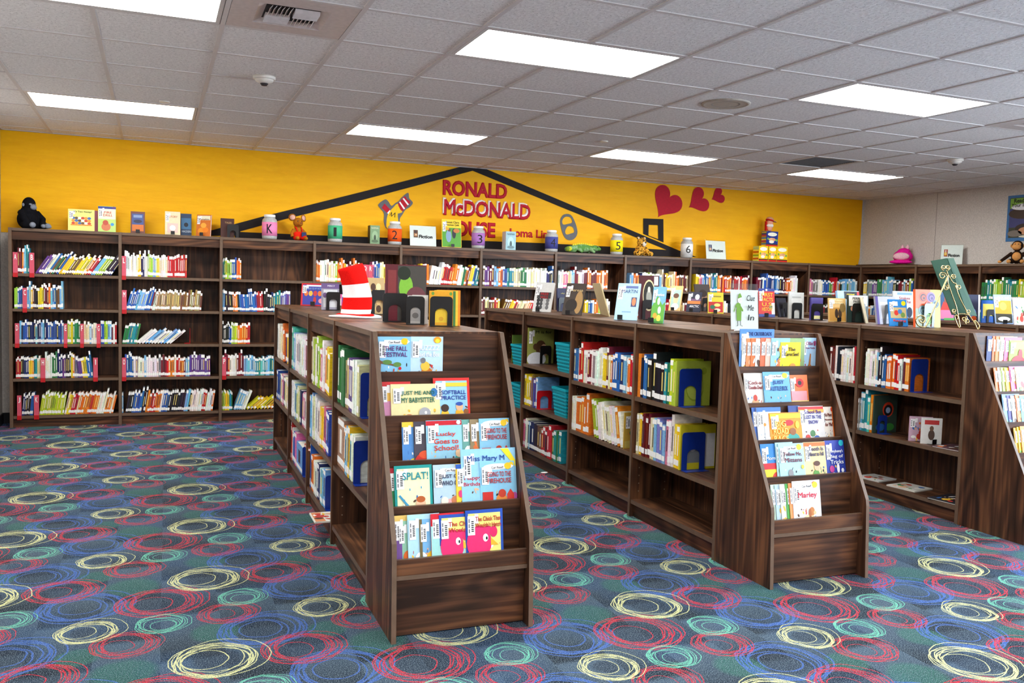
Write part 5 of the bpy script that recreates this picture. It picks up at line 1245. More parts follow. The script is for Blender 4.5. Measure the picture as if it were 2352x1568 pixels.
# teal storage baskets
bk = plain('teal_plastic', (24, 166, 184), .4, noise=.03)
bk_d = plain('teal_slot', (8, 84, 98), .6, noise=.03)
def basket(key, px, z, label, w_=.24, d=.27, h_=.205):
    I = isl[key]; v = I.px_face(px, 900, .02).y
    e = empty('storage_basket'); e.matrix_world = I.M @ Matrix.Translation((.02 + d / 2, v, z + .0006)); tag(e, label, 'basket', 'teal plastic storage baskets')
    mb = MB(); t = .004; tp = .018
    def ringpts(z_, k): a = (w_ - tp * 2 + 2 * tp * z_ / h_) / 2 - k; c = (d - tp * 2 + 2 * tp * z_ / h_) / 2 - k; return [(-c, -a, z_), (c, -a, z_), (c, a, z_), (-c, a, z_)]
    o0, o1, i0, i1 = ringpts(0, 0), ringpts(h_, 0), ringpts(t, t), ringpts(h_, t)
    for q in range(4):
        r_ = (q + 1) % 4
        mb.quad([o0[q], o0[r_], o1[r_], o1[q]]); mb.quad([i0[r_], i0[q], i1[q], i1[r_]]); mb.quad([o1[q], o1[r_], i1[r_], i1[q]])
    mb.quad(list(reversed(o0))); mb.quad(i0); mb.build('tub', bk, e)
    c, a = d / 2 + .004, w_ / 2 + .004
    MB().box(-c, c, -a, -a + .01, h_ - .016, h_ + .002).box(-c, c, a - .01, a, h_ - .016, h_ + .002).box(-c, -c + .01, -a + .01, a - .01, h_ - .016, h_ + .002).box(c - .01, c, -a + .01, a - .01, h_ - .016, h_ + .002).build('rim', bk, e)
    for q in range(6):
        z_ = .02 + q * .027; g = tp * (1 - z_ / h_)
        MB().box(-d / 2 + g - .0035, -d / 2 + g, -w_ / 2 + g - .001, w_ / 2 - g + .001, z_, z_ + .009).box(-d / 2 + g, d / 2 - g, -w_ / 2 + g - .0035, -w_ / 2 + g, z_, z_ + .009).build('rib', bk, e)
    sl = MB()
    for q in range(6):
        z_ = .034 + q * .027; g = tp * (1 - z_ / h_)
        for k in range(12):
            y = -w_ / 2 + g + .012 + k * (w_ - 2 * g - .024) / 11
            sl.box(-d / 2 + g - .0012, -d / 2 + g + .001, y - .0035, y + .0035, z_, z_ + .007)
            x = -d / 2 + g + .012 + k * (d - 2 * g - .024) / 11
            sl.box(x - .0035, x + .0035, -w_ / 2 + g - .0012, -w_ / 2 + g + .001, z_, z_ + .007)
    tag(sl.build('slots', bk_d, e), kind='stuff')
basket('B', ZBf(292), .80, 'teal plastic basket on the upper shelf beside the woman in profile', h_=.215)
basket('B', ZBf(280), .46, 'teal plastic basket on the middle shelf beside the red bookend', h_=.215)
basket('B', ZBf(8), isl['B'].sh[0], 'teal plastic basket on the upper shelf half behind the nearest display', h_=.17)
basket('B', ZBf(5), isl['B'].sh[1], 'teal plastic basket on the middle shelf half behind the nearest display', h_=.2)
cover_end('B', ZBf(-20), isl['B'].sh[0], .22, .24, (110, 140, 60), 'green picture book standing behind the half hidden upper basket', None, art='scene', th=.01, u=.075, yaw=0, seed=15)

# ------------------------------------------------------------------ sloped displays
def disp(key, q, x0, x1, yt, L, rgb, label, title=None, tcol=(30, 30, 60), zf=None, th=.0035, group=None, **kw):
    I = isl[key]; fx, fy = zf
    back = (LIPS[q - 1][0] if q else -.0195); zb = (LIPS[q][1] - .0615 if q < 4 else .2625)
    pitch, tilt, gap = (.0057, .2, .004) if q else (.0039, .018, .0015)
    h = .22
    px0, px1, py = fx(x0), fx(x1), fy(yt)
    for _ in range(3):
        vb = back - gap - h * math.sin(tilt) - (L + 1) * pitch
        if q: vb = max(vb, LIPS[q][0] + .0175)
        h = (I.px_v((px0 + px1) / 2, py, vb + h * math.sin(tilt)).z - zb) / math.cos(tilt)
    if q: tilt = math.asin(max(.02, min(.3, (back - gap - (L + 1) * pitch - vb) / h)))
    u0, u1 = I.px_v(px0, py + 40, vb + .02).x, I.px_v(px1, py + 40, vb + .02).x
    u0 = max(u0, .0215); u1 = min(max(u1, u0 + .03), IW - .0215)
    M = I.M @ Matrix.Translation(((u0 + u1) / 2, vb, zb + .0008)) @ Matrix.Rotation(-tilt, 4, 'X')
    return face_book(M, u1 - u0, h, th, rgb, label, title, tcol, group=group or 'picture books on the sloped displays', **kw)
fA = (lambda x: 820 + x / 2.0095, lambda y: 720 + y / 2.0095)
fB = (lambda x: 1640 + x / 2.376, lambda y: 720 + y / 2.376)
fC = (lambda x: 2140 + x / 2.75, lambda y: 700 + y / 2.75)
SKY = (140, 202, 236); YE = [(246, 214, 70), (206, 60, 50)]
chick = [('e', .35, .42, .33, .3, (226, 44, 110)), ('e', .45, .16, .17, .24, (226, 44, 110)), ('e', .58, .62, .12, .09, (226, 44, 110)), ('e', .74, .6, .1, .1, (222, 40, 100)), ('p', [(.66, .5), (.86, .36), (.66, .36)], (244, 180, 50)), ('e', .52, .5, .07, .07, (250, 250, 250)), ('e', .55, .49, .025, .03, (20, 20, 20))]
fire = [('e', .5, .9, .4, .06, (246, 246, 250)), ('r', .03, .03, .97, .16, (110, 170, 80)), ('r', .06, .06, .36, .42, (200, 40, 34)), ('r', .1, .1, .18, .2, (250, 220, 160)), ('r', .24, .1, .32, .2, (250, 220, 160)), ('e', .6, .26, .16, .12, (226, 140, 60)), ('e', .62, .38, .11, .08, (200, 60, 40)), ('p', [(.76, .06), (.96, .06), (.96, .36), (.86, .46), (.76, .36)], (214, 60, 48)), ('e', .9, .93, .07, .05, (246, 206, 40))]
A_ = [
 (0, 88, 243, 107, 0, SKY, 'light blue picture book titled The Fall Festival, top tier, nearest display', 'Can Read!|THE FALL|FESTIVAL', (100, 50, 120), dict(art=[('r', .2, .84, .8, .93, (250, 250, 250)), ('e', .82, .9, .1, .07, (246, 206, 40)), ('p', [(0, .0), (.1, .0), (.12, .5), (0, .56)], (150, 96, 60)), ('p', [(0, .46), (.6, .38), (.62, .4), (0, .52)], (130, 90, 60)), ('e', .3, .47, .14, .05, (96, 140, 70)), ('e', .6, .42, .12, .05, (96, 140, 70)), ('e', .45, .14, .16, .13, (150, 84, 40)), ('e', .58, .16, .07, .06, (250, 250, 250)), ('r', .0, .0, 1, .06, (214, 190, 130)), ('e', .68, .34, .045, .035, (214, 30, 40))], tpos=.88, tsize=.125)),
 (0, 243, 391, 107, 0, (196, 226, 246), 'pale blue picture book titled Buzz Said the Bee, nearest display', 'BUZZZZ|Said the Bee', (250, 250, 250), dict(art=[('e', .82, .93, .12, .07, (240, 160, 40)), ('e', .82, .91, .07, .045, (250, 230, 60)), ('e', .5, .2, .2, .16, (214, 120, 40)), ('e', .45, .38, .14, .1, (244, 196, 70)), ('e', .38, .5, .08, .06, (120, 120, 124)), ('e', .78, .14, .14, .11, (244, 160, 170)), ('r', .02, .0, .98, .04, (210, 226, 220))], tpos=.76, tsize=.13)),
 (1, 103, 250, 315, 0, (200, 40, 44), 'red topped picture book at the back of the second tier, nearest display', None, (0, 0, 0), dict(art=[('r', .05, .05, .95, .88, (220, 150, 190)), ('e', .3, .7, .2, .12, (240, 190, 80))])),
 (1, 108, 200, 362, 1, (190, 160, 190), 'lavender picture book peeking out left of the babysitter book', None, (0, 0, 0), dict(art='mix', seed=2)),
 (1, 157, 383, 325, 2.2, (236, 222, 164), 'cream landscape picture book titled Just Me and My Babysitter', 'JUST ME AND|MY BABYSITTER', (30, 110, 90), dict(art=[('e', .3, .08, .2, .14, (60, 130, 70)), ('e', .36, .16, .14, .15, (196, 84, 44)), ('e', .68, .12, .22, .16, (150, 60, 50)), ('e', .68, .32, .12, .14, (170, 170, 176)), ('e', .88, .8, .07, .1, (40, 110, 170)), ('e', .35, .22, .03, .04, (250, 250, 250)), ('e', .7, .34, .025, .035, (250, 250, 250))], tpos=.78, tsize=.15)),
 (1, 355, 522, 297, 1, (228, 40, 36), 'red bordered picture book titled Softball Practice', 'SOFTBALL|PRACTICE', (40, 60, 150), dict(border=(150, 206, 238), art=[('r', .07, .82, .93, .9, (246, 206, 60)), ('e', .3, .2, .12, .16, (246, 196, 50)), ('e', .3, .38, .11, .08, (60, 36, 24)), ('e', .7, .2, .13, .16, (246, 180, 40)), ('e', .7, .4, .1, .08, (230, 180, 140)), ('e', .7, .46, .1, .04, (40, 80, 170)), ('e', .88, .3, .07, .06, (150, 90, 40))], tpos=.7, tsize=.11)),
 (2, 210, 330, 500, 0, (80, 140, 206), 'blue picture book at the left end of the third tier, nearest display', None, (0, 0, 0), dict(art=[('e', .6, .1, .5, .2, (226, 206, 60)), ('r', .0, .9, 1, 1, (246, 200, 60))])),
 (2, 265, 400, 497, 1, (70, 64, 76), 'dark picture book with a red engine, third tier, nearest display', None, (0, 0, 0), dict(art=[('e', .4, .2, .4, .2, (200, 40, 30)), ('e', .4, .35, .25, .08, (220, 80, 40))])),
 (2, 322, 487, 492, 2, (150, 206, 232), 'light blue picture book with red band titled Lucky Goes to School', 'Lucky|Goes to|School!', (220, 60, 40), dict(band=(200, 20, 40), art=[('e', .91, .95, .06, .04, (250, 250, 250)), ('e', .55, .04, .36, .1, (226, 190, 140)), ('e', .9, .2, .14, .12, (60, 160, 150)), ('e', .9, .35, .1, .08, (230, 190, 150))], tpos=.72, tsize=.13)),
 (2, 487, 600, 488, 0, (110, 170, 160), 'sea green picture book behind the firehouse book, third tier', None, (0, 0, 0), dict(art='scene', seed=31)),
 (2, 525, 640, 487, 1, (150, 130, 96), 'brown picture book behind the firehouse book, third tier', None, (0, 0, 0), dict(art='mix', seed=32)),
 (2, 568, 724, 483, 2, SKY, 'light blue picture book titled Going to the Firehouse, third tier', 'Can Read!|GOING TO THE|FIREHOUSE', (190, 50, 50), dict(art=fire, tpos=.88, tsize=.125)),
 (3, 145, 260, 712, 0, (190, 30, 50), 'red and green picture book at the left end, fourth tier', None, (0, 0, 0), dict(art=[('r', .0, .0, 1, .6, (40, 140, 80))])),
 (3, 175, 350, 700, 1, (26, 150, 146), 'teal bordered picture book titled Splat', 'SPLAT!', (30, 140, 150), dict(border=(238, 236, 190), art=[('e', .5, .1, .34, .1, (214, 120, 160)), ('e', .68, .28, .13, .1, (232, 186, 150)), ('e', .68, .36, .12, .06, (180, 90, 40)), ('e', .5, .12, .14, .1, (60, 160, 140)), ('p', [(.1, .44), (.14, .46), (.5, .14), (.46, .1)], (60, 150, 190)), ('e', .4, .55, .015, .025, (80, 160, 200)), ('e', .7, .58, .015, .025, (80, 160, 200))], tpos=.8, tsize=.18)),
 (3, 355, 520, 695, .9, (180, 206, 222), 'pale blue picture book titled Just Critters Who Care', 'Can Read!|JUST CRIT|WHO CARE', (60, 60, 90), dict(art=[('e', .5, .2, .36, .14, (226, 170, 170)), ('e', .3, .3, .1, .08, (240, 230, 210)), ('e', .6, .3, .12, .09, (200, 120, 80))], tpos=.88, tsize=.12)),
 (3, 487, 748, 622, 0, (150, 206, 238), 'wide light blue picture book titled Miss Mary M behind the fourth tier', 'Miss Mary M', (40, 80, 150), dict(art=[('p', [(.72, .99), (.86, .99), (.99, .8), (.99, .7)], (246, 226, 40)), ('r', 0, 0, 1, .12, (120, 180, 70)), ('e', .95, .25, .05, .06, (190, 90, 170))], tpos=.84, tsize=.14, tx=.45)),
 (3, 460, 590, 690, 1.6, (246, 206, 60), 'yellow picture book titled Happy Birthday with a blue band', 'Happy|Birthday', (200, 30, 40), dict(band=(40, 90, 180), art=[('e', .62, .16, .3, .18, (60, 90, 190)), ('e', .7, .16, .12, .1, (150, 156, 166)), ('e', .35, .05, .1, .06, (214, 40, 30)), ('e', .15, .42, .08, .07, (226, 60, 120))], tpos=.7, tsize=.12, tx=.6)),
 (3, 570, 730, 682, 2.6, SKY, 'light blue picture book titled Going to the Firehouse, fourth tier', 'Can Read!|GOING TO THE|FIREHOUSE', (190, 50, 50), dict(art=fire, tpos=.88, tsize=.125)),
 (4, 170, 300, 930, 0, (236, 200, 110), 'yellow and purple picture book, leftmost in the lowest tier, nearest display', None, (0, 0, 0), dict(art=[('r', 0, 0, .3, .7, (120, 80, 150))])),
 (4, 190, 310, 955, 1, (150, 206, 180), 'green picture book with an orange fish tail, lowest tier, nearest display', None, (0, 0, 0), dict(art=[('e', .4, .3, .2, .12, (232, 110, 40)), ('r', 0, 0, 1, .2, (226, 214, 130)), ('e', .4, .08, .08, .1, (60, 140, 60))])),
 (4, 237, 385, 925, 1.8, (176, 218, 238), 'pale blue picture book with a white swan shape, lowest tier', None, (0, 0, 0), dict(art=[('e', .4, .2, .2, .14, (240, 246, 250)), ('e', .4, .2, .12, .08, (176, 218, 238))])),
 (4, 290, 420, 945, 2.6, (120, 180, 226), 'blue picture book with a golden shape, lowest tier, nearest display', None, (0, 0, 0), dict(art=[('e', .6, .18, .4, .24, (236, 190, 40)), ('r', 0, 0, .1, 1, (110, 96, 60))])),
 (4, 345, 500, 920, 3.2, (210, 30, 50), 'red topped teal picture book left of the chick books', None, (0, 0, 0), dict(art=[('r', .0, .0, 1, .78, (160, 214, 210)), ('e', .6, .1, .2, .1, (60, 150, 110))])),
 (4, 383, 545, 925, 4.0, (36, 80, 178), 'blue bordered picture book with a pink chick, left of its twin', "The Chick|Wouldn't", (190, 40, 50), dict(border=(240, 234, 130), art=chick, tpos=.82, tsize=.11, tx=.6)),
 (4, 503, 675, 903, 5.0, (36, 80, 178), "blue bordered picture book with a pink chick titled The Chick That Wouldn't Hatch", "The Chick That|Wouldn't Hatch", (190, 40, 50), dict(border=(240, 234, 130), art=chick, tpos=.84, tsize=.11, tx=.6))]
for k, (q, x0, x1, yt, L, rgb, lb, ti, tc_, kw) in enumerate(A_):
    kw.setdefault('seed', 100 + k); disp('A', q, x0, x1, yt, L, rgb, lb, ti, tc_, fA, **kw)
NV = (40, 60, 130)
B_ = [
 (0, 128, 315, 85, 0, (84, 140, 206), 'tall blue picture book titled The Crossroads behind the top tier', 'THE CROSSROADS', (24, 40, 110), dict(tpos=.9, tsize=.1, tx=.58)),
 (0, 140, 240, 133, 1, (236, 236, 226), 'white picture book, first in the fanned top tier, second display', None, NV, dict(art='mix')),
 (0, 163, 262, 136, 1.7, (226, 140, 84), 'orange picture book, second in the fanned top tier, second display', None, NV, dict(art='mix')),
 (0, 188, 290, 135, 2.4, (232, 120, 60), 'bright orange picture book, third in the fanned top tier, second display', None, NV, dict(art='mix')),
 (0, 214, 312, 138, 3.1, (238, 238, 230), 'white picture book, fourth in the fanned top tier, second display', None, NV, dict(art='scene')),
 (0, 240, 338, 133, 3.8, (222, 110, 70), 'rust picture book, fifth in the fanned top tier, second display', None, NV, dict(art='mix')),
 (0, 268, 370, 137, 4.5, (236, 190, 170), 'pale pink picture book, sixth in the fanned top tier, second display', None, NV, dict(art='scene')),
 (0, 297, 400, 134, 5.2, (150, 196, 210), 'pale blue picture book, seventh in the fanned top tier, second display', None, NV, dict(art='mix')),
 (0, 350, 480, 135, 3, (150, 180, 120), 'green picture book behind the yellow one, top tier, second display', None, NV, dict(art='mix')),
 (0, 348, 458, 157, 5.8, (246, 218, 20), 'bright yellow picture book titled The Carrot Seed', 'The|Carrot Seed', (60, 40, 20), dict(art=[('e', .6, .2, .2, .16, (200, 110, 40)), ('e', .62, .3, .15, .1, (226, 150, 60)), ('r', .45, .02, .8, .08, (240, 236, 220))], tpos=.8, tsize=.14)),
 (0, 470, 600, 133, 2, (170, 206, 236), "pale blue picture book titled Ollie's Cow Tricks with a brown animal", "Ollie's|Cow Tricks", (150, 70, 110), dict(art=[('e', .88, .86, .09, .07, (150, 60, 110)), ('e', .55, .16, .2, .16, (176, 112, 56)), ('p', [(.45, .26), (.55, .6), (.62, .58), (.6, .24)], (176, 112, 56)), ('p', [(.6, .2), (.92, .26), (.92, .2), (.62, .12)], (176, 112, 56))], tpos=.86, tsize=.12)),
 (1, 170, 278, 325, 0, (240, 238, 232), 'white picture book titled Cock a Doodle Doo, second tier, second display', 'Cock-a-|Doodle-Doo!', (150, 40, 50), dict(art=[('e', .5, .2, .2, .16, (210, 160, 110)), ('e', .5, .38, .1, .08, (196, 60, 40)), ('r', .02, .02, .98, .1, (206, 214, 150))], tpos=.76, tsize=.12)),
 (1, 415, 515, 335, 0, (232, 120, 60), 'orange picture book with a red circle, second tier, second display', None, NV, dict(art=[('e', .55, .78, .22, .12, (206, 30, 30)), ('e', .55, .78, .1, .06, (40, 20, 20)), ('r', .06, .3, .9, .56, (236, 160, 170)), ('r', .03, .03, .97, .3, (240, 214, 120)), ('e', .1, .12, .14, .1, (206, 30, 30))])),
 (1, 275, 420, 318, 1.5, (110, 176, 226), 'blue picture book titled Just a Little Sick', 'Can Read!|JUST|A LITTLE SICK', NV, dict(art=[('r', .2, .82, .8, .92, (246, 246, 250)), ('e', .85, .9, .08, .06, (246, 206, 40)), ('r', .14, .05, .9, .22, (176, 120, 60)), ('e', .5, .14, .2, .12, (206, 110, 50)), ('e', .42, .18, .06, .05, (250, 250, 250)), ('e', .58, .18, .06, .05, (250, 250, 250)), ('r', .14, .0, .9, .07, (236, 236, 240))], tpos=.87, tsize=.14)),
 (2, 215, 330, 512, 0, (70, 110, 190), 'blue picture book at the left end, third tier, second display', None, NV, dict(art='mix')),
 (2, 240, 372, 512, 1, (226, 232, 240), 'white picture book with a goose, third tier, second display', None, NV, dict(art=[('r', .0, .9, 1, 1, (70, 120, 190)), ('e', .5, .15, .26, .16, (250, 250, 250)), ('p', [(.3, .2), (.4, .2), (.36, .6), (.28, .6)], (250, 250, 250)), ('e', .3, .6, .06, .04, (230, 140, 40))])),
 (2, 415, 480, 502, 0, (50, 70, 140), 'dark blue picture book behind the road race book', None, NV, dict(barcode=False)),
 (2, 305, 480, 540, 2.4, (240, 150, 30), 'orange landscape picture book titled Big Road Race', 'BIG|ROAD|RACE', (246, 230, 120), dict(art=[('r', .02, .84, .98, .97, (246, 206, 40)), ('e', .7, .3, .2, .14, (60, 160, 150)), ('e', .7, .48, .1, .1, (150, 90, 40)), ('e', .6, .72, .14, .08, (206, 40, 40)), ('r', .02, .02, .98, .12, (90, 160, 60)), ('e', .85, .66, .06, .1, (246, 220, 60))], tpos=.7, tsize=.2, tx=.33)),
 (2, 470, 605, 505, 1, (238, 238, 240), 'white picture book titled Lost in the Snow', 'School Bus|LOST IN THE|SNOW', (60, 50, 140), dict(band=(206, 40, 40), art=[('r', .0, .84, 1, .92, (240, 170, 60)), ('e', .3, .25, .1, .08, (206, 60, 50)), ('e', .5, .35, .1, .08, (80, 130, 80)), ('e', .65, .22, .12, .08, (60, 100, 180)), ('e', .5, .15, .1, .07, (220, 160, 60)), ('e', .78, .12, .1, .07, (110, 60, 140))], tpos=.86, tsize=.12)),
 (2, 596, 692, 508, 0, (244, 236, 226), 'white picture book with orange edge titled No More Monsters for Me', 'No More|Monsters|for Me!', (120, 50, 40), dict(art=[('r', .92, 0, 1, 1, (232, 110, 30)), ('e', .9, .93, .07, .05, (214, 60, 40)), ('e', .4, .15, .14, .12, (90, 60, 40)), ('r', .0, .0, .9, .06, (130, 180, 80))], tpos=.8, tsize=.12)),
 (3, 262, 380, 710, 0, (50, 130, 206), 'blue picture book with a red and yellow lower half, fourth tier', 'Morning', (250, 250, 250), dict(art=[('r', 0, 0, 1, .42, (246, 214, 40)), ('r', 0, .42, 1, .56, (200, 30, 40)), ('e', .7, .22, .24, .14, (206, 50, 30))], tpos=.66, tsize=.13)),
 (3, 345, 440, 702, 1, (170, 206, 210), 'pale teal picture book behind the mittens book', None, NV, dict(art='mix')),
 (3, 360, 498, 708, 2, (170, 214, 226), 'pale blue picture book titled Follow Me Mittens', 'Can Read!|Follow Me,|Mittens', (120, 40, 60), dict(art=[('r', .2, .84, .8, .93, (248, 248, 250)), ('e', .8, .92, .09, .06, (246, 206, 40)), ('e', .42, .14, .2, .14, (130, 130, 134)), ('e', .42, .32, .1, .09, (140, 140, 144)), ('e', .9, .45, .06, .05, (236, 200, 60)), ('r', .0, .0, 1, .05, (150, 190, 110))], tpos=.88, tsize=.13)),
 (3, 497, 615, 700, 1, (226, 206, 150), 'tan picture book titled Tooth Is About to Fall Out', 'Tooth Is|About to Fall', (60, 60, 110), dict(band=(226, 110, 40), art=[('e', .5, .2, .16, .16, (90, 150, 60)), ('e', .55, .42, .13, .09, (232, 180, 140)), ('e', .55, .5, .15, .06, (90, 50, 30)), ('p', [(.3, .06), (.36, .0), (.7, .16), (.66, .22)], (190, 120, 60))], tpos=.84, tsize=.12)),
 (3, 613, 745, 690, .6, (44, 62, 160), "dark blue picture book titled Funnybunny's Bag of Tricks", "Funnybunny's|Bag of|Tricks", (236, 240, 250), dict(art=[('e', .84, .93, .12, .07, (40, 180, 200)), ('e', .36, .12, .2, .14, (240, 240, 246)), ('e', .36, .14, .12, .09, (226, 110, 160)), ('e', .28, .34, .12, .08, (190, 60, 140)), ('e', .6, .35, .07, .12, (240, 240, 246)), ('e', .82, .3, .07, .05, (240, 244, 250)), ('e', .85, .15, .07, .05, (240, 244, 250))], tpos=.74, tsize=.12)),
 (4, 320, 430, 930, 0, (200, 224, 206), 'pale green picture book, first in the lowest tier, second display', None, NV, dict(art='mix')),
 (4, 342, 450, 932, .8, (180, 206, 226), 'pale blue picture book, second in the lowest tier, second display', None, NV, dict(art='mix')),
 (4, 370, 480, 928, 1.6, (226, 236, 226), 'white picture book, third in the lowest tier, second display', None, NV, dict(art='scene')),
 (4, 402, 505, 925, 2.4, (90, 180, 90), 'green picture book, fourth in the lowest tier, second display', None, NV, dict(art='mix')),
 (4, 418, 520, 922, 3.2, (232, 150, 90), 'orange picture book, fifth in the lowest tier, second display', None, NV, dict(art='mix')),
 (4, 435, 585, 910, 4.2, (240, 240, 242), 'white picture book with a red title Marley and a spaniel', 'Can Read!|Marley', (206, 30, 60), dict(art=[('r', .2, .85, .85, .94, (250, 250, 250)), ('e', .78, .92, .08, .055, (206, 30, 40)), ('e', .55, .16, .24, .14, (232, 200, 150)), ('e', .66, .36, .09, .09, (190, 120, 60)), ('e', .58, .32, .05, .1, (170, 96, 44)), ('e', .75, .33, .05, .04, (226, 180, 130)), ('r', .1, .03, .9, .06, (190, 170, 210))], tpos=.88, tsize=.19, tx=.52))]
for k, (q, x0, x1, yt, L, rgb, lb, ti, tc_, kw) in enumerate(B_):
    kw.setdefault('seed', 200 + k); disp('B', q, x0, x1, yt, L, rgb, lb, ti, tc_, fB, **kw)
rnd = random.Random(5)
C_ = []
for q, xs, yt, pal in ((0, (330, 365, 385, 410, 440), 200, 'pale'), (1, (400, 425, 445, 468, 500), 385, 'pale'), (2, (457, 485, 510, 540, 566), 562, 'pale'), (3, (528, 550, 570), 765, 'yellow')):
    for k, x in enumerate(xs):
        col = jitter(rnd.choice(PAL[pal]), rnd, 20)
        C_.append((q, x, x + 110, yt + rnd.uniform(-3, 12), k * .8, col, '%s picture book, %s from the left in the %s tier of the rightmost display' % (cname(col), ORD[k], ['top', 'second', 'third', 'fourth'][q])))
for k, (q, x0, x1, yt, L, rgb, lb) in enumerate(C_): disp('C', q, x0, x1, yt, L, rgb, lb, None, NV, fC, art='scene' if k % 3 else 'mix', seed=300 + k)
disp('C', 0, 470, 586, 225, 4.6, (150, 190, 60), 'lime green picture book with a big red dog shape, rightmost display', None, NV, fC, art=[('e', .5, .2, .4, .3, (206, 20, 30)), ('e', .6, .5, .12, .22, (206, 20, 30)), ('r', .05, .7, .8, .95, (190, 206, 90))], seed=3)
disp('C', 1, 536, 640, 395, 4.6, (240, 214, 176), 'beige tilted picture book in the second tier of the rightmost display', None, NV, fC, art='scene', seed=4)
# ================================================================== THINGS ON TOP OF THE ISLANDS AND WALL BOOKCASES
def solve(fn, lo, hi, target):
    flo = fn(lo) - target
    for _ in range(40):
        m = (lo + hi) / 2; fm = fn(m) - target
        if (fm > 0) == (flo > 0): lo = m; flo = fm
        else: hi = m
    return (lo + hi) / 2
def stand_book(I, u, px0, px1, py0, pyt, yaw, lean, th, rgb, label, z=IH, extra=0, **kw):
    """stands on an island top: u is how far across, px0/px1 the base corners, pyt the top of its left edge; yaw turns its face from the front (0) to the left aisle (pi/2)"""
    v = I.px_face(px0, py0, u).y
    Mw = I.M @ Matrix.Translation((u, v, z + .001)) @ Matrix.Rotation(-yaw, 4, 'Z')
    w_ = solve(lambda t: proj(Mw @ Vector((t, 0, 0)))[0], .02, .6, px1)
    up = Vector((0, math.sin(lean), math.cos(lean)))
    h_ = solve(lambda t: -proj(Mw @ (up * t))[1], .03, .7, -pyt)
    M = Mw @ Matrix.Rotation(-lean, 4, 'X') @ Matrix.Translation((w_ / 2, 0, 0))
    face_book(M, w_, h_, th, rgb, label, seed=hash(label) % 999 if False else len(label) * 7 + int(px0), name='picture_book', group='books standing face-out on the islands', **kw)
    return Mw, w_, h_
def stand_for(Mw, w_, lean, label, dx=0.0):
    book_stand(Mw @ Matrix.Translation((w_ / 2 + dx, .0, 0)), label, BSG)
def end_for(Mw, w_, label, ew=.11, eh=.15, off=.004, dx=0.0, arch=.6):
    bookend(Mw @ Matrix.Translation((w_ / 2 + dx, -off, 0)), black_metal, ew, eh, label, 'black metal bookends', arch)
A, B, C, D = isl['A'], isl['B'], isl['C'], isl['D']
# ---- island with the hat
r = stand_book(A, .18, 690, 748, 704, 650, .28, .32, .008, (214, 30, 44), 'red bordered picture book titled Chair for My Mother, hat island', border=(60, 60, 160), title='CHAIR FOR MY MOTHER', tcol=(150, 180, 230), art=[('r', .07, .05, .93, .94, (64, 66, 166)), ('r', .2, .86, .9, .93, (236, 240, 246))] + [('e', .2 + .18 * k, .55, .08, .12, [(230, 120, 50), (240, 190, 70), (206, 60, 60)][k % 3]) for k in range(4)] + [('e', .55, .25, .06, .16, (200, 50, 40)), ('e', .8, .22, .1, .11, (240, 150, 160)), ('e', .5, .12, .07, .06, (60, 170, 80))], tpos=.76, tsize=.12)
stand_for(r[0], r[1], .3, 'small black stand under the red chair book')
r = stand_book(A, .2, 738, 779, 712, 650, .1, .16, .012, (150, 144, 160), 'grey and purple picture book held by a black bookend beside the hat', title='MERCY', tcol=(230, 220, 240), art=[('r', 0, .8, 1, 1, (104, 80, 130)), ('r', .12, .1, .9, .76, (206, 206, 210)), ('e', .2, .55, .12, .1, (110, 84, 130))], barcode=False, tpos=.9, tsize=.09)
end_for(r[0], r[1], 'black bookend left of the striped hat', .1, .13, .006, .02)
# striped felt hat
I = A; v = I.px_face(812, 728, .2).y
e = empty('striped_felt_hat'); e.matrix_world = I.M @ Matrix.Translation((.21, v, IH)); tag(e, 'tall crooked red and white striped felt hat standing on its brim', 'hat')
rf = plain('red_felt', (216, 24, 20), .95, noise=.12, nscale=200, spec=.05); wf = plain('white_felt', (232, 228, 228), .95, noise=.05, nscale=200, spec=.05)
HH = .30; hr = .088
def hat_ring(t):   # crooked axis and radius
    return Vector((.012 * math.sin(t * 3) - .075 * max(0, t - .4) ** 1.3, 0, HH * t)), hr * (1.0 - .13 * t + .03 * math.sin(t * 6)) * (1.0 if t < .96 else .94)
def hat_band(t0, t1, mat, name, cap=False, inner=False):
    mb = MB(); n, k = 36, 8; b0 = 0
    for j in range(k + 1):
        t = t0 + (t1 - t0) * j / k; c_, r_ = hat_ring(t)
        for i in range(n):
            a = 2 * math.pi * i / n; wob = 1 + .025 * math.sin(3 * a + 9 * t) + .012 * math.sin(7 * a + 4 * t)
            mb.v.append((c_.x + r_ * wob * math.cos(a), c_.y + r_ * wob * math.sin(a), c_.z + .022 * math.cos(a) * t * t))
    for j in range(k):
        for i in range(n):
            i2 = (i + 1) % n; mb.f.append((j * n + i, j * n + i2, (j + 1) * n + i2, (j + 1) * n + i)); mb.m.append(0); mb.c.append(None); mb.smooth.append(True)
    if cap:
        top = k * n; c_, r_ = hat_ring(t1)
        mb.v.append((c_.x, c_.y, c_.z - .012)); ci = len(mb.v) - 1
        for i in range(n): mb.f.append((top + i, top + (i + 1) % n, ci)); mb.m.append(0); mb.c.append(None); mb.smooth.append(True)
    mb.build(name, mat, e)
for t0, t1, mt, cp in ((.0, .16, wf, False), (.16, .4, rf, False), (.4, .66, wf, False), (.66, 1.0, rf, True)): hat_band(t0, t1, mt, 'red_stripe' if mt is rf else 'white_stripe', cp)
bm_ = MB(); n = 40
for j, (r_, z_) in enumerate(((.085, .012), (.12, .006), (.155, .004), (.155, .0), (.085, .0))):
    for i in range(n):
        a = 2 * math.pi * i / n; bm_.v.append((r_ * math.cos(a), r_ * math.sin(a), max(.001, z_ + (.006 * (1 + math.sin(2 * a)) if 0 < j < 3 else 0))))
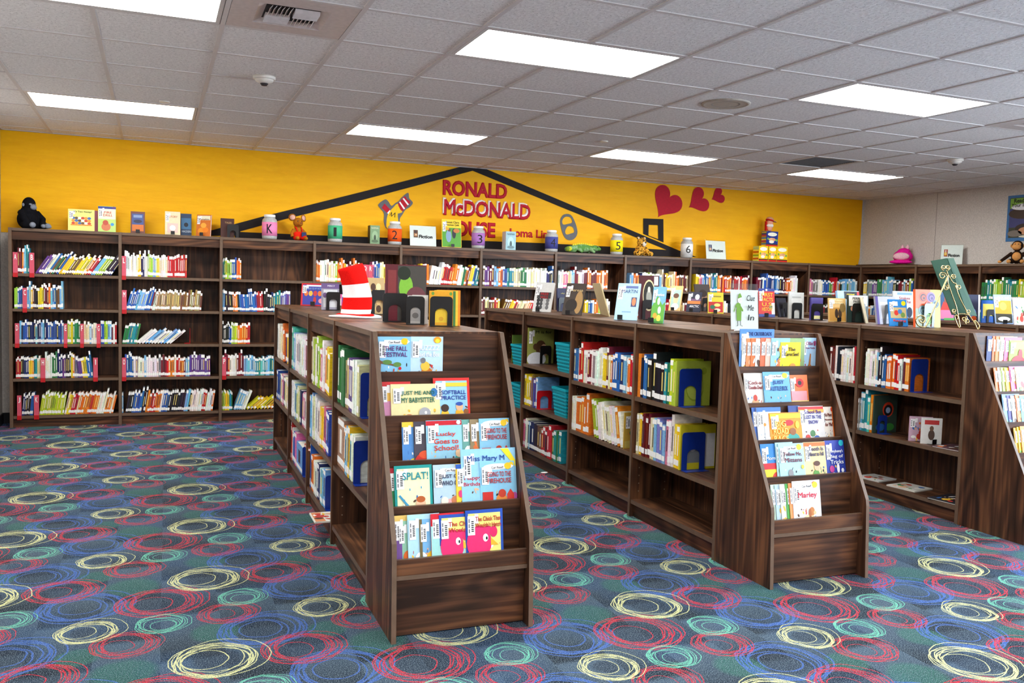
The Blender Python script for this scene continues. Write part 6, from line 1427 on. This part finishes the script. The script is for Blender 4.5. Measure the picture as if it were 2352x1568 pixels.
for j in range(4):
    for i in range(n):
        i2 = (i + 1) % n; bm_.f.append((j * n + i, j * n + i2, (j + 1) * n + i2, (j + 1) * n + i)); bm_.m.append(0); bm_.c.append(None); bm_.smooth.append(True)
br_ = bm_.build('brim', wf, e)
MB().lathe([(.092, .008), (.1, .014), (.094, .02), (.088, .022)], 32, sx=1.15).build('brim_fold', rf, br_)
r = stand_book(A, .36, 836, 884, 723, 637, .0, .12, .012, (176, 150, 104), 'brown picture book of crowded animals right of the hat', art=[('e', .2 + .25 * (k % 3), .15 + .2 * (k // 3), .12, .1, [(120, 70, 30), (206, 170, 110), (70, 44, 28), (230, 206, 150)][k % 4]) for k in range(12)], barcode=False)
end_for(r[0], r[1], 'black bookend in front of the crowded animals book', .11, .16, .006, .03)
r = stand_book(A, .27, 884, 978, 740, 606, .05, .03, .014, (96, 26, 36), 'large maroon picture book with a green forest scene, hat island', art=[('r', .3, .02, .99, .98, (70, 66, 60)), ('e', .5, .6, .17, .22, (130, 190, 60)), ('e', .75, .4, .26, .22, (110, 60, 66)), ('e', .45, .85, .16, .12, (30, 40, 24)), ('e', .8, .15, .2, .12, (46, 36, 30)), ('e', .6, .25, .2, .1, (60, 40, 40)), ('r', .06, .5, .26, .9, (130, 50, 50)), ('r', .05, .03, .28, .2, (104, 30, 40))], barcode=False)
end_for(r[0], r[1], 'wide black bookend in front of the maroon picture book', .135, .155, .006, -.06)
Mw, w_, h_ = stand_book(A, .33, 935, 972, 746, 678, .25, .1, .01, (206, 204, 200), 'white picture book held by a black bookend, first of the pale set', art=[('r', .1, .1, .9, .5, (180, 180, 180)), ('e', .5, .3, .2, .1, (120, 120, 120))], barcode=False)
end_for(Mw, w_, 'narrow black bookend in front of the pale books', .095, .145, .006)
for k in range(2): face_book(Mw @ Matrix.Translation((w_ / 2 + .012 * (k + 1), .014 * (k + 1), 0)) @ Matrix.Rotation(-.1, 4, 'X'), w_, h_ * (1 + .02 * k), .01, (214 - 14 * k, 212 - 14 * k, 206 - 14 * k), 'pale picture book, %s behind the narrow black bookend' % ORD[k + 1], None, group='books standing face-out on the islands', barcode=False)
Mw, w_, h_ = stand_book(A, .4, 985, 1040, 753, 667, .22, .12, .01, (240, 170, 30), 'orange and yellow picture book behind the rightmost bookend, hat island', art=[('r', .06, .1, .94, .8, (246, 206, 50)), ('e', .5, .2, .1, .06, (226, 170, 40)), ('e', .15, .92, .06, .05, (110, 160, 60)), ('e', .9, .92, .06, .05, (110, 160, 60))], title='THE ORIGINAL', tcol=(80, 60, 30), barcode=False, tpos=.68, tsize=.07)
end_for(Mw, w_, 'black bookend in front of the orange picture books', .115, .15, .006)
for k, (rgb, nm) in enumerate((((70, 130, 70), 'green'), ((246, 206, 60), 'yellow'), ((232, 140, 30), 'orange'))):
    face_book(Mw @ Matrix.Translation((w_ / 2 + .014 * (k + 1), .016 * (k + 1), 0)) @ Matrix.Rotation(-.12, 4, 'X'), w_, h_ * (1 + .012 * k), .013, rgb, '%s picture book in the set behind the orange bookend book' % nm, None, group='books standing face-out on the islands', barcode=False)

# ---- island with the teal baskets
r = stand_book(B, .12, 1222, 1264, 716, 648, .75, .38, .016, (214, 214, 212), 'black and white picture book titled Freedom Walkers', title='FREE|WALK', tcol=(180, 30, 40), art=[('e', .25 + .17 * (k % 4), .15 + .12 * (k // 4), .09, .07, [(40, 40, 42), (110, 110, 112), (190, 190, 190), (70, 70, 72)][(k * 7) % 4]) for k in range(16)] + [('r', .15, .45, .9, .66, (60, 60, 62))], tpos=.6, tsize=.11)
stand_for(r[0], r[1], .38, 'small black stand under the black and white book', -.02)
r = stand_book(B, .42, 1281, 1303, 712, 662, -.1, .1, .014, (40, 42, 80), 'navy picture book at the far side beyond the black and white book', title='why', tcol=(200, 190, 120), barcode=False)
end_for(r[0], r[1], 'black bookend in front of the navy picture book', .085, .12, .006)
r = stand_book(B, .12, 1290, 1335, 720, 650, .75, .45, .012, (70, 60, 54), 'dark glossy picture book catching the light glare', title='Teresa', tcol=(206, 180, 130), art=[('e', .75, .4, .2, .36, (176, 140, 90)), ('e', .4, .3, .3, .2, (50, 44, 40))])
stand_for(r[0], r[1], .4, 'small black stand under the glossy glare book', -.02)
r = stand_book(B, .4, 1402, 1421, 712, 650, -1.2, .3, .008, (214, 196, 150), 'thin tan book seen edge-on leaning left behind the Martin book', barcode=False)
r = stand_book(B, .13, 1410, 1462, 731, 650, .72, .42, .012, (158, 200, 226), 'pale blue picture book titled Martin on a stand', title='MARTIN', tcol=(30, 50, 110), art=[('r', .25, .86, .9, .93, (70, 90, 150)), ('r', .66, .36, .9, .62, (40, 40, 90)), ('e', .78, .5, .09, .11, (190, 110, 60)), ('r', .3, .2, .7, .24, (120, 160, 190))], tpos=.78, tsize=.12)
stand_for(r[0], r[1], .4, 'small black stand under the Martin book', -.03)
r = stand_book(B, .38, 1467, 1512, 729, 632, .2, .06, .014, (74, 26, 32), 'tall maroon picture book with an oval portrait', art=[('e', .5, .55, .32, .36, (214, 196, 150)), ('e', .5, .55, .28, .32, (40, 40, 36)), ('e', .5, .5, .14, .18, (150, 150, 140)), ('e', .5, .68, .07, .07, (200, 196, 184)), ('r', .75, .78, .95, .98, (236, 236, 236))], barcode=False)
end_for(r[0], r[1], 'black bookend in front of the oval portrait book', .1, .14, .006)
r = stand_book(B, .15, 1493, 1523, 741, 658, .75, .3, .014, (110, 170, 200), 'picture book of green mountains and houses on a stand', title='Swiss', tcol=(250, 250, 250), art=[('p', [(.0, .45), (.4, .75), (.8, .5), (1, .6), (1, .0), (0, 0)], (90, 160, 60)), ('e', .5, .6, .1, .1, (240, 244, 248)), ('e', .3, .2, .16, .08, (232, 160, 50)), ('e', .6, .14, .16, .09, (226, 206, 80)), ('e', .6, .36, .12, .1, (236, 236, 230)), ('r', .05, .0, .95, .06, (60, 130, 50))])
stand_for(r[0], r[1], .3, 'small black stand under the green mountain book', -.03)
# detective sign in a clear holder
v = B.px_face(1680, 750, .2).y
Mw = B.M @ Matrix.Translation((.2, v, IH + .001)) @ Matrix.Rotation(-.1, 4, 'Z')
sw = solve(lambda t: proj(Mw @ Vector((t, 0, 0)))[0], .05, .5, 1742); sh_ = solve(lambda t: -proj(Mw @ Vector((0, t * .12, t)))[1], .1, .5, -664)
e = empty('sign_holder'); e.matrix_world = Mw @ Matrix.Translation((sw / 2, 0, 0)); tag(e, 'clear sign holder reading Clue Me In with a green cartoon detective', 'sign')
L = Matrix.Rotation(-.12, 4, 'X')
MB().box(-sw / 2 - .004, sw / 2 + .004, -.003, 0, 0, sh_ + .035, M=L).build('acrylic_front', acrylic, e)
MB().box(-sw / 2 - .004, sw / 2 + .004, -.05, .06, 0, .003).build('acrylic_foot', acrylic, e)
MB().box(-sw / 2 - .004, sw / 2 + .004, .003, .006, 0, sh_ + .035, M=L).build('acrylic_back', acrylic, e)
cd = MB().box(-sw / 2, sw / 2, .0006, .002, .006, sh_, M=L).build('card', white_paper, e)
f = MB(); gc = (106, 156, 42)
for k, (poly, col) in enumerate((([(.2, .24), (.36, .24), (.38, .5), (.34, .66), (.24, .66), (.19, .5)], gc), (ell(.25, .62, .09, .06, 14, .4), gc), ([(.15, .6), (.18, .64), (.14, .5), (.1, .44), (.09, .48)], gc), ([(.36, .6), (.44, .5), (.43, .46), (.34, .5)], gc), (ell(.32, .74, .075, .075, 16), (244, 244, 240)), ([(.25, .78), (.4, .82), (.38, .86), (.34, .92), (.28, .88)], gc),
                            ([(.22, .24), (.24, .24), (.24, .12), (.19, .1), (.19, .115), (.22, .125)], (30, 30, 34)), ([(.32, .24), (.34, .24), (.34, .12), (.4, .1), (.4, .115), (.32, .13)], (30, 30, 34)), (ell(.35, .75, .008, .01, 8), (20, 20, 20)), ([(.38, .73), (.45, .7), (.38, .71)], (244, 244, 240)), (ell(.445, .54, .02, .02, 8), (244, 244, 240)))):
    f.quad([L @ Vector(((a - .5) * sw, .0004 - .0036 - k * .00015, c_ * sh_)) for a, c_ in poly], 0, lin(col))
f.build('detective_drawing', print_mat, cd)
for k, t_ in enumerate(('Clue', 'Me', 'In')):
    text(t_, cd, ink, .05, L @ Vector((.22 * sw, -.006, sh_ * (.8 - .24 * k))), (math.pi / 2 + .12, 0, 0), 'lettering', extrude=.0003, fit=(sw * (.3 if k == 0 else .22), sh_ * .14))
# white rods of the stand
MB().tube([(-sw * .62, -.07, .004), (sw * .1, .02, .004)], .004, 8).tube([(-sw * .3, -.02, .004), (sw * .4, -.055, .004)], .004, 8).build('white_feet', white_paper, e)

# ---- third island
def cbook(I, u, px0, px1, py0, pyt, yaw, lean, th, rgb, label, stand=None, end=None, ew=.1, eh=.14, **kw):
    r = stand_book(I, u, px0, px1, py0, pyt, yaw, lean, th, rgb, label, **kw)
    if stand: stand_for(r[0], r[1], lean, stand, -.01)
    if end: end_for(r[0], r[1], end, ew, eh, .006)
    return r
cbook(C, .12, 1535, 1562, 711, 656, .8, .4, .016, (214, 170, 110), 'tan picture book with a woman portrait, third island', 'small black stand under the woman portrait book', art=[('r', .1, .12, .9, .84, (150, 180, 170)), ('e', .5, .45, .2, .2, (230, 180, 140)), ('e', .5, .6, .24, .1, (90, 54, 34)), ('e', .5, .16, .3, .14, (240, 236, 226))])
cbook(C, .12, 1575, 1607, 715, 670, .8, .4, .012, (40, 42, 60), 'dark picture book titled Arctic with a sunset, third island', 'small black stand under the arctic book', title='ARCTIC', tcol=(240, 240, 246), art=[('r', .03, .4, .97, .55, (200, 120, 60)), ('r', .03, .55, .97, .66, (110, 80, 110)), ('e', .7, .75, .16, .14, (220, 220, 226))], tpos=.28, tsize=.14)
cbook(C, .42, 1602, 1636, 712, 652, -.25, .2, .014, (70, 60, 56), 'dark brown portrait book behind the yellow and red one', None, 'black bookend behind the yellow and red book', art=[('e', .5, .45, .26, .3, (150, 110, 84)), ('e', .5, .66, .26, .14, (50, 36, 30))], barcode=False)
cbook(C, .13, 1626, 1662, 717, 671, .45, .3, .016, (226, 206, 50), 'yellow and red picture book on a stand, third island', 'small black stand under the yellow and red book', art=[('r', .04, .05, .96, .55, (196, 40, 40)), ('e', .3, .3, .16, .1, (40, 110, 80)), ('e', .6, .4, .2, .08, (236, 220, 120)), ('e', .6, .16, .2, .08, (246, 236, 200)), ('r', .2, .78, .85, .84, (150, 130, 40))])
cbook(C, .14, 1743, 1780, 727, 662, .5, .38, .016, (206, 34, 40), 'red picture book titled First Facts about US History', 'small black stand under the first facts book', title='FIRST|FACTS|U.S.|HISTORY', tcol=(246, 200, 60), art=[('r', 0, .0, 1, .1, (40, 70, 150)), ('r', .0, .9, 1, 1, (40, 60, 140)), ('e', .5, .95, .06, .04, (240, 240, 240)), ('r', .8, .1, 1, .5, (236, 236, 236)), ('e', .75, .35, .1, .08, (90, 110, 90))], tpos=.78, tsize=.17)
cbook(C, .4, 1790, 1812, 724, 684, -.4, .25, .012, (36, 34, 44), 'small black book leaning beside the first facts book', None, 'black bookend leaning by the first facts book', .09, .13, barcode=False)
cbook(C, .2, 1812, 1846, 726, 671, .05, .06, .016, (186, 186, 182), 'grey back cover book held by a black bookend, third island', None, 'black bookend in front of the grey back cover', .1, .135, art=[('r', .2, .8, .8, .84, (150, 150, 148)), ('r', .15, .6, .85, .76, (200, 200, 196))], barcode=False)
cbook(C, .22, 1862, 1889, 728, 683, .05, .03, .018, (70, 60, 130), 'small purple book held by a black bookend, third island', None, 'black bookend in front of the small purple book', .115, .135, art=[('r', .2, .05, .8, .2, (226, 220, 160))], barcode=False)
cbook(C, .16, 1904, 1944, 737, 684, .15, .14, .012, (206, 170, 110), 'golden picture book titled Tickets to Freedom', 'small black stand under the tickets to freedom book', title='Tickets|Freedom', tcol=(240, 230, 190), art=[('r', .03, .03, .97, .6, (176, 130, 60)), ('e', .45, .35, .1, .2, (50, 36, 26)), ('e', .65, .35, .1, .2, (60, 44, 30)), ('e', .2, .85, .16, .1, (246, 246, 240)), ('e', .8, .6, .16, .2, (120, 96, 50))], tpos=.9, tsize=.1)
cbook(C, .3, 1947, 1994, 737, 677, .05, .06, .014, (34, 50, 46), 'dark green picture book titled Perfect Passer', None, 'wide black bookend in front of the Perfect Passer book', .125, .15, title='PERFECT|PASSER', tcol=(30, 30, 30), art=[('r', .05, .6, .95, .98, (206, 204, 196)), ('e', .25, .5, .12, .1, (190, 130, 100)), ('e', .6, .5, .12, .1, (180, 120, 90)), ('r', .7, .05, .92, .16, (230, 230, 230))], barcode=False, tpos=.88, tsize=.12, tx=.5)
cbook(C, .48, 1930, 1980, 733, 667, -.1, .2, .02, (150, 190, 226), 'pale blue and black book titled Storms behind the passer book', title='STORMS', tcol=(246, 210, 40), art=[('r', .3, .72, 1, .98, (24, 24, 28)), ('r', .9, .72, 1, .98, (206, 40, 40))], barcode=False, tpos=.86, tsize=.1, tx=.6)
cbook(C, .4, 1995, 2014, 734, 682, -.9, .25, .02, (214, 206, 180), 'cream book seen edge-on right of the Perfect Passer book', barcode=False)
cbook(C, .3, 2016, 2062, 741, 680, -.25, .16, .014, (150, 150, 160), 'grey and purple book held by a black bookend left of the racing book', None, 'black bookend behind the blue racing book', .12, .15, art=[('r', 0, 0, .12, 1, (60, 40, 110)), ('r', .2, .2, .9, .8, (176, 176, 180))], barcode=False)
cbook(C, .15, 2044, 2086, 745, 687, .25, .22, .01, (40, 130, 206), 'bright blue picture book with a yellow sun on a stand', 'small black stand under the bright blue book', title='Racing', tcol=(226, 60, 50), art=[('e', .82, .86, .12, .09, (246, 214, 30)), ('r', .08, .3, .95, .7, (190, 176, 130)), ('e', .4, .5, .12, .1, (206, 60, 50)), ('e', .6, .55, .12, .09, (70, 130, 200)), ('e', .75, .42, .12, .1, (110, 150, 80)), ('r', .2, .76, .5, .92, (236, 240, 246))], tpos=.2, tsize=.14)
sp = []
for a, c_, R_, c1, c2 in ((.3, .8, .16, (206, 70, 30), (60, 30, 30)), (.62, .8, .17, (126, 96, 170), (60, 40, 90)), (.28, .45, .16, (96, 130, 130), (50, 70, 80)), (.8, .62, .13, (96, 130, 140), (40, 60, 70)), (.5, .6, .12, (206, 60, 30), (80, 30, 20)), (.5, .22, .2, (120, 170, 60), (60, 100, 40))):
    for q in range(4): sp.append(('e', a + .012 * q, c_ - .01 * q, R_ * (1 - .24 * q), R_ * .8 * (1 - .24 * q), c1 if q % 2 == 0 else c2))
cbook(C, .26, 2103, 2160, 747, 664, .0, .08, .02, (226, 96, 50), 'picture book with a swirling orange and yellow spiral pattern', None, 'black bookend in front of the spiral pattern book', .1, .17, art=[('r', .6, .5, 1, 1, (236, 206, 60)), ('r', .75, .0, 1, .5, (232, 210, 70)), ('r', 0, .0, .6, .5, (130, 140, 110))] + sp, barcode=False)
# ---- fourth island
cbook(D, .14, 2050, 2098, 731, 668, .05, .05, .012, (226, 232, 238), 'white picture book titled Snakes and The, fourth island', title='Snakes|and The', tcol=(170, 50, 60), art=[('r', .2, .86, .9, .95, (150, 190, 226)), ('e', .8, .2, .14, .2, (60, 70, 90))], barcode=False, tpos=.74, tsize=.14)
cbook(D, .14, 2152, 2192, 733, 670, .0, .05, .012, (60, 90, 130), 'picture book of a pink house with a red roof, fourth island', art=[('p', [(.15, .3), (.35, .66), (.9, .6), (.95, .32)], (214, 60, 50)), ('r', .2, .05, .95, .36, (236, 120, 160)), ('r', .4, .0, 1, .08, (90, 170, 90)), ('r', .4, .62, .55, .85, (150, 80, 60))], barcode=False)
cbook(D, .14, 2222, 2250, 737, 676, .0, .05, .02, (40, 44, 70), 'dark picture book with a red fruit behind the easel', art=[('e', .4, .3, .3, .2, (120, 150, 210)), ('e', .5, .12, .24, .1, (226, 90, 30)), ('r', .86, 0, 1, 1, (236, 236, 236))], barcode=False)
cbook(D, .14, 2255, 2296, 737, 689, .0, .05, .012, (24, 86, 170), 'blue and yellow book held by a black bookend, fourth island', None, 'black bookend in front of the blue and yellow book', .12, .12, art=[('r', .05, .2, .8, .84, (226, 206, 90)), ('r', .1, .0, .8, .3, (24, 86, 170))], barcode=False)
cbook(D, .12, 2287, 2328, 741, 676, .5, .34, .012, (150, 176, 220), 'picture book titled Chunnel with golden machinery, fourth island', 'small black stand under the Chunnel book', title='FEATS AND', tcol=(240, 236, 226), art=[('r', .04, .3, .96, .8, (196, 156, 50)), ('e', .5, .6, .2, .14, (240, 206, 90)), ('r', .04, .03, .96, .34, (50, 50, 40)), ('e', .5, .16, .34, .08, (236, 236, 230))], tpos=.88, tsize=.12)
cbook(D, .12, 2330, 2362, 742, 684, .5, .3, .012, (206, 206, 210), 'white edged picture book at the right edge of the picture', art='mix', barcode=False)

# scrolled metal easel with a large green book seen from behind
gv = C.px_face(2245, 752, .25).y
E0 = C.M @ Matrix.Translation((.3, gv + .02, IH + .001)) @ Matrix.Rotation(-.35, 4, 'Z')
brass = plain('brass_wire', (206, 186, 132), .22, 1.0, noise=.05)
e = empty('scroll_easel'); e.matrix_world = E0; tag(e, 'scrolled brass wire easel holding a large green book on the third island', 'easel')
def P_e(px, py, du=0.0):
    """pixel to easel-local point on the vertical plane through the easel, du towards the room's right"""
    Mi = E0.inverted(); o = Mi @ CAM; d = Mi.to_3x3() @ ray(px, py); t = (du - o.y) / d.y; return o + d * t
zE = lambda x, y: (2000 + x / 6.68, 560 + y / 6.68)
def wire(pts, name, r_=.004, off=0.0):
    q = [P_e(*zE(*p[:2]), p[2] if len(p) > 2 else off) for p in pts]
    q2 = smooth_loop3(q); MB().tube(q2, r_, 7).build(name, brass, e)
def smooth_loop3(pts, n=5):
    out = []; k = len(pts)
    for i in range(k - 1):
        p0, p1, p2, p3 = pts[max(i - 1, 0)], pts[i], pts[i + 1], pts[min(i + 2, k - 1)]
        for s in range(n):
            t = s / n; out.append(.5 * ((2 * p1) + (p2 - p0) * t + (2 * p0 - 5 * p1 + 4 * p2 - p3) * t * t + (3 * p1 - p0 - 3 * p2 + p3) * t ** 3))
    out.append(pts[-1]); return out
def scroll(cx, cy, r0, a0, turns, off=0.0, n=18): return [(cx + r0 * (1 - .75 * i / n) * math.cos(a0 + turns * 6.283 * i / n), cy + r0 * (1 - .75 * i / n) * math.sin(a0 + turns * 6.283 * i / n), off) for i in range(n + 1)]
wire([(1190, 470), (1180, 560), (1190, 620), (1250, 790), (1310, 960), (1340, 1100), (1368, 1270), (1340, 1260), (1290, 1130), (1310, 1090), (1340, 1130), (1320, 1160)], 'front_leg')
wire([(1190, 480), (1260, 590), (1310, 620), (1330, 740), (1400, 900), (1500, 1080), (1600, 1230), (1640, 1310), (1665, 1260), (1620, 1190), (1590, 1180), (1610, 1220)], 'front_leg')
wire([(1190, 490), (1100, 690), (1000, 920), (860, 1240), (800, 1275), (720, 1240), (695, 1150), (760, 1095), (830, 1130), (820, 1200), (770, 1205), (745, 1160), (790, 1165)], 'rear_leg', .005, -.15)
for s_ in ((1118, 365, 40, 1.57, 1.3), (1175, 365, 40, 1.57, -1.3), (1100, 490, 60, 0, -1.4), (1270, 505, 38, 3.1, 1.4), (1150, 670, 44, -1.2, 1.4), (1345, 660, 46, -2.2, -1.4), (1280, 1030, 36, 1.2, 1.3), (1500, 1040, 36, 1.2, 1.3), (1435, 1150, 46, -1.2, 1.4), (1480, 1190, 40, 2, 1.4)):
    wire(scroll(*s_), 'scroll')
wire([(1160, 400), (1190, 500)], 'top_stem'); wire([(1330, 1080), (1400, 1070), (1500, 1090)], 'ledge_bar')
# the book: two boards seen from the back, leaning with the easel
Lb = .42
ge = empty('large_green_book'); tag(ge, 'large dark green book open on the scrolled easel, seen from behind', 'book')
bl_ = P_e(*zE(1340, 1090), .03); tl_ = P_e(*zE(1145, 222), .03)
gb = plain('green_cloth', (48, 84, 66), .6, noise=.1, nscale=300)
ge.matrix_world = E0
def board(p, name, mats, dy):
    pts = [P_e(*zE(*q[:2]), q[2]) for q in p]; nrm = (pts[1] - pts[0]).cross(pts[3] - pts[0]).normalized() * dy
    m = MB(); q = pts + [a + nrm for a in pts]; b0 = len(m.v); m.v += [tuple(a) for a in q]
    for f_ in ((0, 1, 2, 3), (7, 6, 5, 4), (0, 4, 5, 1), (1, 5, 6, 2), (2, 6, 7, 3), (3, 7, 4, 0)): m.f.append(f_); m.m.append(0); m.c.append(None); m.smooth.append(False)
    m.build(name, mats, ge)
board([(1240, 1090, .035), (1440, 1090, .03), (1150, 222, .1), (920, 262, .1)], 'left_cover', gb, .006)
board([(1480, 1092, .03), (1620, 1110, .06), (1262, 222, .14), (1165, 222, .1)], 'right_cover', gb, .006)
board([(1440, 1090, .03), (1480, 1092, .03), (1165, 222, .1), (1150, 222, .1)], 'spine', gb, .004)
board([(1245, 1085, .045), (1440, 1085, .042), (1152, 235, .112), (930, 270, .112)], 'page_block', page_mat, .015)

# ---- books standing on the wall bookcases
def wall_book(px0, px1, pyt, y, lean, th, rgb, label, yaw=0.0, **kw):
    a, b2 = on_y(px0, 530, y), on_y(px1, 530, y); h_ = (on_y((px0 + px1) / 2, pyt, y + .04).z - ZT) / math.cos(lean); w_ = (b2.x - a.x) / math.cos(yaw)
    face_book(Matrix.Translation(((a.x + b2.x) / 2, y, ZT)) @ Matrix.Rotation(-yaw, 4, 'Z') @ Matrix.Rotation(-lean, 4, 'X'), w_, h_, th, rgb, label, seed=int(px0), group='books standing on the wall bookcases', **kw)
    return (a.x + b2.x) / 2, y
YK = YT - .05
wall_book(156, 217, 481, YK, .1, .01, (240, 232, 130), 'yellow landscape picture book titled Its Too Noisy', title="It's Too Noisy!", tcol=(60, 90, 50), art=[('e', .2 + .12 * (k % 6), .35 + .12 * (k // 6), .07, .06, [(206, 70, 50), (70, 110, 180), (236, 236, 230), (226, 150, 60), (110, 80, 60)][(k * 3) % 5]) for k in range(18)] + [('r', .1, .24, .9, .3, (226, 150, 60))], tpos=.88, tsize=.13)
wall_book(212, 224.5, 484, YT + .03, .08, .01, (176, 90, 120), 'pink book edge showing between the two picture books', barcode=False)
wall_book(225, 266, 474, YK, .1, .01, (190, 220, 120), 'green picture book titled Fire Drill beside the yellow one', title='FIRE|DRILL', tcol=(200, 60, 50), band=(40, 60, 140), art=[('r', .02, .5, .98, .9, (236, 236, 206)), ('e', .45, .2, .26, .16, (206, 120, 80)), ('e', .42, .36, .16, .1, (190, 80, 60)), ('e', .8, .3, .1, .06, (70, 150, 210)), ('e', .88, .95, .1, .05, (90, 50, 120))], tpos=.76, tsize=.11)
x, y = wall_book(300, 333, 486, YK, .12, .01, (110, 60, 50), 'small brown book with a blue and orange landscape on a stand', art=[('r', .1, .1, .9, .9, (60, 80, 140)), ('r', .1, .1, .9, .4, (206, 110, 40)), ('e', .5, .55, .3, .08, (40, 40, 70)), ('r', .2, .72, .8, .84, (130, 150, 190))], barcode=False)
book_stand(Matrix.Translation((x, y, ZT)), 'small black stand under the brown landscape book', BSG)
x, y = wall_book(379, 414, 486, YK, .12, .012, (232, 214, 176), 'cream picture book with a small pink drawing on a stand', title="STORY", tcol=(190, 90, 60), art=[('r', .15, .1, .85, .5, (226, 190, 180)), ('e', .5, .3, .2, .12, (240, 232, 226))])
book_stand(Matrix.Translation((x, y, ZT)), 'small black stand under the cream picture book', BSG)
wall_book(415, 440, 491, YT + .04, .1, .012, (40, 62, 92), 'dark blue book standing behind the cream picture book', title='HACKERS', tcol=(190, 200, 210), art=[('r', .05, .3, .95, .8, (60, 110, 150)), ('e', .5, .5, .2, .1, (20, 26, 40))], barcode=False, tpos=.2, tsize=.12)
x, y = wall_book(450, 482, 493, YK, .12, .02, (206, 110, 30), 'orange pumpkin picture book on a stand with its pages showing', yaw=.5, title='Pumpkins', tcol=(90, 40, 20), art=[('e', .35, .25, .22, .14, (240, 150, 30)), ('e', .65, .3, .2, .12, (236, 130, 20)), ('e', .5, .5, .2, .12, (246, 170, 60)), ('r', .05, .75, .95, .95, (236, 230, 200))])
book_stand(Matrix.Translation((x, y, ZT)) @ Matrix.Rotation(-.5, 4, 'Z'), 'small black stand under the pumpkin book', BSG)
x, y = wall_book(507, 538, 502, YT + .0, .05, .03, (74, 40, 34), 'dark brown book behind a black bookend left of the pink jar', title='TALES', tcol=(190, 150, 100), barcode=False)
bookend(Matrix.Translation((x + .05, y - .035, ZT)), black_metal, .11, .13, 'black bookend on the wall bookcase left of the pink jar', 'black metal bookends')
x, y = wall_book(1016, 1061, 504, YK, .12, .01, (240, 210, 50), 'yellow and green picture book about a freedom quilt on a stand', title='Sweet Clara|Freedom Quilt', tcol=(70, 50, 30), art=[('r', .02, .02, .98, .7, (90, 160, 60)), ('e', .35, .4, .14, .22, (130, 160, 190)), ('e', .38, .62, .07, .06, (110, 70, 50)), ('e', .62, .5, .1, .18, (50, 50, 60)), ('e', .75, .6, .16, .08, (200, 120, 60)), ('e', .2, .66, .18, .06, (220, 170, 60))], tpos=.9, tsize=.1)
book_stand(Matrix.Translation((x, y, ZT)), 'small black stand under the freedom quilt book', BSG)
def box_book(px0, pxm, px1, pyt, rgb_side, rgb, label, tcol):
    a, m_, b2 = on_y(px0, 545, YT), on_y(pxm, 545, YT - .06), on_y(px1, 545, YT - .06); w_ = b2.x - m_.x; h_ = on_y(pxm, pyt, YT - .06).z - ZT
    e = empty('book_box', (m_.x, YT - .06, ZT)); tag(e, label, 'book box', 'boxed book sets')
    MB().box(0, w_, 0, .11, 0, h_).build('slipcase', plain('side_%d' % rgb_side[0], rgb_side, .5), e)
    f = MB()
    for k, (poly, col) in enumerate((([(.0, .0), (1, 0), (1, 1), (0, 1)], rgb), (ell(.5, .45, .3, .26, 18), tuple(min(255, v + 26) for v in rgb)), (ell(.5, .3, .12, .2, 14), tuple(int(v * .5) for v in rgb)), (ell(.5, .15, .36, .08, 14), tuple(int(v * .7) for v in rgb)))):
        f.quad([(x_ * w_, -.0006 - k * .0002, z_ * h_) for x_, z_ in poly], 0, lin(col))
    f.build('front_print', print_mat, e)
    text('NARNIA', e, plain('ink_%d_%d_%d' % tcol, tcol, .5, noise=.02), .04, (w_ / 2, -.0018, h_ * .86), (math.pi / 2, 0, 0), 'lettering', extrude=.0002, fit=(w_ * .75, h_ * .1))
box_book(839, 850, 872, 517, (36, 36, 34), (120, 150, 110), 'dark boxed book set with a green front between green and orange jars', (226, 226, 190))
box_book(1154, 1162, 1185, 531, (206, 206, 206), (160, 200, 210), 'pale boxed book set with an icy front between purple and blue jars', (60, 90, 110))

# small litter on the carpet
p = on_z(1250, 1086, 0); tag(MB().blob(0, 0, .004, .03, .018, .004, 12, 6).build('paper_scrap', white_paper, None, (p.x, p.y, 0)), 'small white paper scrap on the carpet by the baskets', 'paper scrap')
# ------------------------------------------------------------------ lettering -> mesh
bpy.context.view_layer.update()
dg = bpy.context.evaluated_depsgraph_get()
made = {}
for o, fit in TEXTS:
    me = bpy.data.meshes.new_from_object(o.evaluated_get(dg))
    if fit and len(me.vertices):
        xs = [v.co.x for v in me.vertices]; ys = [v.co.y for v in me.vertices]
        fx = fit[0] / max(1e-6, max(xs) - min(xs)); fy = fit[1] / max(1e-6, max(ys) - min(ys)) if fit[1] else fx
        cx, cy = (max(xs) + min(xs)) / 2, (max(ys) + min(ys)) / 2
        for v in me.vertices: v.co.x = (v.co.x - cx) * fx; v.co.y = (v.co.y - cy) * fy
    n = bpy.data.objects.new(o.name.split('.')[0] + '_', me); COL.objects.link(n)
    n.parent = made.get(o.parent.name, o.parent) if o.parent else None
    n.location, n.rotation_euler, n.scale = o.location.copy(), o.rotation_euler.copy(), o.scale.copy()
    for k in ('label', 'category', 'group', 'kind'):
        if k in o.keys(): n[k] = o[k]
    made[o.name] = n
for o, fit in TEXTS: bpy.data.objects.remove(o)
for n in made.values(): n.name = n.name.split('.')[0].rstrip('_')
